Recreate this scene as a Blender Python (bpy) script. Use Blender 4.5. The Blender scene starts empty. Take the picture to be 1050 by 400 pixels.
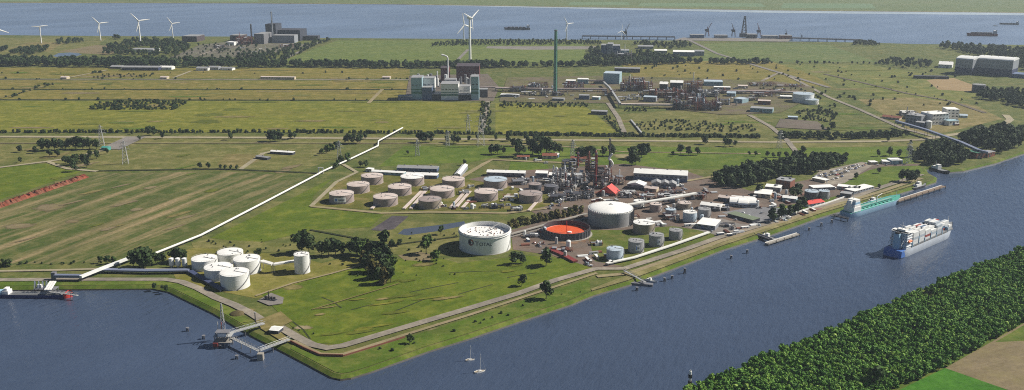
import bpy, bmesh, math, random
from mathutils import Vector, Matrix, noise as mnoise
from mathutils.geometry import tessellate_polygon
R = math.radians
sc = bpy.context.scene
# ------------------------------------------------------------------ camera
FPX, CX, CY, CAMH, HOR = 950.0, 525.0, 200.0, 315.0, -58.0
PITCH = math.atan((CY - HOR) / FPX)
cam_d = bpy.data.cameras.new('camera'); cam = bpy.data.objects.new('camera', cam_d)
sc.collection.objects.link(cam); sc.camera = cam
cam_d.sensor_width = 36.0; cam_d.lens = 36.0 * FPX / 1050.0
cam_d.clip_start = 1.0; cam_d.clip_end = 60000.0
cam.location = (0, 0, CAMH); cam.rotation_euler = (math.pi / 2 - PITCH, 0, 0)
# ------------------------------------------------------------------ light
SUN_EL, SUN_AZ = R(41), R(14)          # azimuth from +x (image right) towards +y (away)
sv = Vector((math.cos(SUN_EL) * math.cos(SUN_AZ), math.cos(SUN_EL) * math.sin(SUN_AZ), math.sin(SUN_EL)))
world = bpy.data.worlds.new('World'); sc.world = world; world.use_nodes = True
wn = world.node_tree.nodes; wl = world.node_tree.links
sky = wn.new('ShaderNodeTexSky'); sky.sky_type = 'NISHITA'; sky.sun_disc = False
sky.sun_elevation = SUN_EL; sky.sun_rotation = math.atan2(sv.x, sv.y)
sky.air_density = 0.6; sky.dust_density = 0.25; sky.ozone_density = 1.5; sky.altitude = 300
wl.new(sky.outputs[0], wn['Background'].inputs[0]); wn['Background'].inputs[1].default_value = 0.05
sd = bpy.data.lights.new('sun', 'SUN'); so = bpy.data.objects.new('sun', sd); sc.collection.objects.link(so)
sd.energy = 5.0; sd.angle = R(0.5); sd.color = (1.0, 0.95, 0.86)
so.rotation_euler = sv.to_track_quat('Z', 'Y').to_euler()
sc.view_settings.view_transform = 'Standard'; sc.view_settings.look = 'None'
sc.view_settings.exposure = 0.45; sc.view_settings.gamma = 1.0; sc.view_settings.use_curve_mapping = False
sc.cycles.filter_width = 1.05
sc.cycles.use_denoising = False
sc.cycles.max_bounces = 5; sc.cycles.diffuse_bounces = 2; sc.cycles.glossy_bounces = 2
sc.cycles.volume_bounces = 0; sc.cycles.transparent_max_bounces = 8
# ------------------------------------------------------------------ pixel helpers (photo pixels 1050x400)
CP, SP = math.cos(PITCH), math.sin(PITCH)
def G(u, v, z=0.0):
    """ground point (plane z) seen in photo pixel u, v"""
    a = (u - CX) / FPX; b = (CY - v) / FPX
    dx, dy, dz = a, CP + b * SP, -SP + b * CP
    t = (z - CAMH) / dz
    return Vector((dx * t, dy * t, z))
def fwd(p): return p[1] * CP + (CAMH - p[2]) * SP
def S(u, v, z=0.0): return FPX / fwd(G(u, v, z))          # photo px per metre
def HT(u, v, vtop, z=0.0):
    """height of something standing at u,v whose top shows at row vtop"""
    p = G(u, v, z); k = (CY - vtop) / FPX
    # (zz-H)*CP + y*SP = k*(y*CP + (H-zz)*SP)
    zz = (k * p.y * CP + k * CAMH * SP + CAMH * CP - p.y * SP) / (CP + k * SP)
    return zz - z
def HP(u, v, px, z=0.0): return HT(u, v, v - px, z)
def UV(p):
    fw = fwd(p); up = (p[2] - CAMH) * CP + p[1] * SP
    return CX + FPX * p[0] / fw, CY - FPX * up / fw
def lin(c):
    def f(x):
        x /= 255.0
        return x / 12.92 if x <= 0.04045 else ((x + 0.055) / 1.055) ** 2.4
    return tuple(f(x) for x in c)
# ------------------------------------------------------------------ materials
MATS = {}
def nt(name):
    m = bpy.data.materials.new(name); m.use_nodes = True
    t = m.node_tree; b = t.nodes['Principled BSDF']
    return m, t, b
def N(t, kind, **kw):
    n = t.nodes.new(kind)
    for k, v in kw.items(): setattr(n, k, v)
    return n
def mixc(t, fac, a, b, blend='MIX'):
    n = N(t, 'ShaderNodeMix', data_type='RGBA', blend_type=blend)
    for s, v in ((n.inputs[0], fac), (n.inputs[6], a), (n.inputs[7], b)):
        if hasattr(v, 'links'): t.links.new(v, s)
        elif isinstance(v, (int, float)): s.default_value = v
        else: s.default_value = (*v, 1)
    return n.outputs[2]
def ramp(t, src, lo, hi, a=0.0, b=1.0):
    n = N(t, 'ShaderNodeMapRange'); n.inputs[1].default_value = lo; n.inputs[2].default_value = hi
    n.inputs[3].default_value = a; n.inputs[4].default_value = b
    t.links.new(src, n.inputs[0]); return n.outputs[0]
def noise(t, vec, scale, detail=3, rough=.55):
    n = N(t, 'ShaderNodeTexNoise'); n.inputs['Scale'].default_value = scale
    n.inputs['Detail'].default_value = detail; n.inputs['Roughness'].default_value = rough
    t.links.new(vec, n.inputs['Vector']); return n.outputs[0]
def mapping(t, vec, rotz=0, scale=(1, 1, 1)):
    r = N(t, 'ShaderNodeVectorRotate', rotation_type='Z_AXIS'); r.inputs['Angle'].default_value = -rotz
    t.links.new(vec, r.inputs['Vector'])
    m = N(t, 'ShaderNodeMapping'); m.inputs['Scale'].default_value = scale
    t.links.new(r.outputs[0], m.inputs[0]); return m.outputs[0]
def paint(name, rgb, rough=.6, metal=0.0, dirt=.25, dirtcol=(96, 84, 70), scale=.12, streak=True):
    """painted or bare man-made surface with weathering of its own"""
    if name in MATS: return MATS[name]
    m, t, b = nt(name)
    tc = N(t, 'ShaderNodeTexCoord').outputs['Object']
    oi = N(t, 'ShaderNodeObjectInfo')
    v = N(t, 'ShaderNodeVectorMath', operation='ADD'); t.links.new(tc, v.inputs[0])
    cm = N(t, 'ShaderNodeCombineXYZ'); mul = N(t, 'ShaderNodeMath', operation='MULTIPLY'); mul.inputs[1].default_value = 90
    t.links.new(oi.outputs['Random'], mul.inputs[0]); t.links.new(mul.outputs[0], cm.inputs[0]); t.links.new(mul.outputs[0], cm.inputs[1])
    t.links.new(cm.outputs[0], v.inputs[1])
    vec = mapping(t, v.outputs[0], 0, (1, 1, .22 if streak else 1))
    n1 = noise(t, vec, scale, 5, .65); n2 = noise(t, vec, scale * 6, 3, .6)
    c = mixc(t, ramp(t, n1, .42, .72, 0, dirt), lin(rgb), lin(dirtcol))
    c = mixc(t, ramp(t, n2, .35, .75, 0, dirt * .6), c, tuple(x * .55 for x in lin(rgb)))
    t.links.new(c, b.inputs['Base Color']); b.inputs['Roughness'].default_value = rough; b.inputs['Metallic'].default_value = metal
    MATS[name] = m; return m
def ground(name, base, alt, dry=None, dryamt=.4, big=.006, med=.03, ang=None, streak=.35, streakcol=None, across=.12, along=.004, dryedge=(.5, .68), rows=0, rowcol=None):
    if name in MATS: return MATS[name]
    lin = lambda c, f=globals()['lin']: tuple(x * .74 for x in f(c))
    m, t, b = nt(name)
    pos = N(t, 'ShaderNodeNewGeometry').outputs['Position']
    pos = mapping(t, pos, 0, (1, 1, 0))
    c = mixc(t, ramp(t, noise(t, pos, big, 5, .6), .38, .62), lin(base), lin(alt))
    if dry: c = mixc(t, ramp(t, noise(t, pos, med, 6, .68), dryedge[0], dryedge[1], 0, dryamt), c, lin(dry))
    if ang is not None:
        sv_ = mapping(t, pos, ang, (along, across, 0))
        c = mixc(t, ramp(t, noise(t, sv_, 1.0, 5, .62), .46, .66, 0, streak), c, lin(streakcol or dry or alt))
        sv2 = mapping(t, pos, ang, (along * 3, across * 3.5, 0))
        c = mixc(t, ramp(t, noise(t, sv2, 1.0, 3, .6), .4, .7, 0, .3), c, tuple(x * .62 for x in lin(base)))
    if rows:
        w = N(t, 'ShaderNodeTexWave', wave_type='BANDS', bands_direction='Y'); w.inputs['Scale'].default_value = rows
        w.inputs['Distortion'].default_value = .6; t.links.new(mapping(t, pos, ang or 0), w.inputs['Vector'])
        c = mixc(t, ramp(t, w.outputs['Fac'], .3, .9, 0, .45), c, lin(rowcol or alt))
    fine = noise(t, pos, .22, 5, .75)
    c = mixc(t, ramp(t, fine, .36, .68, 0, .55), c, tuple(x * .42 for x in lin(base)))
    f2 = noise(t, pos, .045, 6, .72)
    c = mixc(t, ramp(t, f2, .47, .68, 0, .45), c, tuple(min(1, x * 1.65) for x in lin(dry or alt)))
    f3 = noise(t, mapping(t, pos, (ang or 0) + .2, (.006, .03, 0)), 1.0, 6, .7)
    c = mixc(t, ramp(t, f3, .5, .66, 0, .4), c, tuple(x * .5 for x in lin(alt)))
    t.links.new(c, b.inputs['Base Color']); b.inputs['Roughness'].default_value = .95
    b.inputs['Specular IOR Level'].default_value = .15
    MATS[name] = m; return m
def foliage(name, cols, rough=.75):
    m, t, b = nt(name)
    oi = N(t, 'ShaderNodeObjectInfo'); geo = N(t, 'ShaderNodeNewGeometry')
    r = N(t, 'ShaderNodeValToRGB'); els = r.color_ramp.elements
    while len(els) < len(cols): els.new(0.5)
    for i, c in enumerate(cols): els[i].position = i / (len(cols) - 1); els[i].color = (*lin(c), 1)
    a = N(t, 'ShaderNodeMath', operation='MULTIPLY_ADD'); a.inputs[1].default_value = .65; a.inputs[2].default_value = 0
    t.links.new(oi.outputs['Random'], a.inputs[0])
    a2 = N(t, 'ShaderNodeMath', operation='MULTIPLY_ADD'); a2.inputs[1].default_value = .35
    t.links.new(geo.outputs['Random Per Island'], a2.inputs[0]); t.links.new(a.outputs[0], a2.inputs[2])
    t.links.new(a2.outputs[0], r.inputs[0]); t.links.new(r.outputs[0], b.inputs['Base Color'])
    b.inputs['Roughness'].default_value = rough; b.inputs['Specular IOR Level'].default_value = .25
    MATS[name] = m; return m
def water_mat(name, base, rough, wav):
    m, t, b = nt(name)
    pos = N(t, 'ShaderNodeNewGeometry').outputs['Position']
    v1 = mapping(t, pos, R(62), (.06, .20, 0)); v2 = mapping(t, pos, R(48), (.012, .035, 0)); v3 = mapping(t, pos, R(80), (.3, .6, 0))
    h = N(t, 'ShaderNodeMath', operation='MULTIPLY_ADD'); h.inputs[1].default_value = 1.3
    t.links.new(noise(t, v1, 1.0, 3, .6), h.inputs[0])
    t.links.new(ramp(t, noise(t, v2, 1.0, 3, .5), 0, 1, 0, 1.2), h.inputs[2])
    h2 = N(t, 'ShaderNodeMath', operation='MULTIPLY_ADD'); h2.inputs[1].default_value = .22
    t.links.new(noise(t, v3, 1.0, 2, .6), h2.inputs[0]); t.links.new(h.outputs[0], h2.inputs[2])
    bm_ = N(t, 'ShaderNodeBump'); bm_.inputs['Strength'].default_value = 1.0; bm_.inputs['Distance'].default_value = wav
    t.links.new(h2.outputs[0], bm_.inputs['Height']); t.links.new(bm_.outputs[0], b.inputs['Normal'])
    big = noise(t, mapping(t, pos, R(35), (.0016, .004, 0)), 1.0, 5, .6)
    c = mixc(t, ramp(t, big, .35, .65), lin(base), lin(tuple(x * 1.12 + 3 for x in base)))
    t.links.new(c, b.inputs['Base Color'])
    t.links.new(ramp(t, big, .35, .65, rough, rough * 1.35), b.inputs['Roughness'])
    b.inputs['IOR'].default_value = 1.333
    MATS[name] = m; return m
# ------------------------------------------------------------------ mesh builder
class MB:
    def __init__(s): s.v = []; s.f = []
    def add(s, vs, fs):
        o = len(s.v); s.v += [tuple(p) for p in vs]; s.f += [tuple(i + o for i in f) for f in fs]; return s
    def box(s, cx, cy, z0, sx, sy, h, rz=0, taper=1.0):
        c, n = math.cos(rz), math.sin(rz); vs = []
        for z, k in ((z0, 1), (z0 + h, taper)):
            for a, b in ((-1, -1), (1, -1), (1, 1), (-1, 1)):
                x, y = a * sx / 2 * k, b * sy / 2 * k
                vs.append((cx + x * c - y * n, cy + x * n + y * c, z))
        return s.add(vs, [(3, 2, 1, 0), (4, 5, 6, 7), (0, 1, 5, 4), (1, 2, 6, 5), (2, 3, 7, 6), (3, 0, 4, 7)])
    def cyl(s, x, y, z0, z1, r0, r1=None, n=12, caps=True):
        r1 = r0 if r1 is None else r1
        vs = [(x + r * math.cos(2 * math.pi * i / n), y + r * math.sin(2 * math.pi * i / n), z) for z, r in ((z0, r0), (z1, r1)) for i in range(n)]
        fs = [(i, (i + 1) % n, n + (i + 1) % n, n + i) for i in range(n)]
        if caps: fs += [tuple(range(n, 2 * n)), tuple(range(n - 1, -1, -1))]
        return s.add(vs, fs)
    def tube(s, p, q, r, n=6, r1=None):
        p, q = Vector(p), Vector(q); d = q - p
        if d.length < 1e-6: return s
        d.normalize(); a = d.orthogonal().normalized(); b = d.cross(a); r1 = r if r1 is None else r1; vs = []
        for c, rr in ((p, r), (q, r1)):
            for i in range(n):
                t = 2 * math.pi * (i + .5) / n; vs.append(c + (a * math.cos(t) + b * math.sin(t)) * rr)
        return s.add(vs, [(i, (i + 1) % n, n + (i + 1) % n, n + i) for i in range(n)] + [tuple(range(n, 2 * n)), tuple(range(n - 1, -1, -1))])
    def path(s, pts, r, n=6):
        for a, b in zip(pts[:-1], pts[1:]): s.tube(a, b, r, n)
        return s
    def bar(s, p, q, w, h):
        """box beam between two points, w wide (horizontal) and h high"""
        p, q = Vector(p), Vector(q); d = (q - p)
        if d.length < 1e-6: return s
        d.normalize(); side = Vector((-d.y, d.x, 0))
        side = side.normalized() if side.length > 1e-5 else Vector((1, 0, 0)); up = d.cross(side) * -1
        if up.length < 1e-6: up = Vector((0, 0, 1))
        vs = [c + side * a * w / 2 + up * b * h / 2 for c in (p, q) for a, b in ((-1, -1), (1, -1), (1, 1), (-1, 1))]
        return s.add(vs, [(3, 2, 1, 0), (4, 5, 6, 7), (0, 1, 5, 4), (1, 2, 6, 5), (2, 3, 7, 6), (3, 0, 4, 7)])
    def rings(s, prof, n=32, cx=0, cy=0, cap=True):
        """surface of revolution; prof = [(r, z), ...]"""
        vs = [(cx + r * math.cos(2 * math.pi * i / n), cy + r * math.sin(2 * math.pi * i / n), z) for r, z in prof for i in range(n)]
        fs = [(k * n + i, k * n + (i + 1) % n, (k + 1) * n + (i + 1) % n, (k + 1) * n + i) for k in range(len(prof) - 1) for i in range(n)]
        if cap and prof[-1][0] > 1e-4: fs.append(tuple((len(prof) - 1) * n + i for i in range(n)))
        return s.add(vs, fs)
    def gable(s, cx, cy, z0, sx, sy, h, over=.4, axis='x'):
        """pitched roof solid, ridge along axis"""
        X, Y = sx / 2 + over, sy / 2 + over; t = .35
        if axis == 'x':
            pr = [(-Y, 0), (Y, 0), (0, h)]; vs = [(cx + e * X, cy + a, z0 + b) for e in (-1, 1) for a, b in pr]
        else:
            pr = [(-X, 0), (X, 0), (0, h)]; vs = [(cx + a, cy + e * Y, z0 + b) for e in (-1, 1) for a, b in pr]
        fl = axis != 'x'
        fs = [(0, 1, 2), (5, 4, 3), (0, 3, 4, 1), (1, 4, 5, 2), (2, 5, 3, 0)]
        return s.add(vs, [tuple(reversed(f)) for f in fs] if not fl else fs)
    def arch(s, cx, cy, z0, sx, sy, h, n=8, over=.3):
        """barrel roof, ridge along x"""
        vs = []; X, Y = sx / 2 + over, sy / 2 + over
        for e in (-1, 1):
            for i in range(n + 1):
                a = math.pi * i / n; vs.append((cx + e * X, cy - Y * math.cos(a), z0 + h * math.sin(a)))
        m = n + 1
        return s.add(vs, [(i, m + i, m + i + 1, i + 1) for i in range(n)] + [tuple(range(m)), tuple(range(2 * m - 1, m - 1, -1))])
    def build(s, name, mat, parent=None, loc=None, rz=0, smooth=False, kind=None):
        me = bpy.data.meshes.new(name); me.from_pydata(s.v, [], s.f); me.update()
        bm = bmesh.new(); bm.from_mesh(me); bmesh.ops.recalc_face_normals(bm, faces=bm.faces); bm.to_mesh(me); bm.free()
        if smooth:
            me.shade_smooth(); me.set_sharp_from_angle(angle=R(38))
        me.materials.append(MATS[mat] if isinstance(mat, str) else mat)
        o = bpy.data.objects.new(name, me); sc.collection.objects.link(o)
        if parent: o.parent = parent
        if loc is not None: o.location = loc
        o.rotation_euler.z = rz
        if kind: o['kind'] = kind
        return o
def tag(o, label, cat, group=None, kind=None):
    o['label'] = label; o['category'] = cat
    if group: o['group'] = group
    if kind: o['kind'] = kind
    return o
def thing(name, label, cat, loc=(0, 0, 0), rz=0, group=None):
    o = bpy.data.objects.new(name, None); sc.collection.objects.link(o); o.empty_display_size = .5
    o.location = loc; o.rotation_euler.z = rz
    return tag(o, label, cat, group)
def link_copy(o, parent):
    c = o.copy(); sc.collection.objects.link(c); c.parent = parent; return c
def child(name, mesh, parent, loc=(0, 0, 0), rz=0, scale=None):
    o = bpy.data.objects.new(name, mesh); sc.collection.objects.link(o); o.parent = parent; o.location = loc; o.rotation_euler.z = rz
    if scale: o.scale = scale
    return o
ORD = ['first', 'second', 'third', 'fourth', 'fifth', 'sixth', 'seventh', 'eighth', 'ninth', 'tenth', 'eleventh', 'twelfth']
def wang(u1, v1, u2, v2):
    a, b = G(u1, v1), G(u2, v2); return math.atan2(b.y - a.y, b.x - a.x)
# palette of paints
for n_, c_, kw in [
    ('white', (232, 230, 224), dict(dirt=.12)), ('white_roof', (236, 234, 228), dict(dirt=.15, streak=False)),
    ('tank_white', (226, 226, 222), dict(dirt=.16)), ('tank_pink', (158, 144, 138), dict(dirt=.35, dirtcol=(120, 92, 78))),
    ('tank_roof', (205, 190, 180), dict(dirt=.35, dirtcol=(140, 110, 96), streak=False)), ('tank_grey', (150, 150, 150), dict(dirt=.3)),
    ('tank_blue', (176, 190, 200), dict(dirt=.2)), ('tank_dark', (92, 92, 100), dict(dirt=.3)), ('tank_brown', (150, 138, 122), dict(dirt=.35)),
    ('navy', (34, 40, 66), dict(dirt=.05)), ('orange_primer', (214, 84, 34), dict(dirt=.3, dirtcol=(150, 60, 30), streak=False)),
    ('steel', (120, 120, 124), dict(dirt=.35, rough=.5)), ('steel_light', (172, 172, 170), dict(dirt=.3, rough=.45)),
    ('steel_dark', (62, 62, 70), dict(dirt=.3)), ('rust', (132, 74, 54), dict(dirt=.4)), ('red', (126, 46, 42), dict(dirt=.2)),
    ('red_bright', (206, 62, 50), dict(dirt=.15)), ('concrete', (158, 152, 142), dict(dirt=.35, streak=False)), ('asphalt_roof', (92, 88, 86), dict(dirt=.3, streak=False)),
    ('grey_roof', (150, 150, 150), dict(dirt=.3, streak=False)), ('grey_wall', (142, 146, 152), dict(dirt=.2)), ('blue_wall', (86, 104, 136), dict(dirt=.2)),
    ('navy_wall', (48, 56, 88), dict(dirt=.15)), ('dark_wall', (54, 58, 70), dict(dirt=.2)), ('brick', (128, 78, 62), dict(dirt=.3)), ('beige', (196, 180, 152), dict(dirt=.2)),
    ('green_roof', (112, 124, 98), dict(dirt=.3, streak=False)), ('teal', (70, 150, 138), dict(dirt=.15)), ('teal_deck', (66, 160, 140), dict(dirt=.2, streak=False)),
    ('green_paint', (52, 112, 88), dict(dirt=.2)), ('chimney_green', (74, 130, 108), dict(dirt=.2)), ('glass', (40, 52, 66), dict(dirt=0, rough=.15)),
    ('hull_blue', (64, 112, 186), dict(dirt=.12)), ('hull_navy', (38, 54, 104), dict(dirt=.15)), ('hull_lightblue', (150, 184, 206), dict(dirt=.15)), ('hull_white', (214, 220, 226), dict(dirt=.15)),
    ('hull_dark', (40, 44, 58), dict(dirt=.25)), ('hull_red', (120, 44, 40), dict(dirt=.25)), ('deck_grey', (130, 132, 134), dict(dirt=.3, streak=False)),
    ('wood', (128, 108, 88), dict(dirt=.4, streak=False)), ('black', (30, 30, 34), dict(dirt=.1)), ('bark', (70, 56, 44), dict(dirt=.3)),
    ('orange', (220, 110, 40), dict(dirt=.1)), ('pipe_white', (220, 218, 210), dict(dirt=.15)), ('trench_blue', (62, 72, 104), dict(dirt=.2)), ('pipe_blue', (112, 120, 142), dict(dirt=.2)), ('pipe_grey', (170, 172, 176), dict(dirt=.25)),
    ('chem_dark', (74, 62, 66), dict(dirt=.3)), ('maroon', (96, 44, 46), dict(dirt=.3)), ('cyan_wall', (150, 178, 186), dict(dirt=.2)), ('yellow', (206, 170, 40), dict(dirt=.2)),
    ('car_white', (225, 225, 225), dict(dirt=.03, rough=.3)), ('car_silver', (150, 154, 160), dict(dirt=.03, rough=.3)), ('car_black', (28, 30, 34), dict(dirt=.03, rough=.3)),
    ('car_blue', (36, 60, 110), dict(dirt=.03, rough=.3)), ('car_red', (140, 28, 28), dict(dirt=.03, rough=.3)), ('stone', (52, 50, 46), dict(dirt=.5, scale=.4, streak=False)),
    ('box_white', (222, 222, 218), dict(dirt=.2)), ('box_grey', (176, 184, 190), dict(dirt=.2)), ('box_red', (150, 60, 50), dict(dirt=.2)), ('box_blue', (72, 98, 130), dict(dirt=.2))]:
    paint(n_, c_, **kw)
foliage('leaf_dark', [(28, 44, 20), (42, 60, 26), (54, 72, 32), (70, 82, 40)])
foliage('leaf_mid', [(34, 54, 18), (50, 74, 24), (62, 86, 28), (80, 98, 36)])
foliage('leaf_wood', [(56, 96, 34), (80, 122, 42), (106, 146, 52), (144, 164, 74)])
foliage('leaf_olive', [(60, 66, 26), (84, 84, 34), (98, 90, 44), (74, 60, 34)])
# ================================================================== GROUND
def poly_mesh(pts):
    tri = tessellate_polygon([[Vector((p[0], p[1], 0)) for p in pts]])
    m = MB(); m.v = [tuple(p) for p in pts]; m.f = [tuple(t) for t in tri]
    return m
def upfix(o):
    me = o.data
    bm = bmesh.new(); bm.from_mesh(me)
    for f in bm.faces:
        if f.normal.z < 0: f.normal_flip()
    bm.to_mesh(me); bm.free(); return o
LZ = [0.02]
def sheet(name, px, mat, kind='structure', label=None, cat=None, world_pts=False):
    LZ[0] += .0035
    pts = px if world_pts else [G(u, v) for u, v in px]
    o = upfix(poly_mesh([(p[0], p[1], LZ[0]) for p in pts]).build(name, mat)); o['kind'] = kind
    if label: o['label'] = label
    return o
def ribbon(name, px, width, mat, z=None, world_pts=False, kind='structure', label=None):
    """strip of constant width (metres) along a pixel polyline"""
    LZ[0] += .0035; z = LZ[0] if z is None else z
    pts = [Vector(p).to_2d() for p in px] if world_pts else [G(u, v).to_2d() for u, v in px]
    dense = []
    for a, b in zip(pts[:-1], pts[1:]):
        k = max(1, int((b - a).length / 60)); dense += [a.lerp(b, i / k) for i in range(k)]
    dense.append(pts[-1]); m = MB(); n = len(dense)
    for i, p in enumerate(dense):
        d = (dense[min(i + 1, n - 1)] - dense[max(i - 1, 0)]).normalized(); s_ = Vector((-d.y, d.x)) * width / 2
        m.v += [(*(p + s_), z), (*(p - s_), z)]
    m.f = [(2 * i, 2 * i + 1, 2 * i + 3, 2 * i + 2) for i in range(n - 1)]
    o = upfix(m.build(name, mat)); o['kind'] = kind
    if label: o['label'] = label
    return o
WATER_Z = -3.2
def smooth_poly(pts, it=1):
    return pts
# ground materials (real colours of the covers)
g_land = ground('grass_general', (104, 112, 52), (88, 104, 44), (136, 124, 78), .5, big=.003, med=.012)
g_mead = ground('meadow_bright', (96, 116, 26), (108, 126, 32), (124, 122, 46), .5, big=.008, med=.03, ang=wang(300, 330, 470, 280), streak=.35, streakcol=(58, 84, 16), across=.07, along=.006)
g_mead2 = ground('meadow_lush', (88, 112, 30), (102, 124, 36), (116, 120, 50), .35, big=.01, med=.03)
g_yel = ground('meadow_yellow', (130, 132, 44), (118, 126, 40), (150, 138, 64), .5, big=.003, med=.01, ang=0, streak=.45, streakcol=(112, 116, 34), across=.016, along=.0022)
g_yel2 = ground('meadow_olive', (136, 128, 54), (122, 120, 48), (158, 134, 80), .55, big=.003, med=.011, ang=0, streak=.4, streakcol=(132, 116, 62), across=.014, along=.002)
g_strip = ground('mown_field', (80, 98, 40), (92, 106, 44), (124, 112, 74), .35, big=.006, med=.02, ang=wang(74, 262, 176, 222), streak=1.0, streakcol=(186, 160, 122), across=.04, along=.003)
g_pale = ground('rough_grass', (122, 122, 62), (108, 114, 54), (146, 132, 88), .6, big=.006, med=.025)
g_dry = ground('dry_grass', (140, 128, 78), (124, 118, 62), (160, 140, 100), .6, big=.008, med=.03)
g_far = ground('far_fields', (108, 124, 62), (96, 116, 58), (134, 130, 84), .5, big=.0022, med=.008)
g_soil = ground('bare_soil', (150, 134, 104), (136, 120, 88), (120, 112, 70), .5, big=.01, med=.03, ang=R(25), streak=.4, streakcol=(166, 148, 118))
g_crop = ground('crop_green', (64, 122, 26), (74, 132, 32), (84, 128, 40), .2, big=.01, med=.04, ang=R(-18), streak=.3, streakcol=(52, 104, 22), across=.15)
g_ind = ground('gravel_yard', (132, 118, 106), (116, 106, 98), (98, 96, 74), .5, big=.012, med=.04)
g_ind2 = ground('industrial_gravel', (140, 124, 112), (120, 108, 98), (106, 78, 62), .55, big=.02, med=.06)
g_conc = ground('concrete_apron', (158, 150, 142), (144, 138, 132), (124, 118, 110), .4, big=.02, med=.06)
g_road = ground('road_asphalt', (162, 152, 138), (148, 140, 128), (172, 160, 140), .3, big=.02, med=.05)
g_track = ground('pale_track', (188, 176, 150), (172, 160, 132), (150, 144, 104), .35, big=.02, med=.06)
g_path = ground('sandy_path', (176, 158, 126), (160, 146, 112), (128, 128, 76), .4, big=.02, med=.06)
g_dark = ground('dark_asphalt', (84, 78, 82), (94, 88, 92), (110, 100, 100), .3, big=.02, med=.05)
g_ditch = ground('ditch', (62, 70, 40), (52, 60, 36), (84, 84, 48), .4, big=.01, med=.04)
g_pond = water_mat('pond_water', (66, 72, 82), .12, .05)
g_redsoil = ground('red_earth', (168, 88, 64), (122, 70, 56), (150, 122, 96), .7, big=.05, med=.12)
g_bank = ground('grass_bank', (98, 122, 36), (84, 108, 30), (130, 124, 66), .45, big=.012, med=.04)
g_bankd = ground('dry_bank', (142, 136, 84), (128, 124, 74), (168, 152, 116), .5, big=.012, med=.05)
g_wat = water_mat('canal_water', (56, 67, 86), .15, .8)
g_wat2 = water_mat('river_water', (92, 108, 130), .35, 1.3)
# water: one sheet below everything
o = upfix(poly_mesh([(-14000, -1500, WATER_Z), (14000, -1500, WATER_Z), (14000, 2350, WATER_Z), (-14000, 2350, WATER_Z)]).build('canal_water', g_wat)); o['kind'] = 'structure'
o = upfix(poly_mesh([(-14000, 2350, WATER_Z), (14000, 2350, WATER_Z), (14000, 9000, WATER_Z), (-14000, 9000, WATER_Z)]).build('river_water', g_wat2)); o['kind'] = 'structure'
def land(name, pts, mat, bankmat, slope=5.0, bank_name='bank', open_edges=()):
    """land sheet at z 0 with a sloping stone-footed bank down into the water"""
    o = upfix(poly_mesh([(p[0], p[1], 0.0) for p in pts]).build(name, mat)); o['kind'] = 'structure'
    n = len(pts); P2 = [Vector((p[0], p[1])) for p in pts]
    area = sum(P2[i].x * P2[(i + 1) % n].y - P2[(i + 1) % n].x * P2[i].y for i in range(n)); sg = 1 if area > 0 else -1
    outs = []
    for i in range(n):
        a, b, c = P2[i - 1], P2[i], P2[(i + 1) % n]
        n1 = Vector(((b - a).y, -(b - a).x)).normalized() * sg; n2 = Vector(((c - b).y, -(c - b).x)).normalized() * sg
        k = (n1 + n2); k = k / max(.35, k.length_squared / 2) if k.length > 1e-3 else n1
        outs.append(k)
    for nm, d0, z0, d1, z1, mt in ((bank_name, 0, 0, slope * .72, -2.0, bankmat), (bank_name + '_stones', slope * .72, -2.0, slope * .98, -4.2, 'stone')):
        m = MB()
        for i in range(n):
            m.v += [(*(P2[i] + outs[i] * d0), z0), (*(P2[i] + outs[i] * d1), z1)]
        m.f = [(2 * i, 2 * i + 1, (2 * i + 3) % (2 * n), (2 * i + 2) % (2 * n)) for i in range(n)]
        b_ = m.build(nm, mt); b_['kind'] = 'structure'
        upfix(b_)
    return o
canal_edge = [(-500, 295), (-200, 295), (0, 294), (90, 293), (158, 292.5), (176, 296), (222, 318), (262, 341), (296, 358), (323, 372), (343, 382.5), (350, 384), (358, 383),
              (378, 377), (436, 356.5), (480, 343), (529, 326.5), (583, 309), (605, 300), (644, 288.5), (685, 273.5), (740, 253), (789, 238),
              (840, 220), (870, 211.5), (900, 202), (930, 193.5), (957, 185), (958, 181), (949, 176), (947, 172), (956, 171.5), (972, 174.5), (986, 173.5), (1019, 165.5), (1050, 155), (1120, 133), (1250, 100), (1700, 62)]
elbe_edge = [(2600, 49), (1500, 47), (1050, 46), (940, 45.2), (885, 43.6), (800, 42.5), (690, 41.5), (560, 40.6), (400, 39.4), (330, 39), (270, 37.6), (110, 37), (0, 36), (-300, 35), (-1200, 34)]
main = [G(u, v) for u, v in canal_edge] + [G(u, v) for u, v in elbe_edge] + [Vector((-13000, 4200, 0)), Vector((-13000, 950, 0))]
land('ground', main, g_land, g_bank, bank_name='canal_bank')
opp_edge = [(560, 470), (640, 428), (706, 400), (756, 379.5), (789, 366), (835, 348), (876, 329.5), (912, 313), (945, 298), (972, 288), (1050, 254.5), (1300, 165), (1900, 100)]
opp = [Vector((-300, -1200, 0)), Vector((0, 300, 0))] + [G(u, v) for u, v in opp_edge] + [Vector((12500, 900, 0)), Vector((12500, -1200, 0))]
land('ground', opp, g_bank, g_bank, bank_name='canal_bank')
far_edge = [(-2000, 1.5), (0, 2.3), (260, 2.9), (400, 3.8), (520, 5.6), (790, 10), (1050, 12.5), (2600, 16)]
far = [G(u, v) for u, v in far_edge] + [Vector((13500, 3800, 0)), Vector((13500, 17000, 0)), Vector((-13500, 17000, 0)), Vector((-13500, 5400, 0))]
land('far_shore', far, g_far, g_bankd, slope=14, bank_name='far_shore_bank')
g_flat = water_mat('tidal_flat', (150, 160, 166), .3, .3)
m = MB(); K_ = [(-2000, 1.5), (0, 2.3), (260, 2.9), (400, 3.8), (520, 5.6), (790, 10), (1050, 12.5), (2600, 16)]
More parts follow.
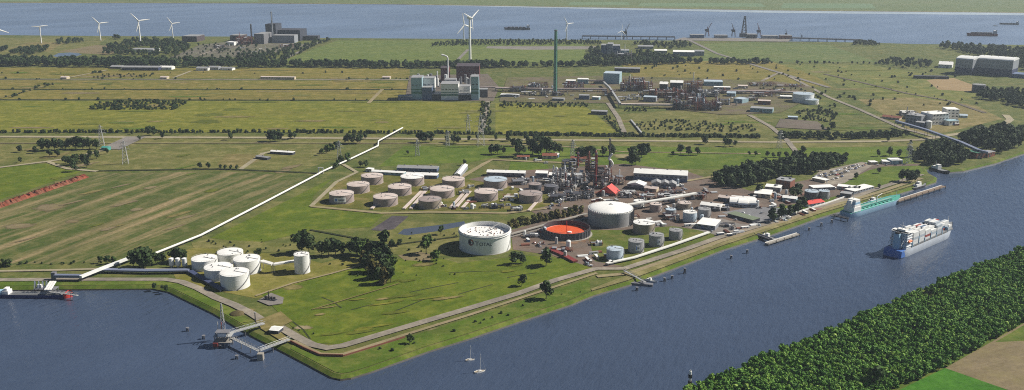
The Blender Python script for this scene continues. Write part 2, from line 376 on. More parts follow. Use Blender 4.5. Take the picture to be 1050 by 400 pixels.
for (u_, v_) in K_:
    wd_ = .6 if u_ < 450 else (1.6 if u_ < 700 else 3.2)
    m.v += [tuple(G(u_, v_ - .4, WATER_Z + .25)), tuple(G(u_, v_ + wd_, WATER_Z + .25))]
m.f = [(2 * i, 2 * i + 1, 2 * i + 3, 2 * i + 2) for i in range(len(K_) - 1)]
o = upfix(m.build('tidal_flat', g_flat)); o['kind'] = 'structure'
# ---- field sheets, far to near
g_f1 = ground('far_pasture', (122, 148, 98), (104, 134, 92), (150, 150, 110), .4, big=.0012, med=.004)
g_f2 = ground('far_teal_field', (110, 138, 92), (116, 140, 96), (130, 142, 100), .3, big=.0012, med=.004)
rnd = random.Random(5)
uu = -60
while uu < 1150:
    w = rnd.uniform(60, 150); e = 3 + 9 * max(0, min(1, (uu - 260) / 700))
    if rnd.random() < .75:
        v1 = e - rnd.uniform(1.5, 2.2); v0 = v1 - rnd.uniform(2.5, 5)
        sheet('field', [(uu, v1), (uu + w * .9, v1 + .9 * w / 250), (uu + w * .86, v0 + .6 * w / 250), (uu + 3, v0)], [g_f1, g_f2, g_dry, g_far][rnd.randrange(4)])
    uu += w
sheet('field', [(-40, 62), (-40, 40), (60, 38), (110, 39), (100, 47), (60, 60)], g_pale)
sheet('field', [(8, 50), (30, 43), (66, 44), (50, 53)], g_dry)
sheet('pond', [(54, 57.5), (60, 54.5), (78, 53.5), (84, 56), (76, 58.5), (60, 59)], g_pond)
sheet('field', [(60, 53), (100, 46), (140, 50), (110, 56), (88, 55)], g_soil)
sheet('railway_yard', [(172, 60), (205, 46), (240, 42), (300, 44), (320, 46), (262, 58), (215, 60)], ground('track_ballast', (150, 140, 130), (112, 112, 84), (90, 96, 60), .7, big=.012, med=.03, ang=wang(205, 57, 240, 44), streak=.8, streakcol=(92, 84, 80), across=.05, along=.003))
sheet('field', [(288, 63), (346, 41.5), (440, 41.5), (600, 43.5), (600, 63), (430, 65)], ground('coast_meadow', (112, 128, 58), (104, 124, 56), (128, 130, 70), .4, big=.002, med=.008, ang=0, streak=.3, across=.01, along=.002))
sheet('sand_patch', [(500, 47.5), (612, 47.5), (612, 50.5), (540, 51), (498, 49.5)], g_conc)
sheet('field', [(720, 63), (722, 45), (770, 43), (850, 46), (900, 64)], g_mead2 if False else g_far)
sheet('field', [(-200, 80), (-200, 69), (420, 70), (420, 80.5)], g_yel2)
sheet('field', [(-250, 91), (-250, 82), (420, 83), (420, 91.5)], g_yel2)
sheet('field', [(-250, 101.5), (-250, 92.5), (430, 92.5), (430, 102.5)], g_yel2)
sheet('field', [(-300, 135), (-300, 103), (425, 104), (500, 106), (496, 136)], g_yel)
sheet('field', [(508, 137), (508, 106), (600, 109), (636, 138)], g_yel)
sheet('field', [(640, 138), (632, 118), (700, 112), (775, 118), (800, 141)], g_pale)
sheet('field', [(655, 83), (632, 62), (790, 63), (830, 74), (855, 90), (770, 84)], g_yel2)
sheet('field', [(800, 66), (890, 66), (950, 76), (1010, 96), (960, 112), (890, 96)], ground('meadow_right', (110, 122, 54), (122, 126, 58), (146, 132, 78), .6, big=.004, med=.014))
sheet('sand_field', [(950, 82), (978, 80), (1000, 88), (996, 94), (962, 92)], ground('ploughed_sand', (182, 156, 116), (168, 142, 102), (150, 130, 92), .4, big=.01, med=.04))
sheet('field', [(880, 102), (935, 100), (1000, 108), (1028, 122), (970, 136), (940, 138)], g_dry)
# belt of verges and road along the whole plain
sheet('verge', [(-400, 147), (-400, 138.5), (520, 139.5), (800, 142.5), (960, 140), (955, 150), (780, 152), (540, 148)], g_pale)
# fields left of the refinery
sheet('field', [(-400, 176), (-400, 148), (60, 148), (140, 148), (330, 149), (352, 160), (300, 178), (225, 174), (108, 175), (60, 168)], g_pale)
sheet('field', [(-300, 207), (-300, 176), (0, 171), (48, 168), (66, 173), (84, 176), (0, 205), (-60, 222)], g_mead)
sheet('field', [(-400, 268), (-400, 232), (0, 214), (100, 178), (225, 175.5), (296, 180), (330, 178), (262, 207), (158, 256), (110, 268), (60, 271)], g_strip)
sheet('sand_lot', [(222, 169), (232, 158), (262, 158.5), (270, 163), (250, 172)], g_dry)
ribbon('dirt_track', [(246, 174), (270, 157), (280, 155)], 8, g_track)
sheet('field', [(388, 171), (414, 150), (520, 149.5), (534, 156), (480, 167), (440, 168)], g_mead2)
sheet('field', [(534, 162), (525, 152), (640, 150), (790, 152), (930, 150), (938, 168), (800, 168), (730, 174), (660, 172), (600, 168)], g_mead2)
sheet('field', [(520, 181), (524, 164), (560, 167), (566, 180)], g_mead2)
sheet('field', [(216, 244), (300, 203), (342, 182), (322, 200), (318, 211), (394, 219), (380, 233), (322, 236), (262, 250)], g_mead)
sheet('field', [(196, 249), (216, 245), (300, 250), (330, 252), (326, 259), (240, 259), (200, 258)], g_pale)
sheet('gravel_yard', [(170, 262), (200, 254), (300, 262), (330, 270), (362, 262), (372, 272), (290, 302), (262, 306), (210, 296), (180, 286)], ground('yellow_grass', (132, 128, 56), (120, 120, 48), (156, 140, 88), .6, big=.01, med=.04))
sheet('field', [(268, 302), (374, 270), (440, 262), (470, 270), (540, 262), (600, 268), (612, 274), (520, 303), (414, 335), (352, 353), (322, 352), (298, 334)], g_mead)
sheet('field', [(400, 236), (470, 232), (470, 262), (420, 264), (392, 258)], g_pale)
sheet('sand_pit', [(408, 262), (430, 258), (446, 262), (440, 268), (415, 267)], g_soil)
# refinery ground
sheet('industrial_ground', [(470, 186), (520, 176), (640, 168), (705, 176), (735, 186), (770, 196), (830, 184), (890, 168), (945, 168), (930, 175), (890, 176), (862, 190), (898, 191), (870, 206), (789, 232), (740, 246), (650, 272), (612, 276), (566, 262), (526, 256), (524, 236), (560, 226), (540, 214), (470, 214)], g_ind2)
sheet('tank_farm_lawn', [(319, 211), (345, 186), (372, 176), (480, 184), (560, 198), (585, 206), (540, 216), (440, 217), (380, 215)], ground('tank_lawn', (112, 112, 42), (100, 106, 38), (150, 128, 88), .6, big=.012, med=.04))
sheet('field', [(318, 213), (395, 219), (378, 232), (330, 230)], g_mead)
sheet('lawn', [(604, 246), (606, 236), (640, 236), (690, 232), (728, 238), (735, 243), (690, 262), (650, 275), (610, 268)], ground('lawn_inner', (100, 116, 40), (90, 108, 36), (130, 116, 70), .6, big=.015, med=.05))
sheet('lawn', [(862, 189), (890, 175), (905, 171), (943, 170), (950, 178), (925, 186), (900, 191.5)], g_mead2)
sheet('lawn', [(790, 214), (846, 204), (862, 200), (850, 208), (818, 219)], g_mead2)
sheet('car_park', [(831, 184), (840, 176), (884, 166), (896, 169), (866, 188), (850, 190)], g_road)
sheet('apron', [(700, 232), (740, 224), (760, 230), (792, 232), (742, 243)], g_conc)
sheet('apron', [(740, 218), (775, 212), (812, 214), (800, 224), (772, 230)], ground('apron_blue', (150, 150, 152), (138, 138, 142), (120, 116, 112), .4, big=.02, med=.06))
# big water pond and dark asphalt strip in front of tank farm
sheet('asphalt_pad', [(380, 236), (402, 221.5), (419, 222), (404, 235), (392, 237)], g_dark)
sheet('pond', [(408, 240), (414, 235), (450, 231), (476, 227), (478, 231), (450, 237), (418, 241.5)], g_pond)
# darker green patches, bare spots and rubble
def blob(name, u, v, ru, rv, mat, seed, n=22, rot=0):
    # ragged patch that thins out into the surrounding sward at its rim
    LZ[0] += .0035; c = G(u, v); rx = ru / S(u, v); ry = (G(u, v - rv).y - G(u, v + rv).y) / 2
    if mat.name + '_patch' not in MATS:
        m2 = mat.copy(); t = m2.node_tree; b = t.nodes['Principled BSDF']; MATS[mat.name + '_patch'] = m2
        ob = N(t, 'ShaderNodeTexCoord').outputs['Object']; ln = N(t, 'ShaderNodeVectorMath', operation='LENGTH'); t.links.new(ob, ln.inputs[0])
        pos = mapping(t, N(t, 'ShaderNodeNewGeometry').outputs['Position'], 0, (1, 1, 0)); nz = noise(t, pos, .05, 6, .75)
        ad = N(t, 'ShaderNodeMath', operation='MULTIPLY_ADD'); ad.inputs[1].default_value = 1.5; t.links.new(nz, ad.inputs[0]); t.links.new(ln.outputs['Value'], ad.inputs[2])
        t.links.new(ramp(t, ad.outputs[0], 1.2, 1.5, 1, 0), b.inputs['Alpha'])
    o = MB().add([(1.3 * math.cos(2 * math.pi * i / n), 1.3 * math.sin(2 * math.pi * i / n), 0) for i in range(n)], [tuple(range(n))]).build(name, MATS[mat.name + '_patch'], loc=(c.x, c.y, LZ[0]), rz=rot)
    o.scale = (rx, ry, 1); o['kind'] = 'structure'; return upfix(o)
g_darksward = ground('dark_sward', (104, 112, 36), (96, 106, 34), (116, 118, 44), .5, big=.006, med=.02)
blob('damp_patch', 215, 118, 22, 2.6, g_darksward, 1); blob('damp_patch', 240, 112.5, 18, 2.0, g_darksward, 2); blob('damp_patch', 212, 125, 20, 3.0, g_darksward, 3)  # ragged patches coloured a darker green than the meadow around them
blob('rubble', 583, 244.5, 31, 9.5, ground('rubble_ground', (182, 158, 132), (168, 132, 104), (150, 92, 66), .6, big=.03, med=.08), 4, 30)
blob('bare_patch', 362, 369, 13, 3.5, g_soil, 5); blob('bare_patch', 452, 339, 16, 4, g_path, 6); blob('bare_patch', 50, 213, 22, 6, g_soil, 7); blob('bare_patch', 74, 227, 12, 3, g_soil, 8)
blob('bare_patch', 20, 232, 26, 4, g_soil, 9); blob('bare_patch', 310, 336, 14, 3, g_path, 10); blob('bare_patch', 300, 295, 16, 3.5, g_dry, 11); blob('bare_patch', 255, 318, 10, 2.5, g_dry, 12)
blob('scrub_patch', 160, 108.5, 16, 3.5, g_dry, 13); blob('bare_patch', 34, 90, 16, 1.6, g_dry, 14); blob('bare_patch', 640, 160, 20, 3, g_path, 15)
for k, (a_, b_) in enumerate([((300, 330), (318, 348)), ((330, 305), (350, 316)), ((360, 318), (384, 312)), ((352, 308), (380, 300)), ((398, 322), (440, 305)), ((420, 300), (470, 290)), ((460, 280), (520, 278)), ((520, 285), (550, 280)), ((470, 302), (505, 292))]):
    ribbon('ditch', [a_, ((a_[0] + b_[0]) / 2 + 2, (a_[1] + b_[1]) / 2 - .7), b_], 1.5, g_ditch)
sheet('bank_grass', [(300, 354), (328, 366), (352, 367), (415, 347), (480, 327), (530, 310.5), (580, 294), (604, 287), (606, 298.6), (583, 308), (529, 325.5), (480, 342), (436, 355.5), (378, 376), (358, 382), (350, 383), (343, 381.5), (323, 371), (298, 358)], g_bank)
sheet('bank_grass', [(-300, 293.6), (-300, 289.5), (90, 288.5), (168, 288.6), (184, 291.5), (204, 299), (228, 312), (240, 318), (262, 333), (262, 340), (222, 317.4), (177, 295.6), (158, 292), (0, 293.4)], g_bank)
br = random.Random(31); n_b = 0
for k in range(120):
    u_, v_ = br.uniform(-20, 1060), br.uniform(70, 134)
    if 405 < u_ < 520 and v_ < 106 or 505 < u_ < 845 and 76 < v_ < 116 or u_ > 920 and v_ > 108 or u_ > 970: continue
    blob('grass_patch', u_, v_, br.uniform(10, 38), br.uniform(.5, 1.5) * (v_ + 58) / 150, [g_dry, g_darksward, g_pale, g_mead2, g_soil][br.choices(range(5), [4, 4, 3, 2, 1.2])[0]], 100 + k)
for k in range(46):
    u_, v_ = br.uniform(-10, 330), br.uniform(150, 266)
    if u_ > 330 - (v_ - 178) * 2.05 - 30: continue
    blob('grass_patch', u_, v_, br.uniform(8, 26), br.uniform(.8, 2.4), [g_soil, g_dry, g_darksward, g_mead2][br.choices(range(4), [4, 3, 2, 2])[0]], 300 + k, rot=wang(74, 262, 176, 222) * .8)
for k in range(30):
    u_ = br.uniform(300, 560); v_ = br.uniform(268, 345)
    if v_ > 352 - (u_ - 350) * .3 - 4 or v_ < 300 - (u_ - 270) * .28: continue
    blob('grass_patch', u_, v_, br.uniform(8, 26), br.uniform(1, 3), [g_darksward, g_yel, g_dry][br.choices(range(3), [4, 4, 1])[0]], 400 + k, rot=.35)
# ---- roads
ribbon('road', [(-300, 140), (0, 140.5), (270, 141.5), (420, 142.5), (560, 143.7), (700, 145), (790, 146), (900, 145.3), (945, 143.5), (980, 138), (1010, 134), (1027, 129.5), (1036, 123), (1031, 118)], 13, g_track)
ribbon('footpath', [(-300, 147.3), (270, 147), (420, 147.2), (560, 149), (640, 156), (780, 158)], 5, g_path)
ribbon('pipeline_track', [(-300, 81), (420, 82)], 9, g_road)
ribbon('ditch', [(-300, 91.5), (425, 92)], 9, g_ditch)
ribbon('ditch', [(-300, 102), (425, 103)], 9, g_ditch)
ribbon('ditch', [(100, 175.5), (225, 173.5), (330, 178)], 6, g_ditch)
ribbon('farm_track', [(-100, 178), (0, 172), (48, 166), (72, 162.5), (112, 153), (140, 143)], 8, g_track)
ribbon('farm_track', [(49, 166), (62, 171), (70, 173.5), (100, 176)], 7, g_track)
ribbon('road_spur', [(112, 153.5), (140, 140.5)], 34, g_conc)
ribbon('dyke_road', [(-300, 279), (0, 278.5), (60, 277.5), (110, 276), (180, 277)], 5, g_track)
ribbon('quay_road', [(-300, 288), (0, 287.5), (90, 287), (170, 287), (186, 289.5), (203, 296), (222, 306), (240, 313), (258, 322), (272, 331), (288, 336.5), (304, 346), (320, 354), (336, 357.5), (352, 355), (414, 336.5), (470, 320), (530, 302), (569, 288), (611, 276), (640, 276), (700, 257), (737, 244), (789, 229), (840, 213), (880, 201), (905, 192), (945, 179)], 8.5, g_road)
ribbon('bank_path', [(300, 350), (328, 363.5), (352, 364), (415, 344), (480, 324), (530, 307.5), (580, 291), (612, 280.5)], 4, g_path)
ribbon('promenade', [(612, 284), (644, 281), (700, 262), (738, 248), (789, 232.5), (840, 215.5), (900, 198), (945, 183)], 7, g_path)
sheet('bank_strip', [(606, 297), (640, 284), (738, 250), (840, 217), (900, 200), (945, 186), (945, 187.5), (900, 201.6), (840, 219.6), (740, 252.6), (644, 288), (607, 298.8)], g_bankd)
sheet('gravel_yard', [(262, 330), (288, 320), (300, 330), (284, 338), (300, 352), (288, 350), (268, 338)], g_dry)
sheet('concrete_pad', [(264, 309), (278, 301), (291, 306), (290, 312), (276, 314)], g_conc)
ribbon('footpath', [(262, 304), (300, 291), (340, 281), (372, 272)], 3, g_path)
ribbon('footpath', [(320, 318), (370, 303), (410, 291)], 1.6, g_dry)
ribbon('ditch', [(318, 236), (372, 246), (400, 252), (470, 243)], 3.5, g_ditch)
ribbon('service_road', [(319, 212), (345, 187), (366, 177), (352, 169)], 6, g_track)
ribbon('service_road', [(319, 212), (392, 219), (440, 218), (520, 219), (560, 214)], 7, g_path)
ribbon('service_road', [(470, 184), (497, 168), (505, 164), (545, 166), (600, 168)], 8, g_path)
ribbon('service_road', [(520, 244), (560, 234), (620, 220)], 6, g_conc)
ribbon('service_road', [(704, 186), (740, 180), (760, 172), (796, 172)], 7, g_path)
ribbon('service_road', [(780, 84), (800, 74), (820, 84), (850, 100), (880, 112), (925, 132), (960, 141)], 9, g_road)
ribbon('railway_line', [(845, 76), (880, 84), (930, 96), (975, 104), (1010, 116)], 9, g_ind)
ribbon('service_road', [(768, 118), (790, 130), (806, 143), (818, 158), (840, 176)], 9, g_road)
ribbon('service_road', [(610, 92), (625, 108), (634, 121), (640, 136)], 9, g_road)
ribbon('service_road', [(500, 92), (500, 108), (494, 136)], 9, g_road)
ribbon('farm_track', [(110, 72), (70, 80)], 8, g_track)
ribbon('farm_track', [(178, 80), (196, 73)], 8, g_track)
ribbon('farm_track', [(0, 101), (30, 93), (56, 85)], 8, g_dry)
ribbon('farm_track', [(378, 106), (392, 92)], 8, g_path)
ribbon('railway_line', [(205, 57), (240, 44)], 10, g_road)
ribbon('access_road', [(285, 64), (330, 42)], 10, g_conc)
ribbon('access_road', [(470, 61), (480, 51)], 10, g_conc)
ribbon('access_road', [(706, 41), (735, 55), (770, 66), (850, 90)], 12, g_conc)
sheet('plant_ground', [(415, 103), (420, 78), (500, 76), (512, 90), (506, 104)], g_ind)
g_plant = ground('plant_gravel', (128, 112, 98), (104, 104, 62), (112, 112, 54), .8, big=.012, med=.02)
sheet('plant_ground', [(512, 104), (520, 80), (620, 78), (700, 80), (800, 84), (836, 90), (830, 102), (800, 116), (740, 118), (690, 112), (625, 106), (560, 106)], g_plant)
sheet('plant_ground', [(795, 131), (800, 122), (838, 125), (850, 134)], g_ind)
sheet('quay', [(690, 41.6), (700, 38.8), (812, 39.6), (808, 43)], g_conc)
# opposite bank, lower right corner
sheet('field', [(968, 379), (1014, 353), (1052, 331), (1250, 250), (1500, 330), (1150, 440)], g_soil)
sheet('field', [(924, 400), (969, 378.5), (1036, 402), (1100, 440), (960, 450), (880, 430)], g_crop)
sheet('field', [(1020, 352), (1052, 333), (1300, 240), (1300, 270), (1060, 350)], g_bank)
# red earth heaps along the trench
m = MB(); rr = random.Random(3); a, b = G(0, 211), G(96, 178)
d = (b - a).normalized(); sdv = Vector((-d.y, d.x, 0)); L_ = (b - a).length; n = 90; W_ = 6
for i in range(n + 1):
    c = a + d * (L_ * i / n - 20)
    for j in range(W_):
        k = j / (W_ - 1) * 2 - 1
        h = (1 - k * k) * (2.2 + 2.4 * rr.random()) * (0.35 if rr.random() < .2 else 1)
        p = c + sdv * (k * 9 + rr.uniform(-.6, .6)); m.v.append((p.x, p.y, h))
m.f = [(i * W_ + j, i * W_ + j + 1, (i + 1) * W_ + j + 1, (i + 1) * W_ + j) for i in range(n) for j in range(W_ - 1)]
o = m.build('earth_bank', g_redsoil, smooth=False); o['kind'] = 'structure'; o['label'] = 'long bank of red dug earth beside the trench in the left field'
# ================================================================== TANKS
def dep(p): return math.asin((CAMH - p[2]) / math.sqrt(p[0] ** 2 + p[1] ** 2 + (CAMH - p[2]) ** 2))
def tank_pos(u, vf, w, hp):
    r = w / 2 / S(u, vf - w * .15)
    p0 = G(u, vf); c = G(u, vf - r * S(u, vf) * math.sin(dep(p0)))
    return c, r, HP(u, vf - w * .15, hp)
def stair(r, h, a0, a1, n=None):
    m = MB(); n = n or max(8, int(h * 1.6))
    for i in range(n):
        t = i / n; a = a0 + (a1 - a0) * t
        m.box((r + .55) * math.cos(a), (r + .55) * math.sin(a), .3 + t * (h - .3), 1.0, abs(a1 - a0) * r / n * 1.15, .18, a)
    for i in range(n):
        t0, t1 = i / n, (i + 1) / n; b0, b1 = a0 + (a1 - a0) * t0, a0 + (a1 - a0) * t1; q = r + 1.05
        m.tube((q * math.cos(b0), q * math.sin(b0), 1.3 + t0 * (h - .3)), (q * math.cos(b1), q * math.sin(b1), 1.3 + t1 * (h - .3)), .06, 4)
    return m
def railing(r, z, n=28, hh=1.1):
    m = MB()
    for i in range(n):
        a, b = 2 * math.pi * i / n, 2 * math.pi * (i + 1) / n
        m.tube((r * math.cos(a), r * math.sin(a), z + hh), (r * math.cos(b), r * math.sin(b), z + hh), .07, 4)
        m.tube((r * math.cos(a), r * math.sin(a), z), (r * math.cos(a), r * math.sin(a), z + hh), .06, 4)
    return m
def arc_board(r, a0, a1, z0, z1, off=.08, n=10):
    m = MB(); vs = []
    for i in range(n + 1):
        a = a0 + (a1 - a0) * i / n
        for q in (r + off, r + off + .06):
            for z in (z0, z1): vs.append((q * math.cos(a), q * math.sin(a), z))
    fs = []
    for i in range(n):
        b = 4 * i
        fs += [(b + 2, b + 6, b + 7, b + 3), (b, b + 1, b + 5, b + 4), (b + 1, b + 3, b + 7, b + 5), (b, b + 4, b + 6, b + 2)]
    fs += [(0, 2, 3, 1), (4 * n, 4 * n + 1, 4 * n + 3, 4 * n + 2)]
    return m.add(vs, fs)
TK = 'storage tanks of the refinery'
def tank(u, vf, w, hp, label, wall='tank_pink', roofm='tank_roof', roof='cone', group=TK, sa=-1.2, sign=False, seg=44, vents=3, rise=None):
    c, r, h = tank_pos(u, vf, w, hp)
    t = thing('storage_tank', label, 'tank', (c.x, c.y, 0), 0, group)
    sh = MB().rings([(r, 0), (r, h)], seg, cap=False)
    sh.build('shell', wall, t, smooth=True)
    if roof == 'cone':
        rs = rise if rise is not None else r * .06
        rf = MB().rings([(r + .12, h - .25), (r + .12, h), (r * .985, h + .05), (r * .5, h + rs * .55), (r * .08, h + rs), (.0, h + rs)], seg, cap=False).build('roof', roofm, t, smooth=True)
        vm = MB()
        rr = random.Random(int(u * 7))
        vm.cyl(0, 0, h + rs * .9, h + rs + .9, .5, n=8); vm.build('roof_vent', 'steel', rf)
        for k in range(vents):
            a = rr.uniform(0, 6.28); q = r * rr.uniform(.3, .8); z = h + rs * (1 - q / r)
            MB().cyl(q * math.cos(a), q * math.sin(a), z - .2, z + rr.uniform(.6, 1.3), rr.uniform(.35, .7), n=8).build('manhole', 'steel', rf)
        # radial walkway over the roof
        a = sa + .9
        MB().bar((r * math.cos(a), r * math.sin(a), h + .35), (0, 0, h + rs + .35), 1.0, .15).build('walkway', 'steel_light', rf)
    elif roof == 'dome':
        rs = rise or r * .19
        pr = [(r + .1, h - .3), (r + .1, h)] + [(r * math.cos(k / 8 * math.pi / 2) * .995, h + rs * math.sin(k / 8 * math.pi / 2)) for k in range(0, 9)]
        rf = MB().rings(pr, seg, cap=False).build('roof', roofm, t, smooth=True)
        MB().bar((r * math.cos(-.5), r * math.sin(-.5), h + .6), (0, 0, h + rs + .4), 1.2, .25).build('walkway', 'steel', rf)
        MB().cyl(0, 0, h + rs - .3, h + rs + 1.2, 1.2, n=10).build('roof_vent', 'steel_light', rf)
    if w > 12:
        railing(r - .15, h, 30).build('railing', 'steel_light', t)
    stair(r, h, sa, sa + min(2.4, h * 1.35 / r)).build('stair', 'steel', t)
    # bottom chime and stiffening rings
    MB().rings([(r + .35, 0), (r + .35, .35), (r, .4)], seg, cap=False).build('base_ring', 'concrete', t)
    for k in range(1, 3):
        z = h * k / 3
        MB().rings([(r, z - .12), (r + .07, z - .1), (r + .07, z + .1), (r, z + .12)], seg, cap=False).build('stiffening_ring', wall, t)
    if sign:
        a0, a1 = sign[0], sign[1]
        b = arc_board(r, a0, a1, h * .22, h * .78, .15).build('sign_board', 'white', t)
        arc_board(r, a0 + (a1 - a0) * .12, a0 + (a1 - a0) * .3, h * .34, h * .66, .24, 4).build('blue_emblem', 'hull_blue', b)
        arc_board(r, a0 + (a1 - a0) * .4, a0 + (a1 - a0) * .88, h * .42, h * .58, .24, 6).build('grey_marking', 'steel', b)
    return t
# --- the pinkish grey tank farm
tank(381.8, 190, 22.4, 7.5, 'pinkish grey tank at the back left of the tank farm')
tank(367.5, 199, 23, 7.5, 'pinkish grey tank, middle one of the leftmost diagonal row')
tank(350.5, 209.6, 25, 8.5, 'pinkish grey tank with a white sign board, front left of the tank farm', sign=(-2.05, -1.05))
tank(423, 191.5, 24, 8, 'tank with the brightest white roof in the back row of the tank farm', roofm='white_roof')
tank(410, 201.5, 24, 7.5, 'pinkish grey tank in front of the bright white roofed tank')
tank(395.5, 212.5, 25, 8, 'pinkish grey tank in the front row, second from the left')
tank(441, 215, 23.5, 8, 'brownish tank with dark dull roof in the front row of the tank farm', wall='tank_brown', roofm='tank_pink')
tank(453.5, 204, 25, 7.5, 'pinkish grey tank right behind the dull roofed front tank')
tank(465, 193, 23, 7, 'pinkish grey tank at the lower end of the slanting white shed')
tank(508, 194.5, 24, 8, 'tank with bluish sunken roof in the back row of the farm', wall='tank_pink', roofm='tank_blue')
tank(498.5, 207, 24, 8, 'pinkish grey tank straight behind the large lettered white tank')
tank(544, 209, 24, 8, 'pinkish beige tank nearest to the pipe jungle of the refinery', roofm='tank_pink')
tank(548.5, 197, 13, 7, 'small dark grey tank, left one of the dark pair', wall='tank_dark', roofm='tank_pink', vents=1)
tank(565, 199, 14, 7, 'small dark grey tank, right one of the dark pair', wall='tank_dark', roofm='tank_dark', vents=1)
# --- canal side tanks
CT = 'canal side tanks of the refinery'
tank(630.4, 268, 17.3, 10.5, 'pale blue grey tank standing alone nearest the canal road', 'tank_blue', 'tank_blue', group=CT)
tank(652, 260, 16, 11, 'grey tank with a small white sign, second from the canal corner', 'tank_grey', 'tank_grey', group=CT, sign=(-1.75, -1.2))
tank(672.7, 253.6, 15, 11, 'grey tank with darker bands, third in the canal row', 'tank_grey', 'tank_grey', group=CT, sign=(-1.6, -1.15))
tank(692.5, 246.7, 13.5, 9, 'plain grey tank at the right end of the canal row', 'tank_grey', 'grey_roof', group=CT)
tank(660, 241, 22, 10, 'wide brownish tank with white roof right of the big domed tank', 'tank_brown', 'white_roof', group=CT)
tank(687.5, 222.8, 10.5, 7, 'slim grey tank beside the red scaffolding behind the canal row', 'tank_grey', 'tank_blue', group=CT, vents=1)
tank(707, 228.5, 14, 9.5, 'pale blue white tank, front one of the group of three', 'tank_blue', 'white_roof', group=CT)
tank(721.7, 224.7, 13, 9, 'mid grey tank right of the pale blue white tank', 'tank_grey', 'tank_grey', group=CT)
tank(701.5, 215.5, 14, 6, 'low brownish tank behind the pale blue white tank', 'tank_brown', 'tank_roof', group=CT)
tank(672, 218, 12, 7.5, 'small pinkish tank below the long white pipe bridge', 'tank_pink', 'tank_roof', group=CT)
tank(655, 213, 11, 6, 'small white tank just right behind the big dome', 'tank_white', 'white_roof', group=CT)
tank(832, 205, 14.5, 7.5, 'dark blue grey tank, left one of the pair by the red roof', 'tank_dark', 'tank_blue', group='tanks by the red roof', roof='cone')
tank(844.5, 204.7, 11, 8, 'blue grey tank, right one of the pair by the red roof', 'tank_grey', 'tank_blue', group='tanks by the red roof')
# --- white tank cluster near the basin
WT = 'white tanks beside the harbour basin'
tank(236.6, 271, 25.8, 9, 'white tank at the back of the harbour tank cluster', 'tank_white', 'white_roof', group=WT)
tank(210.3, 278.7, 25.7, 10, 'white tank at the left of the harbour tank cluster', 'tank_white', 'white_roof', group=WT)
tank(254, 282.5, 26.7, 13.5, 'white tank at the right of the harbour tank cluster', 'tank_white', 'white_roof', group=WT)
tank(225, 289, 28.8, 11, 'white tank in the middle of the harbour tank cluster', 'tank_white', 'white_roof', group=WT)
tank(241.6, 298.3, 29, 14.5, 'white tank nearest the quay road, front of the harbour cluster', 'tank_white', 'white_roof', group=WT)
tank(310.2, 281.5, 15.6, 18.5, 'tall slim white tank standing apart beside the dark trees', 'tank_white', 'white_roof', seg=20, group=WT)
for k, u_ in enumerate((176.2, 182.8, 189.6)):
    c, r, h = tank_pos(u_, 275, 5.0, 10)
    t = thing('silo', f'narrow white silo, {ORD[k]} from the left of three by the trees', 'silo', (c.x, c.y, 0), 0, 'three narrow silos')
    MB().rings([(r * .55, 0), (r * .6, h * .12), (r, h * .22), (r, h * .93), (r * .3, h), (0, h)], 16, cap=False).build('shell', 'tank_white', t, smooth=True)
    f = MB()
    for a in (.78, 2.35, 3.93, 5.5): f.tube((r * .95 * math.cos(a), r * .95 * math.sin(a), 0), (r * .95 * math.cos(a), r * .95 * math.sin(a), h * .3), .15, 5)
    f.build('support_frame', 'steel', t)
    MB().tube((r + .3, 0, 0), (r + .3, 0, h), .2, 5).build('ladder', 'steel_light', t)
# --- chem plant tanks far right
tank(823.3, 106, 21, 8.5, 'large pale tank at the right end of the chemical plant', 'tank_white', 'tank_blue', group='chemical plant tanks')
tank(832, 107.5, 14, 4.5, 'low pale tank in front of the large chemical plant tank', 'tank_white', 'tank_blue', group='chemical plant tanks')
tank(1003, 95, 12.5, 7.5, 'dark grey round tank beside the wood near the white hangars', 'tank_dark', 'tank_grey', group='chemical plant tanks')
# --- big domed tank
dt = tank(625.6, 234.5, 46, 13.8, 'big grey tank with bright white domed roof in the refinery', 'tank_grey', 'white_roof', 'dome', seg=64, sa=-.75)
c, r, h = tank_pos(625.6, 234.5, 46, 13.8); me_ = None
for k in range(56):
    a = 2 * math.pi * k / 56
    if me_ is None: o = MB().box(0, 0, 0, .9, 1.3, 1.5).build('rim_post', 'white', dt, ((r - .3) * math.cos(a), (r - .3) * math.sin(a), h), a); me_ = o.data
    else: child('rim_post', me_, dt, ((r - .3) * math.cos(a), (r - .3) * math.sin(a), h), a)
for k in range(7):
    a = -.62 + .1 * k; MB().box((r + .9) * math.cos(a), (r + .9) * math.sin(a), 0, 1.2, .4, h * .98, a).build('scaffold_post', 'steel_dark', dt)
for k in range(5): arc_board(r, -.64, .02, h * (k + .8) / 5.4, h * (k + .8) / 5.4 + .35, 1.0, 8).build('scaffold_deck', 'steel_dark', dt)
# --- lettered floating roof tank
c, r, h = tank_pos(497.3, 262.2, 52.3, 19)
t = thing('storage_tank', 'largest white tank with dark lettering and an open floating roof', 'tank', (c.x, c.y, 0), 0, TK)
MB().rings([(r, 0), (r, h), (r - .35, h), (r - .35, .5)], 96, cap=False).build('shell', 'tank_white', t, smooth=True)
fr = MB().rings([(r - .8, h - 5.6), (r - .8, h - 4.8), (r * .86, h - 4.8), (r * .85, h - 5.3), (.3, h - 5.1), (0, h - 5.1)], 72, cap=False).build('floating_roof', 'white_roof', t, smooth=True)
rr = random.Random(11)
for k in range(64):
    a, q = rr.uniform(0, 6.283), r * .8 * math.sqrt(rr.random())
    MB().cyl(q * math.cos(a), q * math.sin(a), h - 5.2, h - 4.3, rr.uniform(.3, .7), n=6).build('roof_leg', rr.choice(['steel_dark', 'rust', 'steel']), fr)
for z_ in (h - 1.0, h - 3.0):
    MB().rings([(r, z_ - .1), (r + 1.0, z_ - .05), (r + 1.0, z_ + .15), (r, z_ + .2)], 96, cap=False).build('wind_girder', 'tank_white', t)
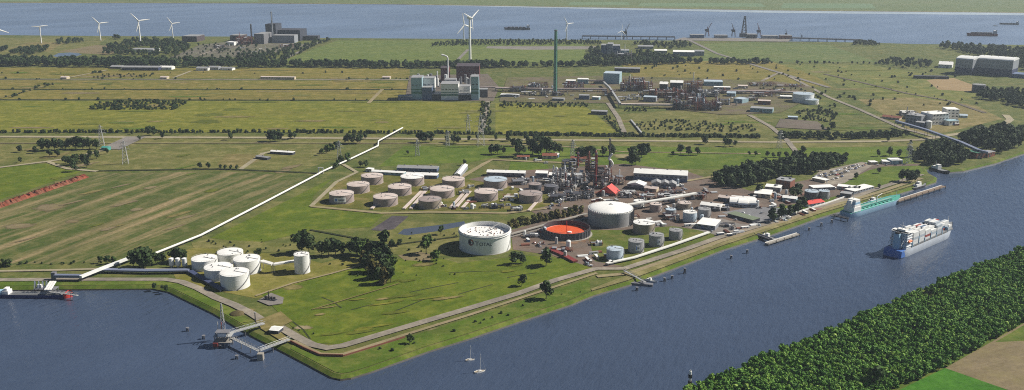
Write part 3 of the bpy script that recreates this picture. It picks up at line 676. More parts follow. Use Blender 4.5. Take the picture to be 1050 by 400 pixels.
railing(r + .9, h - .85, 60).build('railing', 'steel_light', t)
MB().rings([(r + .5, 0), (r + .5, .4), (r, .45)], 72, cap=False).build('base_ring', 'concrete', t)
MB().bar((r * .6, r * .75, h + .3), (r * .1, r * .2, h - 2.8), 1.4, .3).build('roof_ladder', 'steel_light', t)
stair(r, h, -.55, .15, 40).build('stair', 'steel_light', t)
for k in range(1, 8):
    MB().rings([(r, h * k / 8 - .05), (r + .03, h * k / 8 - .04), (r + .03, h * k / 8 + .04), (r, h * k / 8 + .05)], 96, cap=False).build('weld_seam', 'tank_white', t)
# lettering wrapped on the shell: capital letter bigger than the rest
def wrap_text(txt, size, a_start, z, parent, name, mat, rad):
    cu = bpy.data.curves.new(name, 'FONT'); cu.body = txt; cu.size = size; cu.extrude = 0; cu.resolution_u = 4
    cu.offset = size * .012
    ob = bpy.data.objects.new(name, cu); sc.collection.objects.link(ob)
    dg = bpy.context.evaluated_depsgraph_get(); me = bpy.data.meshes.new_from_object(ob.evaluated_get(dg))
    bpy.data.objects.remove(ob)
    bm = bmesh.new(); bm.from_mesh(me)
    bmesh.ops.triangulate(bm, faces=bm.faces)
    for _ in range(2):
        es = [e for e in bm.edges if e.calc_length() > size * .3]
        if es: bmesh.ops.subdivide_edges(bm, edges=es, cuts=1)
        bmesh.ops.triangulate(bm, faces=bm.faces)
    wmax = max(v.co.x for v in bm.verts)
    for v in bm.verts:
        a = a_start + v.co.x / rad; v.co = Vector(((rad + .12) * math.cos(a), (rad + .12) * math.sin(a), z + v.co.y))
    bm.to_mesh(me); bm.free(); me.materials.append(MATS[mat])
    o = bpy.data.objects.new(name, me); sc.collection.objects.link(o); o.parent = parent
    return wmax / rad
zt = h * .50; aa = -math.pi / 2 - .35
aw = wrap_text('T', 6.6, aa, zt, t, 'lettering', 'navy', r)
wrap_text('OTAL', 5.2, aa + aw + .012, zt, t, 'lettering', 'navy', r)
def arc_ring(parent, name, mat, ac, zc, r0, r1, t0, t1, off):
    m = MB(); n = 16
    for i in range(n + 1):
        a = t0 + (t1 - t0) * i / n
        for q in (r0, r1):
            th = ac + q * math.cos(a) / r; m.v.append(((r + off) * math.cos(th), (r + off) * math.sin(th), zc + q * math.sin(a)))
    m.f = [(2 * i, 2 * i + 1, 2 * i + 3, 2 * i + 2) for i in range(n)]
    return m.build(name, mat, parent)
ac, zc = aa - 5.2 / r, zt + 2.6
em = arc_ring(t, 'emblem', 'navy', ac, zc, 0.2, 3.6, 0, 2 * math.pi, .10)
arc_ring(em, 'emblem_swirl', 'white', ac, zc, .9, 2.0, -1.2, 1.5, .16)
arc_ring(em, 'emblem_arc', 'red', ac, zc, 2.3, 3.5, -2.3, -.6, .16)
arc_ring(em, 'emblem_arc', 'orange', ac, zc, 2.4, 3.2, .5, 1.5, .16)
# --- open tank with orange floor
c, r, h = tank_pos(581, 247.5, 48, 7.2)
t = thing('storage_tank', 'open low tank ring with bright orange red floor beside the domed tank', 'tank', (c.x, c.y, 0), 0, TK)
MB().rings([(r, 0), (r, h), (r - .4, h), (r - .4, .3)], 72, cap=False).build('shell', 'steel_dark', t, smooth=True)
fl = MB().rings([(r - .6, .6), (r * .95, h * .4), (r * .93, h * .34), (.4, h * .3), (0, h * .3)], 64, cap=False).build('floating_roof', 'orange_primer', t, smooth=True)
MB().tube((0, 0, h * .3), (0, 0, h + 7), .35, 8).build('centre_pole', 'red_bright', fl)
MB().cyl(3, -4, h * .3, h * .3 + 1.6, 2.4, n=12).build('sump_ring', 'white', fl)
railing(r - .2, h, 40).build('railing', 'steel', t)
MB().rings([(r + 2.6, 0), (r + 2.6, .5), (r, .6)], 64, cap=False).build('base_ring', 'concrete', t)
bt = MB()
for k in range(0, 40): a = 2 * math.pi * k / 40; bt.box((r + .35) * math.cos(a), (r + .35) * math.sin(a), 0, .5, .35, h * .96, a)
bt.build('wall_buttresses', 'steel', t, kind='stuff')
# ================================================================== BUILDINGS
def building(u0, v0, u1, v1, depth, h, name, label, cat, wall='grey_wall', roof='white_roof', kind='flat', rh=None, win=None, group=None, door=True, plinth=None, rows=1, vh=None, roofstuff=0):
    """front wall stands on the ground between two photo pixels"""
    a, b = G(u0, v0), G(u1, v1); L = (b - a).length
    if vh: h = HT((u0 + u1) / 2, (v0 + v1) / 2, vh)
    rz = math.atan2(b.y - a.y, b.x - a.x)
    t = thing(name, label, cat, (a.x, a.y, 0), rz, group)
    rh = rh if rh is not None else depth * .16
    MB().box(L / 2, depth / 2, 0, L, depth, h).build('wall', wall, t)
    if plinth: MB().box(L / 2, depth / 2, 0, L + .12, depth + .12, h * .45).build('wall_cladding', plinth, t)
    if kind == 'flat':
        rf = MB().box(L / 2, depth / 2, h, L + .5, depth + .5, .5).build('roof', roof, t)
    elif kind == 'gable':
        rf = MB().gable(L / 2, depth / 2, h, L, depth, rh).build('roof', roof, t)
    elif kind == 'gabley':
        rf = MB().gable(L / 2, depth / 2, h, L, depth, rh, axis='y').build('roof', roof, t)
    elif kind == 'arch':
        rf = MB().arch(L / 2, depth / 2, h, L, depth, rh).build('roof', roof, t)
    elif kind == 'shed':
        m = MB(); X0, X1, Y0, Y1 = -.4, L + .4, -.4, depth + .4
        m.add([(X0, Y0, h), (X1, Y0, h), (X1, Y1, h), (X0, Y1, h), (X0, Y0, h + .3), (X1, Y0, h + .3), (X1, Y1, h + rh), (X0, Y1, h + rh)], [(3, 2, 1, 0), (4, 5, 6, 7), (0, 1, 5, 4), (1, 2, 6, 5), (2, 3, 7, 6), (3, 0, 4, 7)])
        rf = m.build('roof', roof, t)
    rr = random.Random(int(u0 * 13 + v0 * 7))
    if kind == 'flat':
        for k in range(roofstuff):
            MB().box(rr.uniform(.1, .9) * L, rr.uniform(.2, .8) * depth, h + .5, rr.uniform(1.5, 4), rr.uniform(1.5, 3.5), rr.uniform(.8, 2)).build('roof_unit', rr.choice(['steel', 'steel_light', 'grey_wall']), rf)
    elif kind in ('gable', 'arch', 'gabley') and L > 14:
        for k in range(max(1, int(L / 16))):
            x = (k + .5) * L / max(1, int(L / 16))
            MB().box(x if kind != 'gabley' else L / 2, depth / 2 if kind != 'gabley' else depth * (k + .5) / max(1, int(L / 16)), h + rh - .1, 1.6, 1.2, .8).build('ridge_vent', 'steel', rf)
    if door:
        dw = min(4.5, L * .2)
        MB().box(L * rr.uniform(.2, .8), -.08, 0, dw, .2, min(4.2, h * .7)).build('door', rr.choice(['steel_dark', 'blue_wall', 'steel']), t)
    nw = win if win is not None else max(2, min(14, int(L / 6)))
    if nw:
        me = None
        for rw in range(rows):
            z = h * (rw + .58) / rows
            for k in range(nw):
                x = (k + .5) * L / nw
                if me is None:
                    o = MB().box(0, 0, 0, min(3.2, L / nw * .6), .2, min(1.7, h / rows * .32)).build('window', 'glass', t, (x, -.07, z)); me = o.data
                else: child('window', me, t, (x, -.07, z))
    return t
B = building
# refinery sheds at the back
B(407, 176.5, 448, 177.8, 16, 6.5, 'warehouse', 'long dark fronted shed with white roof edge behind the tank farm', 'shed', 'blue_wall', 'grey_roof', 'gable', plinth='dark_wall')
B(381, 178.6, 414, 180.4, 10, 4, 'warehouse', 'low white roofed shed at the back left corner of tank farm', 'shed', 'cyan_wall', 'white_roof', 'gable')
B(416, 182.6, 448, 183.6, 14, 5, 'warehouse', 'white roofed shed in front of the long dark fronted shed', 'shed', 'blue_wall', 'white_roof', 'gable')
B(375, 176, 381, 176.6, 8, 4, 'gatehouse', 'small white hut left of the low white roofed shed', 'hut', 'white', 'white_roof')
B(466, 183, 472, 183.2, 58, 6, 'warehouse', 'white roofed shed running away from the viewer behind the tanks', 'shed', 'grey_wall', 'white_roof', 'gabley', rh=2)
B(499, 180.8, 538, 182, 14, 6, 'warehouse', 'long white roofed shed left of the pipe jungle', 'shed', 'grey_wall', 'white_roof', 'gable', plinth='dark_wall')
B(549, 182.6, 561, 183, 12, 7, 'warehouse', 'left of two white roofed halls behind the dark tanks', 'shed', 'grey_wall', 'white_roof', 'shed', rh=1.2)
B(562.5, 184, 584, 184.8, 12, 6, 'warehouse', 'right of two white roofed halls behind the dark tanks', 'shed', 'dark_wall', 'white_roof', 'shed', rh=1.4)
B(649.5, 184.6, 704.5, 187.4, 26, 10, 'warehouse', 'biggest long hangar with pale roof right of the refinery stacks', 'hangar', 'grey_wall', 'white_roof', 'gable', rh=4, plinth='blue_wall', win=12)
for k, (x0, x1) in enumerate(((668, 679), (676.5, 687), (684.5, 694))):
    B(x0, 192.2 + k * .6, x1 - .6, 192.6 + k * .6, 14, 6, 'workshop', f'grey round roofed workshop, {ORD[k]} from the left of three before the hangar', 'workshop', 'grey_wall', 'grey_roof', 'gabley', rh=3, group='round roofed workshops')
B(643, 193.5, 660, 195.2, 16, 6.5, 'workshop', 'bright white roofed workshop left in front of the long hangar', 'workshop', 'grey_wall', 'white_roof', 'gabley', rh=3.2, plinth='dark_wall')
B(660.5, 196, 673, 197.4, 12, 4.5, 'workshop', 'cream roofed low workshop beside the bright white roofed one', 'workshop', 'beige', 'tank_roof', 'gable')
# red roofed tent shaped building among the stacks
B(613.5, 199.5, 631, 201.5, 18, 3.5, 'workshop', 'small building with steep bright red roof among the stacks', 'workshop', 'brick', 'red_bright', 'gabley', rh=8.5, win=3)
B(714, 234, 733, 236.5, 28, 5, 'warehouse', 'flat white roofed hall beside the canal road', 'hall', 'grey_wall', 'white_roof', 'flat')
B(717.6, 214.5, 738, 217, 14, 6, 'warehouse', 'white roofed hall behind the mid grey tank', 'hall', 'white', 'white_roof', 'gable', plinth='dark_wall')
B(736, 206, 752, 208, 12, 5, 'workshop', 'small dark workshop left of the white arched halls', 'workshop', 'dark_wall', 'tank_roof', 'gable')
for k, (x0, y0) in enumerate(((748, 211.5), (757, 212.8), (766, 212.6))):
    B(x0, y0, x0 + 9.2, y0 + .6, 22, 4, 'arched_hall', f'white arched hall, {ORD[k]} from the left of three joined ones', 'hall', 'grey_wall', 'white_roof', 'arch', rh=4.5, group='white arched halls')
B(750, 205.6, 774, 207.2, 10, 4, 'warehouse', 'long white roofed shed behind the three arched halls', 'shed', 'grey_wall', 'white_roof', 'gable')
B(773, 202, 790, 203.6, 20, 5, 'warehouse', 'bright flat white roofed hall behind the grey yard', 'hall', 'beige', 'white_roof', 'shed', rh=1.5)
B(784, 196, 800, 197.6, 16, 6, 'office_building', 'white roofed building beside the dark brick block', 'building', 'grey_wall', 'white_roof', 'flat', rows=2, roofstuff=2)
B(795, 191.5, 810, 193.8, 18, 10, 'office_building', 'dark brick block with flat grey roof below the wood', 'building', 'brick', 'grey_roof', 'flat', rows=3, roofstuff=3)
B(802, 206.4, 816, 208, 12, 5, 'boat_shed', 'white low boat shed next to the big dark tree', 'shed', 'cyan_wall', 'white_roof', 'gable')
B(746, 222, 771.5, 229, 14, 3.5, 'warehouse', 'long olive flat roofed building slanting across the grey yard', 'building', 'dark_wall', 'green_roof', 'flat')
B(829, 212.8, 845.5, 210, 14, 4, 'workshop', 'low building with bright red roof on the canal side', 'workshop', 'white', 'red_bright', 'gable', rh=2)
B(834, 196, 856, 195, 14, 4, 'warehouse', 'white roofed shed behind the pair of blue grey tanks', 'shed', 'grey_wall', 'white_roof', 'flat')
B(846, 187.8, 850, 186.6, 20, 3.5, 'warehouse', 'narrow cream roofed shed at the lower end of the car park', 'shed', 'beige', 'white_roof', 'flat')
B(858, 194, 881, 196.6, 13, 4, 'warehouse', 'long white flat roof below the lawn, left arm of the angle', 'hall', 'grey_wall', 'white_roof', 'flat')
B(876, 199.5, 896, 194.2, 15, 4, 'warehouse', 'white flat roof below the lawn, right arm towards the canal', 'hall', 'grey_wall', 'white_roof', 'flat')
B(861, 202, 872, 203.4, 12, 5, 'warehouse', 'dark flat shed right of the pair of blue grey tanks', 'shed', 'dark_wall', 'grey_roof', 'flat')
B(905, 168.5, 913, 168.8, 12, 4, 'office_building', 'small white building left in the group above the lawn', 'building', 'white', 'white_roof', 'flat')
B(914, 168.8, 925.5, 168.6, 16, 6, 'office_building', 'blue grey flat building right in the group above the lawn', 'building', 'cyan_wall', 'white_roof', 'flat', rows=2)
B(893, 169, 900, 168.8, 10, 3.5, 'garage', 'little cream garage beside the top of the car park', 'garage', 'beige', 'white_roof', 'flat')
B(276.5, 342.5, 285.5, 343.5, 9, 3.6, 'hut', 'small white hut with dark front at the loading jetty root', 'hut', 'dark_wall', 'white_roof', 'gable')
B(556, 163, 571, 163.2, 16, 5, 'house', 'row house with red roof left of the refinery trees', 'house', 'beige', 'rust', 'gable', group=None)
B(530, 163.5, 543, 163.6, 10, 4, 'house', 'low house with red brown roof below the tall trees', 'house', 'beige', 'rust', 'gable')
B(585, 165.5, 601, 166, 14, 5, 'house', 'white and red house directly behind the refinery stacks', 'house', 'white', 'rust', 'gable')
B(568.5, 162, 572, 162.2, 12, 5, 'house', 'small white roofed house at the end of the house row', 'house', 'blue_wall', 'white_roof', 'gable')
B(277, 157.8, 300, 159.2, 9, 4, 'stable', 'long white roofed stable in the left field', 'stable', 'dark_wall', 'white_roof', 'gable')
B(262, 162.6, 274, 164.2, 8, 3.5, 'stable', 'smaller dark stable beside the sandy lot', 'stable', 'dark_wall', 'grey_roof', 'gable')
B(104, 154.5, 110, 154.8, 10, 5, 'hut', 'small teal hut beside the road spur and pylon', 'hut', 'teal', 'teal', 'gable')
B(606, 117.4, 622, 118, 16, 6, 'warehouse', 'lone dark shed standing in the yellow meadow', 'shed', 'dark_wall', 'grey_roof', 'flat')
# far left
B(125, 72.2, 162.5, 72.4, 30, 8, 'factory_hall', 'long blue grey hall on the far meadow by the tree belt', 'hall', 'navy_wall', 'grey_roof', 'gable', rh=2.5)
B(163, 71.4, 176, 71.6, 20, 6, 'factory_hall', 'small white annex right of the far blue grey hall', 'hall', 'white', 'white_roof', 'gable')
B(113, 70.4, 124, 70.6, 20, 5, 'factory_hall', 'small dark annex left of the far blue grey hall', 'hall', 'dark_wall', 'grey_roof', 'gable')
B(133, 53.4, 157.5, 53.8, 40, 8, 'warehouse', 'long white building among the trees below the wind turbines', 'building', 'white', 'grey_roof', 'flat', win=8)
B(201, 72.4, 213, 72.6, 20, 6, 'farm_building', 'low white farm building, left of the far farmyard', 'farm', 'white', 'grey_roof', 'gable')
B(214, 71.8, 224, 72, 18, 7, 'farm_building', 'grey farm building in the middle of the far farmyard', 'farm', 'grey_wall', 'grey_roof', 'gable')
B(226, 72, 238, 72.3, 18, 5, 'farm_building', 'low dark roofed farm building, right of the far farmyard', 'farm', 'white', 'grey_roof', 'gable')
for k, (u_, w_) in enumerate(((62, 9), (164, 10), (267, 6), (392, 11))):
    B(u_, 81.2, u_ + w_ * .7, 81.3, 14, 4.5, 'pump_house', f'small pale station building on the far pipeline track, {ORD[k]} from the left', 'building', 'beige', 'tank_roof', 'gable', group='stations along the pipeline track')
B(267, 81.6, 302, 82, 12, 6, 'warehouse', 'long low pinkish building on the pipeline track', 'building', 'beige', 'tank_roof', 'flat')
# nuclear plant and neighbours
B(187, 42.8, 202, 43, 60, 18, 'power_block', 'dull brown block left of the power station', 'building', 'chem_dark', 'grey_roof', 'flat', rows=2)
B(236, 42.5, 247, 42.7, 50, 20, 'power_block', 'dark block left of the dark chimney', 'building', 'chem_dark', 'grey_roof', 'flat', rows=2)
B(232, 46.5, 240, 46.7, 30, 10, 'factory_hall', 'white block on the railway yard', 'building', 'white', 'white_roof', 'flat')
B(261, 45, 271, 45.2, 70, 32, 'power_block', 'grey low block left of the reactor block', 'building', 'steel', 'grey_roof', 'flat', rows=3)
B(273, 42.5, 283.5, 42.6, 60, 60, 'reactor_block', 'tall dark reactor block at the far power station', 'building', 'dark_wall', 'dark_wall', 'flat', rows=4, win=3, vh=25)
B(283, 42, 308, 42.3, 70, 45, 'turbine_hall', 'wide dark turbine hall right of the reactor block', 'building', 'dark_wall', 'steel_dark', 'flat', rows=3, vh=31)
B(279, 44, 302, 44.2, 40, 26, 'power_block', 'grey front building before the dark turbine hall', 'building', 'grey_wall', 'grey_roof', 'flat', rows=3, vh=36.5)
B(310, 41.5, 326, 41.6, 30, 14, 'warehouse', 'low dark building on the river edge right of the power station', 'building', 'dark_wall', 'steel_dark', 'flat')
# middle distance
B(630, 74, 656, 74.6, 22, 10, 'warehouse', 'dark grey hangar with flat roof in the middle meadow', 'hangar', 'dark_wall', 'grey_roof', 'gable', rh=2)
B(618.5, 86, 635, 86.6, 40, 22, 'factory_hall', 'big plain pale blue block at the chemical plant', 'building', 'cyan_wall', 'tank_blue', 'flat', win=0, door=False, vh=75.5)
B(690, 57.6, 712, 58, 50, 12, 'factory_hall', 'pale factory hall below the harbour access road', 'hall', 'blue_wall', 'white_roof', 'flat', rows=2)
B(712, 57, 722, 57.2, 40, 12, 'factory_hall', 'smaller pale hall right of the factory hall', 'hall', 'grey_wall', 'grey_roof', 'flat')
B(671, 54.8, 684, 55, 40, 8, 'factory_hall', 'low pale hall half hidden in the far trees', 'hall', 'grey_wall', 'white_roof', 'flat')
B(654, 50.4, 670, 50.6, 40, 8, 'factory_hall', 'low grey hall above the far trees', 'hall', 'grey_wall', 'grey_roof', 'flat')
for k, (a_, b_, v_, top_, w_) in enumerate(((616, 622, 58, 46.5, 'blue_wall'), (622.5, 628, 58.4, 45.2, 'grey_wall'), (628.4, 635.5, 58.2, 47, 'blue_wall'), (636, 645, 58.6, 52, 'cyan_wall'))):
    B(a_, v_, b_, v_ + .1, 40, 30, 'factory_tower', f'blue grey factory tower, {ORD[k]} from the left behind the far trees', 'building', w_, 'grey_roof', 'flat', rows=4, win=3, vh=top_, group='far factory towers')
B(978.5, 75.6, 996, 77.2, 60, 26, 'warehouse', 'left of two big white hangars with dark lower walls', 'hangar', 'grey_wall', 'tank_white', 'arch', rh=6, plinth='navy_wall', vh=61, win=6)
B(1000, 76, 1037, 79, 60, 26, 'warehouse', 'right and longer of two big white hangars with dark lower walls', 'hangar', 'grey_wall', 'tank_white', 'arch', rh=6, plinth='navy_wall', vh=61.5, win=10)
B(1037.5, 79.6, 1056, 81, 40, 9, 'warehouse', 'low blue shed at the right edge beside the hangars', 'shed', 'blue_wall', 'blue_wall', 'flat')
B(962, 69.4, 976, 70.2, 40, 9, 'warehouse', 'pale low sheds left of the two big hangars', 'shed', 'white', 'white_roof', 'gable')
B(938, 80.6, 973, 81.4, 16, 6, 'warehouse', 'long dark shed behind the sandy field', 'shed', 'dark_wall', 'steel_dark', 'flat')
# white plant on the right
B(955.5, 128.6, 972, 127.4, 30, 20, 'factory_block', 'white box factory beside the conveyor gallery', 'factory', 'white', 'white_roof', 'flat', vh=117, rows=3, win=5, roofstuff=3)
B(970, 124.4, 982.5, 124.6, 26, 22, 'factory_block', 'taller white factory tower behind the white box factory', 'factory', 'white', 'white_roof', 'flat', vh=112.5, rows=4, win=3)
B(973, 129, 983, 128.2, 14, 8, 'factory_block', 'small white annex at the foot of the white factory tower', 'factory', 'white', 'cyan_wall', 'flat')
B(928, 126.4, 944, 128.6, 26, 14, 'factory_block', 'grey factory with pipes left of the white factory', 'factory', 'grey_wall', 'grey_roof', 'flat', vh=118.5, rows=3, roofstuff=4)
B(938, 131, 947, 132, 14, 10, 'factory_block', 'dark grey annex in front of the grey factory', 'factory', 'blue_wall', 'grey_roof', 'flat', rows=2)
B(904, 121.6, 922, 123.6, 16, 4, 'warehouse', 'low reddish shed left of the grey factory', 'shed', 'beige', 'rust', 'gable')
B(924, 118.4, 938, 118.8, 20, 5, 'warehouse', 'white roofed shed behind the grey factory', 'shed', 'grey_wall', 'white_roof', 'gable')
B(984, 120.6, 992, 121, 14, 4, 'hut', 'small pale hut right of the white factory', 'hut', 'cyan_wall', 'tank_blue', 'gable')
B(1001, 163, 1012, 161.4, 18, 9, 'transfer_house', 'green and brown house at the lower end of the conveyor gallery', 'house', 'brick', 'green_paint', 'flat', rows=2)
B(1012.5, 161.8, 1020, 160, 12, 7, 'transfer_house', 'reddish brown annex beside the green roofed conveyor house', 'house', 'rust', 'grey_roof', 'flat')
c, r, h = tank_pos(951.8, 132, 6, 8)
t = thing('silo', 'single white silo between the grey and white factories', 'silo', (c.x, c.y, 0)); MB().rings([(r, 0), (r, h * .9), (r * .2, h), (0, h)], 20, cap=False).build('shell', 'tank_white', t, smooth=True); MB().tube((r + .2, 0, 0), (r + .2, 0, h), .3, 5).build('ladder', 'steel', t)
# chemical plant halls
for (a_, va, b_, vb, dp, hh, w_, rf_, kd, lb) in [
    (676, 92.5, 684, 92.8, 24, 14, 'steel_dark', 'white_roof', 'gable', 'dark hall with white pitched roof behind the chemical vessels'),
    (687, 91, 700, 91.4, 24, 14, 'dark_wall', 'white_roof', 'gable', 'dark hall with pale pitched roof right of the other pitched hall'),
    (722, 88.2, 741, 88.6, 30, 10, 'cyan_wall', 'tank_blue', 'flat', 'pale blue flat hall at the back of the chemical plant'),
    (732, 92.2, 749, 92.6, 16, 6, 'grey_wall', 'white_roof', 'flat', 'low pale hall in front of the pale blue flat hall'),
    (757, 91, 767, 91.2, 18, 6, 'beige', 'tank_roof', 'flat', 'low beige hall right of the low pale hall'),
    (745, 99.2, 754, 99.6, 18, 8, 'cyan_wall', 'tank_blue', 'gable', 'teal grey hall beside the round cooling cells'),
    (752, 105.4, 761, 106.6, 24, 9, 'cyan_wall', 'tank_blue', 'flat', 'blue grey hall in front of the teal grey hall'),
    (769, 115, 792, 116.4, 22, 8, 'cyan_wall', 'grey_roof', 'flat', 'long blue grey office at the front right of the chemical plant'),
    (777, 107.5, 790, 108, 16, 8, 'brick', 'tank_roof', 'flat', 'brick block behind the long blue grey office'),
    (800, 101.4, 812, 101.8, 16, 5, 'grey_wall', 'white_roof', 'flat', 'low white roofed shed left of the large pale plant tank'),
    (659.5, 104.4, 672.5, 105, 18, 10, 'grey_wall', 'tank_blue', 'flat', 'grey block on the front edge of the chemical plant'),
    (593.5, 102.4, 604, 102.6, 16, 9, 'blue_wall', 'grey_roof', 'flat', 'blue grey block right of the green chimney'),
    (607, 102.6, 614, 103, 14, 6, 'cyan_wall', 'white_roof', 'flat', 'pale block right of the blue grey block'),
    (580, 86.4, 590, 86.6, 20, 8, 'grey_wall', 'white_roof', 'flat', 'pale flat hall behind the green chimney'),
    (592, 86.2, 603, 86.4, 20, 11, 'cyan_wall', 'white_roof', 'flat', 'taller pale hall right behind the green chimney'),
    (541, 90, 550, 90.4, 16, 7, 'grey_wall', 'white_roof', 'flat', 'pale hall left of the green chimney'),
    (566, 103.6, 578, 104, 14, 5, 'grey_wall', 'grey_roof', 'flat', 'low grey roof in front of the green chimney'),
    (513, 99.5, 532, 100, 14, 5, 'grey_wall', 'white_roof', 'flat', 'long pale shed right of the big green banded plant'),
    (808, 122.4, 818, 122.8, 14, 4, 'grey_wall', 'tank_blue', 'flat', 'small grey shed on the meadow right of the plant'),
]: B(a_, va, b_, vb, dp, hh, 'plant_hall', lb, 'hall', w_, rf_, kd)
# big white and green plant
t = thing('waste_plant', 'big white plant with green bands and thin bent stack', 'plant', (*G(420, 103.5).xy, 0), 0)
p0 = G(420, 103.5); sp = S(420, 103.5)
def wb(name, ua, ub, vbase, vtop, dpt, mat, y=0.0):
    a = G(ua, vbase); b = G(ub, vbase); h = HT((ua + ub) / 2, vbase, vtop)
    return MB().box((a.x + b.x) / 2 - p0.x, a.y - p0.y + dpt / 2 + y, 0, b.x - a.x, dpt, h).build(name, mat, t), a, b, h
for nm, ua, ub, vb_, vt_, dpt, mt in [('boiler_block', 422, 433, 102.4, 80, 40, 'cyan_wall'), ('block', 433.2, 443, 102.6, 90, 36, 'blue_wall'), ('block', 434, 446, 100.5, 80.5, 30, 'tank_white'),
    ('hall', 443.3, 452, 102.6, 97, 40, 'dark_wall'), ('block', 452.3, 470, 102.8, 86.5, 44, 'white'), ('block', 456, 468, 99, 82, 24, 'grey_wall'), ('hall', 470.2, 483, 102.6, 97.5, 44, 'dark_wall'), ('block', 471, 482, 100, 89, 30, 'tank_white'),
    ('filter_tower', 483.2, 491, 103, 79, 34, 'cyan_wall'), ('turbine_house', 468, 491.5, 84, 68.3, 60, 'maroon'), ('turbine_house', 452, 460.5, 85, 70, 40, 'maroon'), ('hall', 408, 422, 103, 99, 20, 'blue_wall'), ('annex', 491.3, 500, 100, 92, 20, 'chem_dark')]:
    o, a, b, h = wb(nm, ua, ub, vb_, vt_, dpt, mt)
    MB().box((a.x + b.x) / 2 - p0.x, a.y - p0.y + dpt / 2, h, b.x - a.x + .6, dpt + .6, .8).build('roof', 'grey_roof' if mt != 'maroon' else 'chem_dark', o)
    if mt in ('white', 'tank_white', 'cyan_wall'):
        for q in (.28, .45): MB().box((a.x + b.x) / 2 - p0.x, a.y - p0.y - .15, h * q, b.x - a.x + .2, .3, h * (.1 if q < .4 else .05)).build('green_band', 'green_paint', o)
    nx = max(2, int((b.x - a.x) / 7))
    for i in range(nx):
        for rw in (.66,):
            MB().box(a.x - p0.x + (i + .5) * (b.x - a.x) / nx, a.y - p0.y - .1, h * rw, 4.6, .25, h * .035).build('window', 'glass', o)
rr = random.Random(2)
for k in range(26):
    ua = rr.uniform(424, 490); q = G(ua, 97); hh = rr.uniform(18, 46)
    MB().cyl(q.x - p0.x, q.y - p0.y + rr.uniform(0, 40), hh * .5, hh, rr.uniform(1, 3.5), n=10).build('vessel', rr.choice(['steel_light', 'tank_white', 'steel']), t)
q = G(459, 92); hh = HT(459, 92, 58.5)
MB().path([(q.x - p0.x, q.y - p0.y + 20, 0), (q.x - p0.x, q.y - p0.y + 20, hh * .95), (q.x - p0.x - 3, q.y - p0.y + 20, hh), (q.x - p0.x - 14, q.y - p0.y + 20, hh + 3)], 1.7, 8).build('stack', 'white', t)
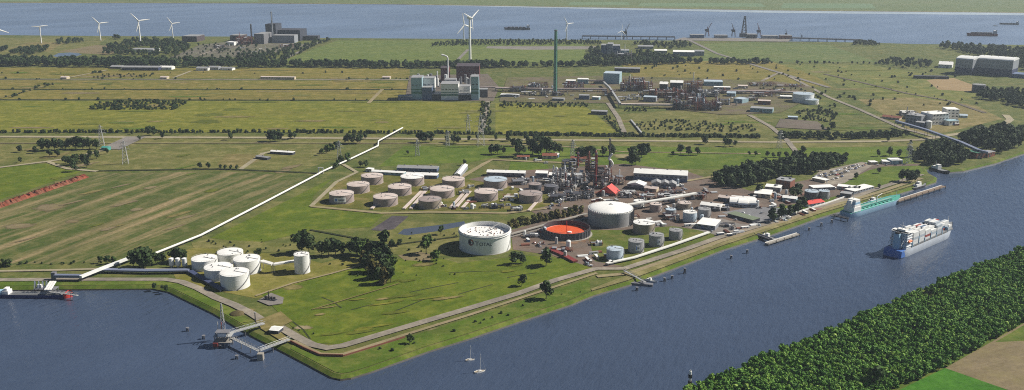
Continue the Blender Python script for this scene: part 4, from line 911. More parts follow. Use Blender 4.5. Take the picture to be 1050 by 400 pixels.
# ================================================================== PROCESS PLANT
def process_unit(u, v, wpx, dm, hm, seed, label, pal=0, stacks=0, dense=1.0, group='process units'):
    s_ = S(u, v); w = wpx / s_; p = G(u, v); rr = random.Random(seed)
    t = thing('process_unit', label, 'process unit', (p.x, p.y, 0), rr.uniform(-.12, .12), group)
    fm, vm = [(['steel', 'steel_dark', 'rust'], ['steel_light', 'tank_white', 'steel', 'tank_brown']), (['steel_dark', 'maroon', 'rust'], ['steel', 'tank_dark', 'tank_blue', 'rust']),
              (['steel', 'steel_light'], ['tank_white', 'steel_light', 'tank_blue'])][pal]
    # steel frame with platforms
    nx, ny, nz = max(2, int(w / 7)), max(2, int(dm / 7)), max(2, int(hm / 4.5))
    top = hm * rr.uniform(.55, .8); m = MB()
    for i in range(nx + 1):
        for j in range(ny + 1): m.box(-w / 2 + w * i / nx, dm * j / ny, 0, .5, .5, top * (1 if rr.random() < .8 else .6))
    for k in range(1, nz):
        z = top * k / (nz - 1) if nz > 1 else top
        for j in range(ny + 1): m.box(0, dm * j / ny, z - .4, w, .4, .4)
        for i in range(nx + 1): m.box(-w / 2 + w * i / nx, dm / 2, z - .41, .4, dm, .4)
    m.build('steel_frame', rr.choice(fm), t)
    for k in range(1, nz):
        z = top * k / (nz - 1)
        for q in range(2):
            i0 = rr.randrange(nx); ww = w / nx * rr.choice([1, 1, 2]); x = -w / 2 + w * i0 / nx + ww / 2
            if x + ww / 2 > w / 2 + 1: continue
            MB().box(x, dm * rr.uniform(.2, .8), z, ww, dm * rr.uniform(.3, .6), .18).build('platform', rr.choice(['steel', 'steel_dark', 'steel_light']), t)
    # columns
    for k in range(int(max(1, w * dm / 90 * dense))):
        x, y = rr.uniform(-.48, .48) * w, rr.uniform(.05, .95) * dm; rad = rr.uniform(.7, 1.9); hh = hm * rr.uniform(.45, 1.0)
        c_ = MB().rings([(rad * 1.15, 0), (rad * 1.15, 1.5), (rad, 1.7), (rad, hh * .9), (rad * .7, hh * .97), (0.01, hh)], 12, cap=False).build('column', rr.choice(vm), t, (x, y, 0), smooth=True)
        if rad > 1.1:
            for z in (hh * .4, hh * .75): MB().rings([(rad, z), (rad + .9, z), (rad + .9, z + .2), (rad, z + .2)], 12, cap=False).build('ring_platform', rr.choice(fm), c_)
    # horizontal drums
    for k in range(int(max(1, w * dm / 110 * dense))):
        x, y, z = rr.uniform(-.4, .4) * w, rr.uniform(.0, .9) * dm, rr.choice([2, 2.5, top * .5, top * .8]); L = rr.uniform(4, 9); rad = rr.uniform(.8, 1.7)
        ax = rr.random() < .5; m = MB(); pr = [(-L / 2 - rad * .5, .05), (-L / 2, rad), (L / 2, rad), (L / 2 + rad * .5, .05)]
        for (a0, r0), (a1, r1) in zip(pr[:-1], pr[1:]):
            m.tube((a0, 0, z + rad) if ax else (0, a0, z + rad), (a1, 0, z + rad) if ax else (0, a1, z + rad), r0, 10, r1)
        d_ = m.build('drum', rr.choice(vm), t, (x, y, 0), smooth=True)
        MB().box(0, 0, z - 1.6 if z > 3 else 0, L * .5 if ax else 1.2, 1.2 if ax else L * .5, 1.8 if z > 3 else z + .3).build('saddle', 'concrete', d_)
    # pipes with bends
    for k in range(int(max(3, w * dm / 45 * dense))):
        x, y, z = rr.uniform(-.5, .5) * w, rr.uniform(0, 1) * dm, rr.uniform(2, top); pts = [Vector((x, y, rr.choice([0, 0, z])))]
        pts.append(Vector((x, y, z)))
        for q in range(rr.randint(1, 3)):
            e = pts[-1].copy(); ax = rr.randrange(3)
            if ax == 0: e.x = max(-w / 2, min(w / 2, e.x + rr.uniform(-10, 10)))
            elif ax == 1: e.y = max(0, min(dm, e.y + rr.uniform(-9, 9)))
            else: e.z = max(1, min(top * 1.15, e.z + rr.uniform(-7, 7)))
            pts.append(e)
        MB().path(pts, rr.uniform(.18, .5), 6).build('pipe', rr.choice(['steel_light', 'pipe_white', 'pipe_grey', 'steel', 'rust']), t)
    for k in range(2):
        MB().box(rr.uniform(-.4, .4) * w, rr.uniform(0, .3) * dm, 0, rr.uniform(3, 6), rr.uniform(3, 5), rr.uniform(2.5, 4)).build('equipment_house', rr.choice(['white', 'grey_wall', 'beige', 'dark_wall']), t)
    for k in range(stacks):
        x = rr.uniform(-.4, .4) * w; MB().cyl(x, dm * .6, 0, hm * rr.uniform(1.1, 1.5), 1.1, .8, 12).build('stack', rr.choice(['steel_light', 'white', 'red']), t)
    return t
PU = [  # u, v, width px, depth m, height m, palette, stacks, density, label
    (572, 208, 16, 24, 12, 0, 0, 1.3, 'pipe and vessel unit right of the beige tank'),
    (588, 206, 16, 26, 14, 0, 0, 1.4, 'tangled pipe unit just left of the big domed tank'),
    (602, 204, 14, 24, 14, 0, 0, 1.4, 'pipe unit with vertical drums behind the domed tank, left'),
    (580, 196, 18, 24, 16, 0, 1, 1.2, 'process unit behind the tangled pipe unit'),
    (597, 192, 16, 24, 22, 0, 0, 1.2, 'process frame at the foot of the red chimney, left side'),
    (575, 188, 14, 20, 26, 2, 0, 1.0, 'pale column group beside the grey lift ramp'),
    (584, 178, 14, 20, 22, 0, 0, 1.0, 'process frame in front of the white and red house'),
    (606, 184, 12, 20, 40, 1, 0, 1.3, 'tall dark process tower crowned by vessels between the stacks'),
    (616, 194, 14, 22, 18, 1, 0, 1.1, 'red brown frame right of the red chimney'),
    (620, 186, 14, 22, 24, 0, 0, 1.1, 'frame below the bent white duct'),
    (634, 190, 14, 20, 14, 0, 1, 1.0, 'low unit left of the bright white roofed workshop'),
    (645, 203, 18, 22, 9, 0, 0, 1.1, 'low unit behind the big domed tank, right'),
    (664, 206, 16, 20, 8, 0, 0, 1.1, 'low pipe unit under the white pipe bridge'),
    (684, 207, 18, 22, 8, 1, 0, 1.0, 'reddish low unit right of the small pinkish tank'),
    (560, 190, 18, 20, 10, 0, 0, 1.0, 'low pipe unit in front of the two white roofed halls'),
    (535, 190, 18, 20, 9, 0, 0, 1.0, 'low pipe unit beside the long white roofed shed'),
    (524, 206, 14, 14, 7, 0, 0, 1.0, 'small pump unit right of the tank behind the lettered tank'),
    (505, 214, 22, 10, 6, 0, 0, 1.0, 'row of pumps along the front of the tank farm'),
    (530, 217, 12, 10, 7, 2, 0, 1.0, 'small white pump station left of the beige tank'),
    (476, 200, 10, 18, 5, 0, 0, .9, 'small pipe manifold between two pinkish tanks'),
    (437, 196, 10, 16, 5, 0, 0, .9, 'pipe manifold right of the bright white roofed tank'),
    (693, 200, 16, 16, 8, 0, 0, 1.0, 'dark equipment unit on the white pipe bridge upper end'),
    (716, 205, 16, 18, 8, 1, 0, 1.0, 'dark equipment yard unit above the white roofed hall'),
    (742, 216, 12, 14, 6, 0, 0, .9, 'small equipment unit left of the white arched halls'),
    (690, 226, 14, 12, 7, 1, 0, 1.0, 'red scaffolded unit beside the slim grey tank'),
    (650, 226, 12, 12, 8, 0, 0, 1.0, 'scaffold unit leaning on the right of the domed tank'),
    (612, 252, 12, 10, 4, 0, 0, .8, 'small pipe manifold in front of the orange floored tank'),
    (575, 258, 24, 8, 3, 1, 0, .9, 'low red pipe manifold left of the canal side tanks'),
    (545, 244, 16, 12, 4, 0, 0, .9, 'valve manifold right of the large lettered tank'),
    (747, 233, 14, 10, 4, 0, 0, .9, 'clutter of equipment on the apron right of the flat white hall'),
]
for k, (u_, v_, w_, d_, h_, pl, st, dn, lb) in enumerate(PU): process_unit(u_, v_, w_, d_, h_, 100 + k, lb, pl, st, dn)
CU = [
    (532, 95, 16, 30, 14, 1, 0, .7, 'chemical unit at the left end of the plant'),
    (552, 93, 18, 30, 18, 1, 0, .7, 'chemical unit just left of the green chimney'),
    (560, 99, 10, 20, 14, 0, 0, .8, 'pale frame at the foot of the green chimney'),
    (588, 93, 18, 30, 16, 1, 0, .7, 'reddish chemical unit right of the green chimney'),
    (645, 94, 16, 30, 22, 1, 2, .8, 'chemical unit with white vents right of the pale blue block'),
    (660, 94, 16, 30, 24, 1, 0, .8, 'dark chemical unit in the middle of the plant'),
    (676, 101, 16, 30, 20, 1, 0, .8, 'reddish chemical unit in the middle of the plant'),
    (694, 101, 18, 30, 22, 1, 0, .8, 'dark chemical unit below the pale pitched hall'),
    (711, 96, 16, 30, 26, 1, 1, .8, 'chemical unit with grey columns behind the round dark one'),
    (700, 113, 16, 30, 22, 1, 0, .8, 'green and dark frame on the front edge of the plant'),
    (727, 114, 24, 40, 22, 1, 0, .7, 'round looking dark vessel group at the front of the plant'),
    (716, 108, 16, 30, 20, 1, 0, .8, 'dark vessel group behind the round looking one'),
    (728, 100, 18, 30, 16, 2, 0, .7, 'pale vessel group behind the round looking one'),
    (785, 100, 20, 30, 9, 1, 0, .6, 'low dark unit between teal hall and large pale tank'),
    (757, 97, 14, 30, 8, 0, 0, .6, 'round cooling cells left of the teal grey hall'),
    (650, 103, 14, 14, 10, 2, 0, .8, 'row of pale boxes on the plant front, left'),
    (636, 104, 12, 14, 10, 2, 0, .8, 'row of pale boxes at the plant corner'),
    (783, 89, 24, 30, 8, 1, 0, .5, 'low reddish unit at the back right of the plant'),
    (812, 90, 24, 26, 6, 1, 0, .5, 'low red pipe unit along the back right rack'),
    (950, 127, 8, 16, 12, 2, 0, .8, 'pipe unit between the grey and the white factory'),
    (934, 122, 14, 18, 14, 0, 1, .8, 'pipe unit on the left of the grey factory'),
    (640, 62, 16, 40, 26, 0, 1, .4, 'far process unit right of the blue grey factory towers'),
    (250, 46, 14, 60, 26, 1, 1, .3, 'far unit around the dark chimney'),
]
CU += [
    (652, 88, 18, 24, 18, 1, 0, .8, 'dark chemical unit behind the row of vents'),
    (690, 106, 14, 20, 14, 1, 0, .8, 'low dark unit left of the green and dark frame'),
    (706, 103, 14, 24, 20, 1, 0, .8, 'dark unit squeezed behind the green and dark frame'),
    (741, 108, 14, 24, 13, 1, 0, .8, 'reddish unit right of the round looking vessel group'),
    (664, 100, 14, 20, 16, 1, 0, .8, 'dark unit above the grey front block'),
    (625, 99, 12, 20, 13, 1, 0, .8, 'dark unit on the left flank under the stepped rack'),
    (575, 99, 14, 20, 11, 1, 0, .8, 'low dark unit just right of the green chimney foot'),
    (543, 98, 14, 20, 8, 0, 0, .8, 'low pipe unit left of the green chimney foot'),
    (770, 104, 16, 24, 9, 1, 0, .7, 'low dark unit right of the blue grey hall'),
    (797, 96, 16, 22, 9, 1, 0, .7, 'low dark unit left of the large pale plant tank'),
    (740, 97, 12, 20, 12, 1, 0, .8, 'dark unit behind the round cooling cells'),
    (225, 50, 12, 40, 10, 0, 0, .3, 'far low unit in the railway yard, left'),
    (292, 49, 12, 40, 9, 0, 0, .3, 'far low unit in front of the turbine hall'),
]
for k, (u_, v_, w_, d_, h_, pl, st, dn, lb) in enumerate(CU): process_unit(u_, v_, w_ * 1.1, d_, h_ * 1.15, 300 + k, lb, pl, st, dn, 'chemical plant units')
def chimney(u, v, vtop, wpx, label, mat, bands=(), taper=.75, name='chimney', cat='chimney'):
    p = G(u, v); r = wpx / 2 / S(u, v); h = HT(u, v, vtop)
    t = thing(name, label, cat, (p.x, p.y, 0)); MB().cyl(0, 0, 0, h, r, r * taper, 20).build('shaft', mat, t, smooth=True)
    MB().rings([(r * taper, h - 3), (r * taper + .6, h - 2.8), (r * taper + .6, h - .8), (r * taper, h - .6)], 20, cap=False).build('rim', 'steel', t)
    MB().cyl(0, 0, 0, h * .04 + 2, r * 1.35, r * 1.2, 20).build('base', 'concrete', t)
    ld = MB()
    ld.box(r + .35, 0, 0, .5, .7, h * .97); ld.build('ladder', 'steel_dark', t)
    for i, (q0, q1, mt) in enumerate(bands):
        ra, rb = r + (r * taper - r) * q0, r + (r * taper - r) * q1
        MB().rings([(ra + .06, h * q0), (rb + .06, h * q1)], 20, cap=False).build('painted_band', mt, t, smooth=True)
    for z in (.35, .7):
        ra = r + (r * taper - r) * z
        MB().rings([(ra, h * z), (ra + 1.1, h * z), (ra + 1.1, h * z + .25), (ra, h * z + .25)], 20, cap=False).build('gallery', 'steel', t)
    return t
chimney(569.2, 97.6, 30.4, 4.0, 'tall green chimney at the chemical plant', 'chimney_green', taper=.72)
chimney(610.6, 193, 156, 2.6, 'dark red chimney at the heart of the refinery', 'red', taper=.85)
chimney(592.5, 172, 156, 2.2, 'shorter red chimney beside the dark process tower', 'red', taper=.9)
chimney(624.6, 176, 141.5, 1.5, 'thin dark needle stack right of the dark process tower', 'steel_dark', taper=.8)
chimney(280, 43.8, 12, 1.9, 'tall thin pale chimney at the far power station', 'grey_wall', taper=.6)
chimney(258.3, 43, 24.5, 1.6, 'dark chimney left of the far power station', 'steel_dark', taper=.8)
chimney(587, 190, 172, 2.0, 'pale slim column stack left of the grey lift ramp', 'steel_light')
chimney(574.5, 190, 172, 2.6, 'thick grey column stack behind the pipe unit', 'steel')
chimney(655.5, 92, 80, 1.1, 'thin white vent at the chemical plant', 'white')
# bent white ducts of the refinery and the inclined ramp
def Wp(u, v, ub, vb):
    """point above ground spot (ub,vb) that shows at row v, col u"""
    p = G(ub, vb); z = HT(ub, vb, v); fw = fwd((0, p.y, z)); return Vector(((u - CX) / FPX * fw, p.y, z))
t = thing('flue_duct', 'bent white flue duct zigzagging beside the needle stack', 'duct', (*G(624, 180).xy, 0)); o0 = G(624, 180)
m = MB(); pts = [Wp(622, 178, 624, 182), Wp(628.5, 168, 624, 182), Wp(626.5, 164.5, 624, 182), Wp(624, 163, 624, 182), Wp(628, 157.5, 624, 182)]
MB().path([q - o0 for q in pts], 1.5, 10).build('duct', 'pipe_white', t, smooth=True)
MB().tube((0, 0, 0), pts[2] - o0, 1.0, 8).build('support', 'steel', t)
pts = [Wp(622, 180, 624, 184), Wp(629, 181, 626, 184), Wp(630.5, 184, 628, 186)]
MB().path([q - o0 for q in pts], 1.2, 8).build('duct', 'pipe_grey', t, smooth=True)
t = thing('conveyor_ramp', 'wide grey inclined ramp climbing to the dark process tower', 'ramp', (*G(587, 194).xy, 0)); o0 = G(587, 194)
a, b = Wp(588.5, 193, 588.5, 194), Wp(596.5, 175, 596.5, 183)
MB().bar(a - o0, b - o0, 5, 2.2).build('gallery', 'steel_light', t)
for q in (.3, .6, .9):
    c = a.lerp(b, q) - o0; MB().box(c.x, c.y, 0, 1.5, 1.5, c.z - 1).build('support', 'steel', t)
# ================================================================== PIPELINES
def pipeline(name, label, cat, pix, zs, r, mat, every=14, flat=False, w=None, post='steel', hh=None):
    """raised pipe or gallery along photo pixels; pixels give the pipe itself at height z"""
    pts = [G(u, v, z) for (u, v), z in zip(pix, zs)]; o0 = Vector((pts[0].x, pts[0].y, 0))
    t = thing(name, label, cat, o0)
    for i, (a, b) in enumerate(zip(pts[:-1], pts[1:])):
        m = MB()
        if flat: m.bar(a - o0, b - o0, w or r * 2, hh or r * 1.4)
        else: m.tube(a - o0, b - o0, r, 10)
        m.build('gallery' if flat else 'pipe', mat, t, smooth=not flat)
    sm = MB()
    for a, b in zip(pts[:-1], pts[1:]):
        n = max(1, int((b - a).length / every)); sd_ = (b - a).normalized(); nn = Vector((-sd_.y, sd_.x, 0)) * (w or 2 * r) * .4
        for i in range(n + 1):
            c = a.lerp(b, i / n) - o0
            if c.z > 1:
                for s_ in (-1, 1): sm.box(c.x + nn.x * s_, c.y + nn.y * s_, 0, .4, .4, c.z - (hh or r) * .5)
    if sm.v: sm.build('trestles', post, t, kind='stuff')
    return t
pipeline('pipeline', 'long white pipeline crossing the left fields from tank trees to the road', 'pipeline',
         [(157, 260.5), (206, 241), (269, 208.5), (326, 178.5), (330, 176), (363, 161.2), (387.5, 149.5), (388, 144.5), (412.8, 131)], [3.2, 3.2, 3.2, 3.2, 3.2, 3.2, 3.2, 6, 6], 1.25, 'pipe_white')
# the pipe arch over the track
t = thing('pipe_bridge', 'white square pipe arch lifting the pipeline over the field track', 'pipe arch', (*G(329, 178).xy, 0))
s_ = S(329, 178)
for x in (-3, 3): MB().box(x, 0, 0, 1.2, 1.2, 9).build('leg', 'pipe_white', t)
MB().box(0, 0, 7.8, 7.5, 1.3, 1.3).build('crossbar', 'pipe_white', t)
pipeline('pipeline', 'white pipe gallery sloping from dark trees down to the basin', 'pipeline', [(138, 262.5), (104.5, 275.2), (82.5, 284)], [5, 5, 5], 2, 'tank_white', flat=True, w=3.6, hh=2.2)
pipeline('pipeline', 'grey level pipe gallery leading to the loading arms at the basin', 'pipeline', [(82.5, 283), (56, 282.8)], [5, 5], 2, 'pipe_blue', flat=True, w=4.5, hh=2.6)
pipeline('pipeline', 'blue grey pipe rack from the pipe gallery to the three silos', 'pipeline', [(104, 276.5), (150, 277.5), (194, 277)], [3, 3, 3], 1, 'pipe_blue', flat=True, w=6, hh=1.6)
pipeline('pipeline', 'dark blue pipe trench slanting along the left white tanks', 'pipeline', [(194, 277.5), (228, 297)], [2, 2], 1, 'trench_blue', flat=True, w=5, hh=1.5)
pipeline('pipe_bridge', 'double pipe bridge between the white tanks and the tall slim tank', 'pipe bridge', [(268, 267.5), (280, 271), (303, 267.5)], [9, 9, 9], .7, 'pipe_white', flat=True, w=5, hh=1.4)
pipeline('pipe_bridge', 'long white pipe bridge behind the domed tank towards the wood', 'pipe bridge', [(630, 212), (660, 207.5), (690, 202.5), (714, 198)], [8, 8, 8, 8], 1, 'pipe_white', flat=True, w=5, hh=1.6)
pipeline('pipe_rack', 'white pipe rack following the canal road past the grey tanks', 'pipe rack', [(622, 270), (650, 264), (690, 251), (727, 238)], [2.5] * 4, 1, 'pipe_white', flat=True, w=4, hh=1)
pipeline('pipe_rack', 'grey pipe rack in front of the hedge from lettered tank to dome', 'pipe rack', [(524, 240), (560, 230), (602, 219)], [3, 3, 3], .8, 'concrete', flat=True, w=3.4, hh=.9)
for k, (a_, b_) in enumerate([((394, 202), (381, 214)), ((432, 196), (414, 214)), ((436, 196), (421, 214)), ((478, 195), (462, 213)), ((482, 196), (468, 212)), ((522, 199), (514, 206)), ((552, 205), (542, 216)), ((483, 203), (474, 213))]):
    pipeline('pipe_run', f'low pipe run slanting between the farm tanks, {ORD[k]} from the left', 'pipe run', [a_, b_], [1.2, 1.2], .9, 'tank_roof', flat=True, w=4, hh=1)
pipeline('pipe_rack', 'brown pipe rack along the front of the chemical plant', 'pipe rack', [(634, 107), (690, 107.5), (700, 107.8)], [7] * 3, 1, 'tank_roof', flat=True, w=8, hh=3)
pipeline('pipe_rack', 'white capped pipe rack stepping down the left flank of the chemical plant', 'pipe rack', [(619, 84.5), (625, 90), (636, 106.5)], [9] * 3, 1, 'steel_light', flat=True, w=4, hh=4, post='chem_dark')
pipeline('pipe_rack', 'long pink pipe rack crossing the plant left of the pale blue block', 'pipe rack', [(508, 90.5), (560, 91.2), (622, 91.2)], [7] * 3, 1, 'tank_pink', flat=True, w=9, hh=3)
pipeline('pipe_rack', 'upper short pipe rack behind the green chimney', 'pipe rack', [(600, 82.5), (620, 82.8)], [8] * 2, 1, 'tank_pink', flat=True, w=9, hh=3)
pipeline('pipe_rack', 'pink pipe rack along the back right of the chemical plant', 'pipe rack', [(730, 93), (800, 94), (822, 95)], [6] * 3, 1, 'tank_pink', flat=True, w=9, hh=3)
pipeline('pipe_rack', 'low white pipe crossing the meadow below the chemical plant', 'pipe rack', [(647, 123), (659, 137.5)], [2, 2], 1, 'steel_light', flat=True, w=3, hh=1.6)
pipeline('pipe_rack', 'pipe rack linking the green banded plant to the chemical plant', 'pipe rack', [(492, 89), (508, 89.5), (520, 90)], [7] * 3, 1, 'tank_pink', flat=True, w=6, hh=2)
pipeline('conveyor_gallery', 'long blue grey conveyor gallery sloping to the wooded canal corner', 'conveyor', [(919, 124.5), (950, 133.5), (985, 146), (1004, 154.5), (1013, 156.5)], [11, 11, 11, 11, 9], 2, 'pipe_blue', flat=True, w=6, hh=3.4, every=24)
pipeline('pipe_run', 'red pipe bundle beside the road below the orange tank', 'pipe run', [(563, 255), (575, 260), (590, 268)], [1.5] * 3, .8, 'red', flat=True, w=6, hh=1.6)
pipeline('boundary_wall', 'dark brown low wall along the bend of the quay road', 'wall', [(298, 350), (312, 357), (328, 364), (352, 364.5)], [1] * 4, .5, 'brick', flat=True, w=.8, hh=2)
pipeline('boundary_wall', 'dark low wall along the bank path towards the lone tree', 'wall', [(353, 364.5), (415, 345.5)], [.6] * 2, .5, 'brick', flat=True, w=.6, hh=1.2)
pipeline('boundary_wall', 'white low wall between promenade and refinery at the canal', 'wall', [(789, 226.5), (818, 217.5), (846, 209), (872, 200)], [1.2] * 4, .5, 'white', flat=True, w=1, hh=2.2)
# ================================================================== TURBINES
def turbine(u, v, vh, blades, blen, label, yaw=0.7):
    """blades: image angles in degrees (0 = right, 90 = up)"""
    p = G(u, v); h = HT(u, v, vh); s_ = S(u, v); bl = blen * 1.12 / s_
    t = thing('wind_turbine', label, 'wind turbine', (p.x, p.y, 0), yaw, 'wind turbines on the river plain')
    MB().cyl(0, 0, 0, h, h * .034, h * .021, 16).build('tower', 'white', t, smooth=True)
    MB().box(0, .5, h - 2, h * .045, h * .13, h * .045, taper=.85).build('nacelle', 'white', t)
    hb = MB().rings([(h * .024, 0), (h * .022, h * .02), (0.01, h * .035)], 12, cap=False)
    for i, q in enumerate(hb.v): hb.v[i] = (q[0], -h * .06 - q[2], q[1] + h)
    hb.build('hub', 'white', t, smooth=True)
    for a in blades:
        a = R(a); d = Vector((math.cos(a), 0, math.sin(a))); n_ = Vector((-math.sin(a), 0, math.cos(a))); m = MB()
        prof = [(0, .035), (.12, .08), (.25, .1), (.6, .075), (1, .03)]; y = -h * .075
        for q, c_ in prof:
            o = d * bl * q + Vector((0, y, h)); wdt = c_ * bl * 1.25; th = wdt * .22
            m.v += [tuple(o + n_ * wdt * .65), tuple(o + Vector((0, -th, 0))), tuple(o - n_ * wdt * .35), tuple(o + Vector((0, th, 0)))]
        for k in range(4):
            b_ = 4 * k; m.f += [(b_ + i, b_ + (i + 1) % 4, b_ + 4 + (i + 1) % 4, b_ + 4 + i) for i in range(4)]
        m.f += [(3, 2, 1, 0), (16, 17, 18, 19)]
        m.build('blade', 'white', t)
    MB().cyl(0, 0, 0, 1.5, h * .05, h * .045, 16).build('foundation', 'concrete', t)
turbine(-1, 46.5, 30, (-22, 98, 218), 10, 'wind turbine cut off by the left edge, one blade showing')
turbine(42.6, 44.5, 27, (3, 176, 268), 7, 'wind turbine with two level blades, left part of the plain')
turbine(103.2, 41.5, 24, (5, 132, 252), 8.5, 'wind turbine left of the tallest left one')
turbine(144.4, 47, 21.4, (6, 133, 250), 10, 'tallest wind turbine on the left part of the plain')
turbine(177.6, 41.5, 24.2, (4, 125, 242), 7.5, 'wind turbine right of the tallest left one')
turbine(482, 61.5, 18.5, (155, 275, 35), 12, 'tallest wind turbine of all, with a turned rotor', yaw=.9)
turbine(475.6, 43.5, 25.5, (100, 222, 340), 11, 'wind turbine just behind the tallest one')
turbine(581, 40.8, 24.6, (4, 124, 244), 8, 'wind turbine at the river above the green chimney')
turbine(636.8, 41, 31.5, (80, 200, 320), 6, 'short wind turbine right of the one above the chimney')
# ================================================================== PYLONS
def pylon(u, v, vtop, label):
    p = G(u, v); h = HT(u, v, vtop); t = thing('power_pylon', label, 'pylon', (p.x, p.y, 0), .25, 'lattice power pylons')
    b = h * .1; m = MB(); r = .22
    lev = [0, .18, .34, .48, .6, .72, .84, 1]
    def wd(q): return b * (1 - q) ** .8 * (1) + .5
    for i in range(len(lev) - 1):
        q0, q1 = lev[i], lev[i + 1]; a, c = wd(q0), wd(q1)
        cs0 = [(-a, -a), (a, -a), (a, a), (-a, a)]; cs1 = [(-c, -c), (c, -c), (c, c), (-c, c)]
        for k in range(4):
            m.tube((*cs0[k], q0 * h), (*cs1[k], q1 * h), r, 4); m.tube((*cs0[k], q0 * h), (*cs1[(k + 1) % 4], q1 * h), r * .7, 4)
            m.tube((*cs0[(k + 1) % 4], q0 * h), (*cs1[k], q1 * h), r * .7, 4)
    m.build('lattice_mast', 'steel_light', t)
    for q, l in ((.62, .22), (.76, .17), (.9, .12)):
        a = MB(); L = h * l
        for s_ in (-1, 1):
            a.tube((0, 0, q * h + 1.5), (s_ * L, 0, q * h), r, 4); a.tube((0, 0, q * h - .8), (s_ * L, 0, q * h), r, 4); a.tube((s_ * L, 0, q * h), (s_ * L, 0, q * h - 2.5), .15, 4)
        a.build('cross_arm', 'steel_light', t)
for k, (u_, v_, vt, lb) in enumerate([(104.6, 150, 128, 'lattice pylon beside the teal hut'), (129, 168, 144, 'lattice pylon at the corner of the striped field'), (348, 163, 144, 'lattice pylon where the white pipeline meets the hedge'),
    (428, 160, 143, 'lattice pylon in the lush meadow left'), (459, 150, 134, 'lattice pylon at the road in the middle'), (493, 150, 116, 'tall lattice pylon at the end of the hedge lane'), (480, 135, 117, 'lattice pylon in the yellow meadow below the big plant'),
    (799, 152, 133, 'lattice pylon at the road crossing right of the plant'), (931, 167, 145, 'lattice pylon behind the group above the lawn'), (587, 160, 143, 'lattice pylon behind the refinery trees')]): pylon(u_, v_, vt, lb)
# ================================================================== HARBOUR CRANES ON THE RIVER QUAY
def crane(u, v, vtop, jibang, label, mat, jl=.8):
    p = G(u, v); h = HT(u, v, vtop) ; t = thing('harbour_crane', label, 'crane', (p.x, p.y, 0), 0, 'river quay cranes'); b = h * .14
    for x in (-b, b):
        for y in (-b, b): MB().tube((x, y, 0), (x * .6, y * .6, h * .35), h * .018, 6).build('leg', mat, t)
    MB().box(0, 0, h * .35, b * 1.6, b * 1.6, h * .06).build('portal', mat, t)
    MB().box(-b * .3, 0, h * .41, b * 2, b * 1.3, h * .13).build('machine_house', 'steel_dark', t)
    m = MB(); m.tube((0, 0, h * .5), (0, 0, h * .72), h * .025, 6); m.build('mast', mat, t)
    a = R(jibang); tip = Vector((math.cos(a) * h * jl, 0, h * .45 + math.sin(a) * h * jl)); m = MB()
    for y in (-b * .3, b * .3): m.tube((0, y, h * .45), (tip.x, y * .3, tip.z), h * .017, 5)
    for k in range(8):
        q0, q1 = k / 8, (k + 1) / 8; s_ = 1 if k % 2 else -1
        m.tube((tip.x * q0, s_ * b * .3 * (1 - q0 * .7), h * .45 + (tip.z - h * .45) * q0), (tip.x * q1, -s_ * b * .3 * (1 - q1 * .7), h * .45 + (tip.z - h * .45) * q1), h * .01, 4)
    m.build('jib', mat, t); MB().tube((0, 0, h * .72), tip, h * .006, 4).build('stay', 'steel_dark', t)
crane(725, 37.4, 23.5, 62, 'red harbour crane with raised jib, left end of the river quay', 'red', .62)
crane(752, 37.6, 24, 108, 'reddish grey harbour crane left of the drilling tower', 'chem_dark', .62)
crane(778, 38, 24.5, 105, 'red harbour crane right of the drilling tower', 'red', .62)
crane(641, 40.5, 25, 66, 'grey crane on the river bank beside the short turbine', 'steel', .65)
crane(806, 38.6, 30, 100, 'small dark crane on the right end of the river quay', 'chem_dark', .6)
crane(822, 39.4, 34, 120, 'smallest crane on the right jetty head', 'chem_dark', .6)
p = G(762.6, 38); h = HT(762.6, 38, 17.6); t = thing('drilling_tower', 'dark lattice tower, tallest thing on the river quay', 'tower', (p.x, p.y, 0)); m = MB(); b = h * .13
for i in range(7):
    q0, q1 = i / 7, (i + 1) / 7; a, c = b * (1 - q0 * .75), b * (1 - q1 * .75); c0 = [(-a, -a), (a, -a), (a, a), (-a, a)]; c1 = [(-c, -c), (c, -c), (c, c), (-c, c)]
    for k in range(4): m.tube((*c0[k], q0 * h), (*c1[k], q1 * h), h * .016, 5); m.tube((*c0[k], q0 * h), (*c1[(k + 1) % 4], q1 * h), h * .01, 4)
m.build('lattice', 'steel_dark', t); MB().box(0, 0, h, b * .7, b * .7, h * .05).build('crown', 'steel_dark', t); MB().box(0, 0, 0, b * 3, b * 2.4, h * .18).build('base_house', 'steel_dark', t)
for k, (a_, b_, v_, hh, mt) in enumerate([(708, 722, 39.4, 12, 'blue_wall'), (733, 746, 39.4, 10, 'grey_wall'), (766, 776, 39.6, 14, 'dark_wall'), (782, 798, 39.8, 10, 'grey_wall'), (800, 812, 40.2, 12, 'rust')]):
    B(a_, v_, b_, v_ + .1, 30, hh, 'quay_shed', f'quayside shed among the cranes, {ORD[k]} from the left', 'shed', mt, 'grey_roof', 'flat', group='quay sheds', win=4)
def river_jetty(u0, v0, u1, v1, label, w=14, z=6.0):
    a, b = G(u0, v0, z), G(u1, v1, z); o0 = Vector((a.x, a.y, 0)); t = thing('jetty', label, 'jetty', o0)
    MB().bar(Vector((0, 0, z)), b - o0, w, 2.5).build('deck', 'steel_dark', t)
    n = int((b - a).length / 28)
    for i in range(n + 1):
        c = a.lerp(b, i / n) - o0
        for y in (-w * .35, w * .35): MB().tube((c.x, c.y + y, WATER_Z - 4), (c.x, c.y + y, z - 1), .8, 6).build('pile', 'steel_dark', t)
    MB().bar(Vector((0, 0, z + 2.4)), b - o0 + Vector((0, 0, 2.4)), 3, .8).build('pipe_line', 'steel', t)
river_jetty(597, 37, 692, 38, 'long dark jetty standing in the river above the chimney')
river_jetty(812, 39, 885, 41.2, 'dark jetty in the river right of the quay cranes')
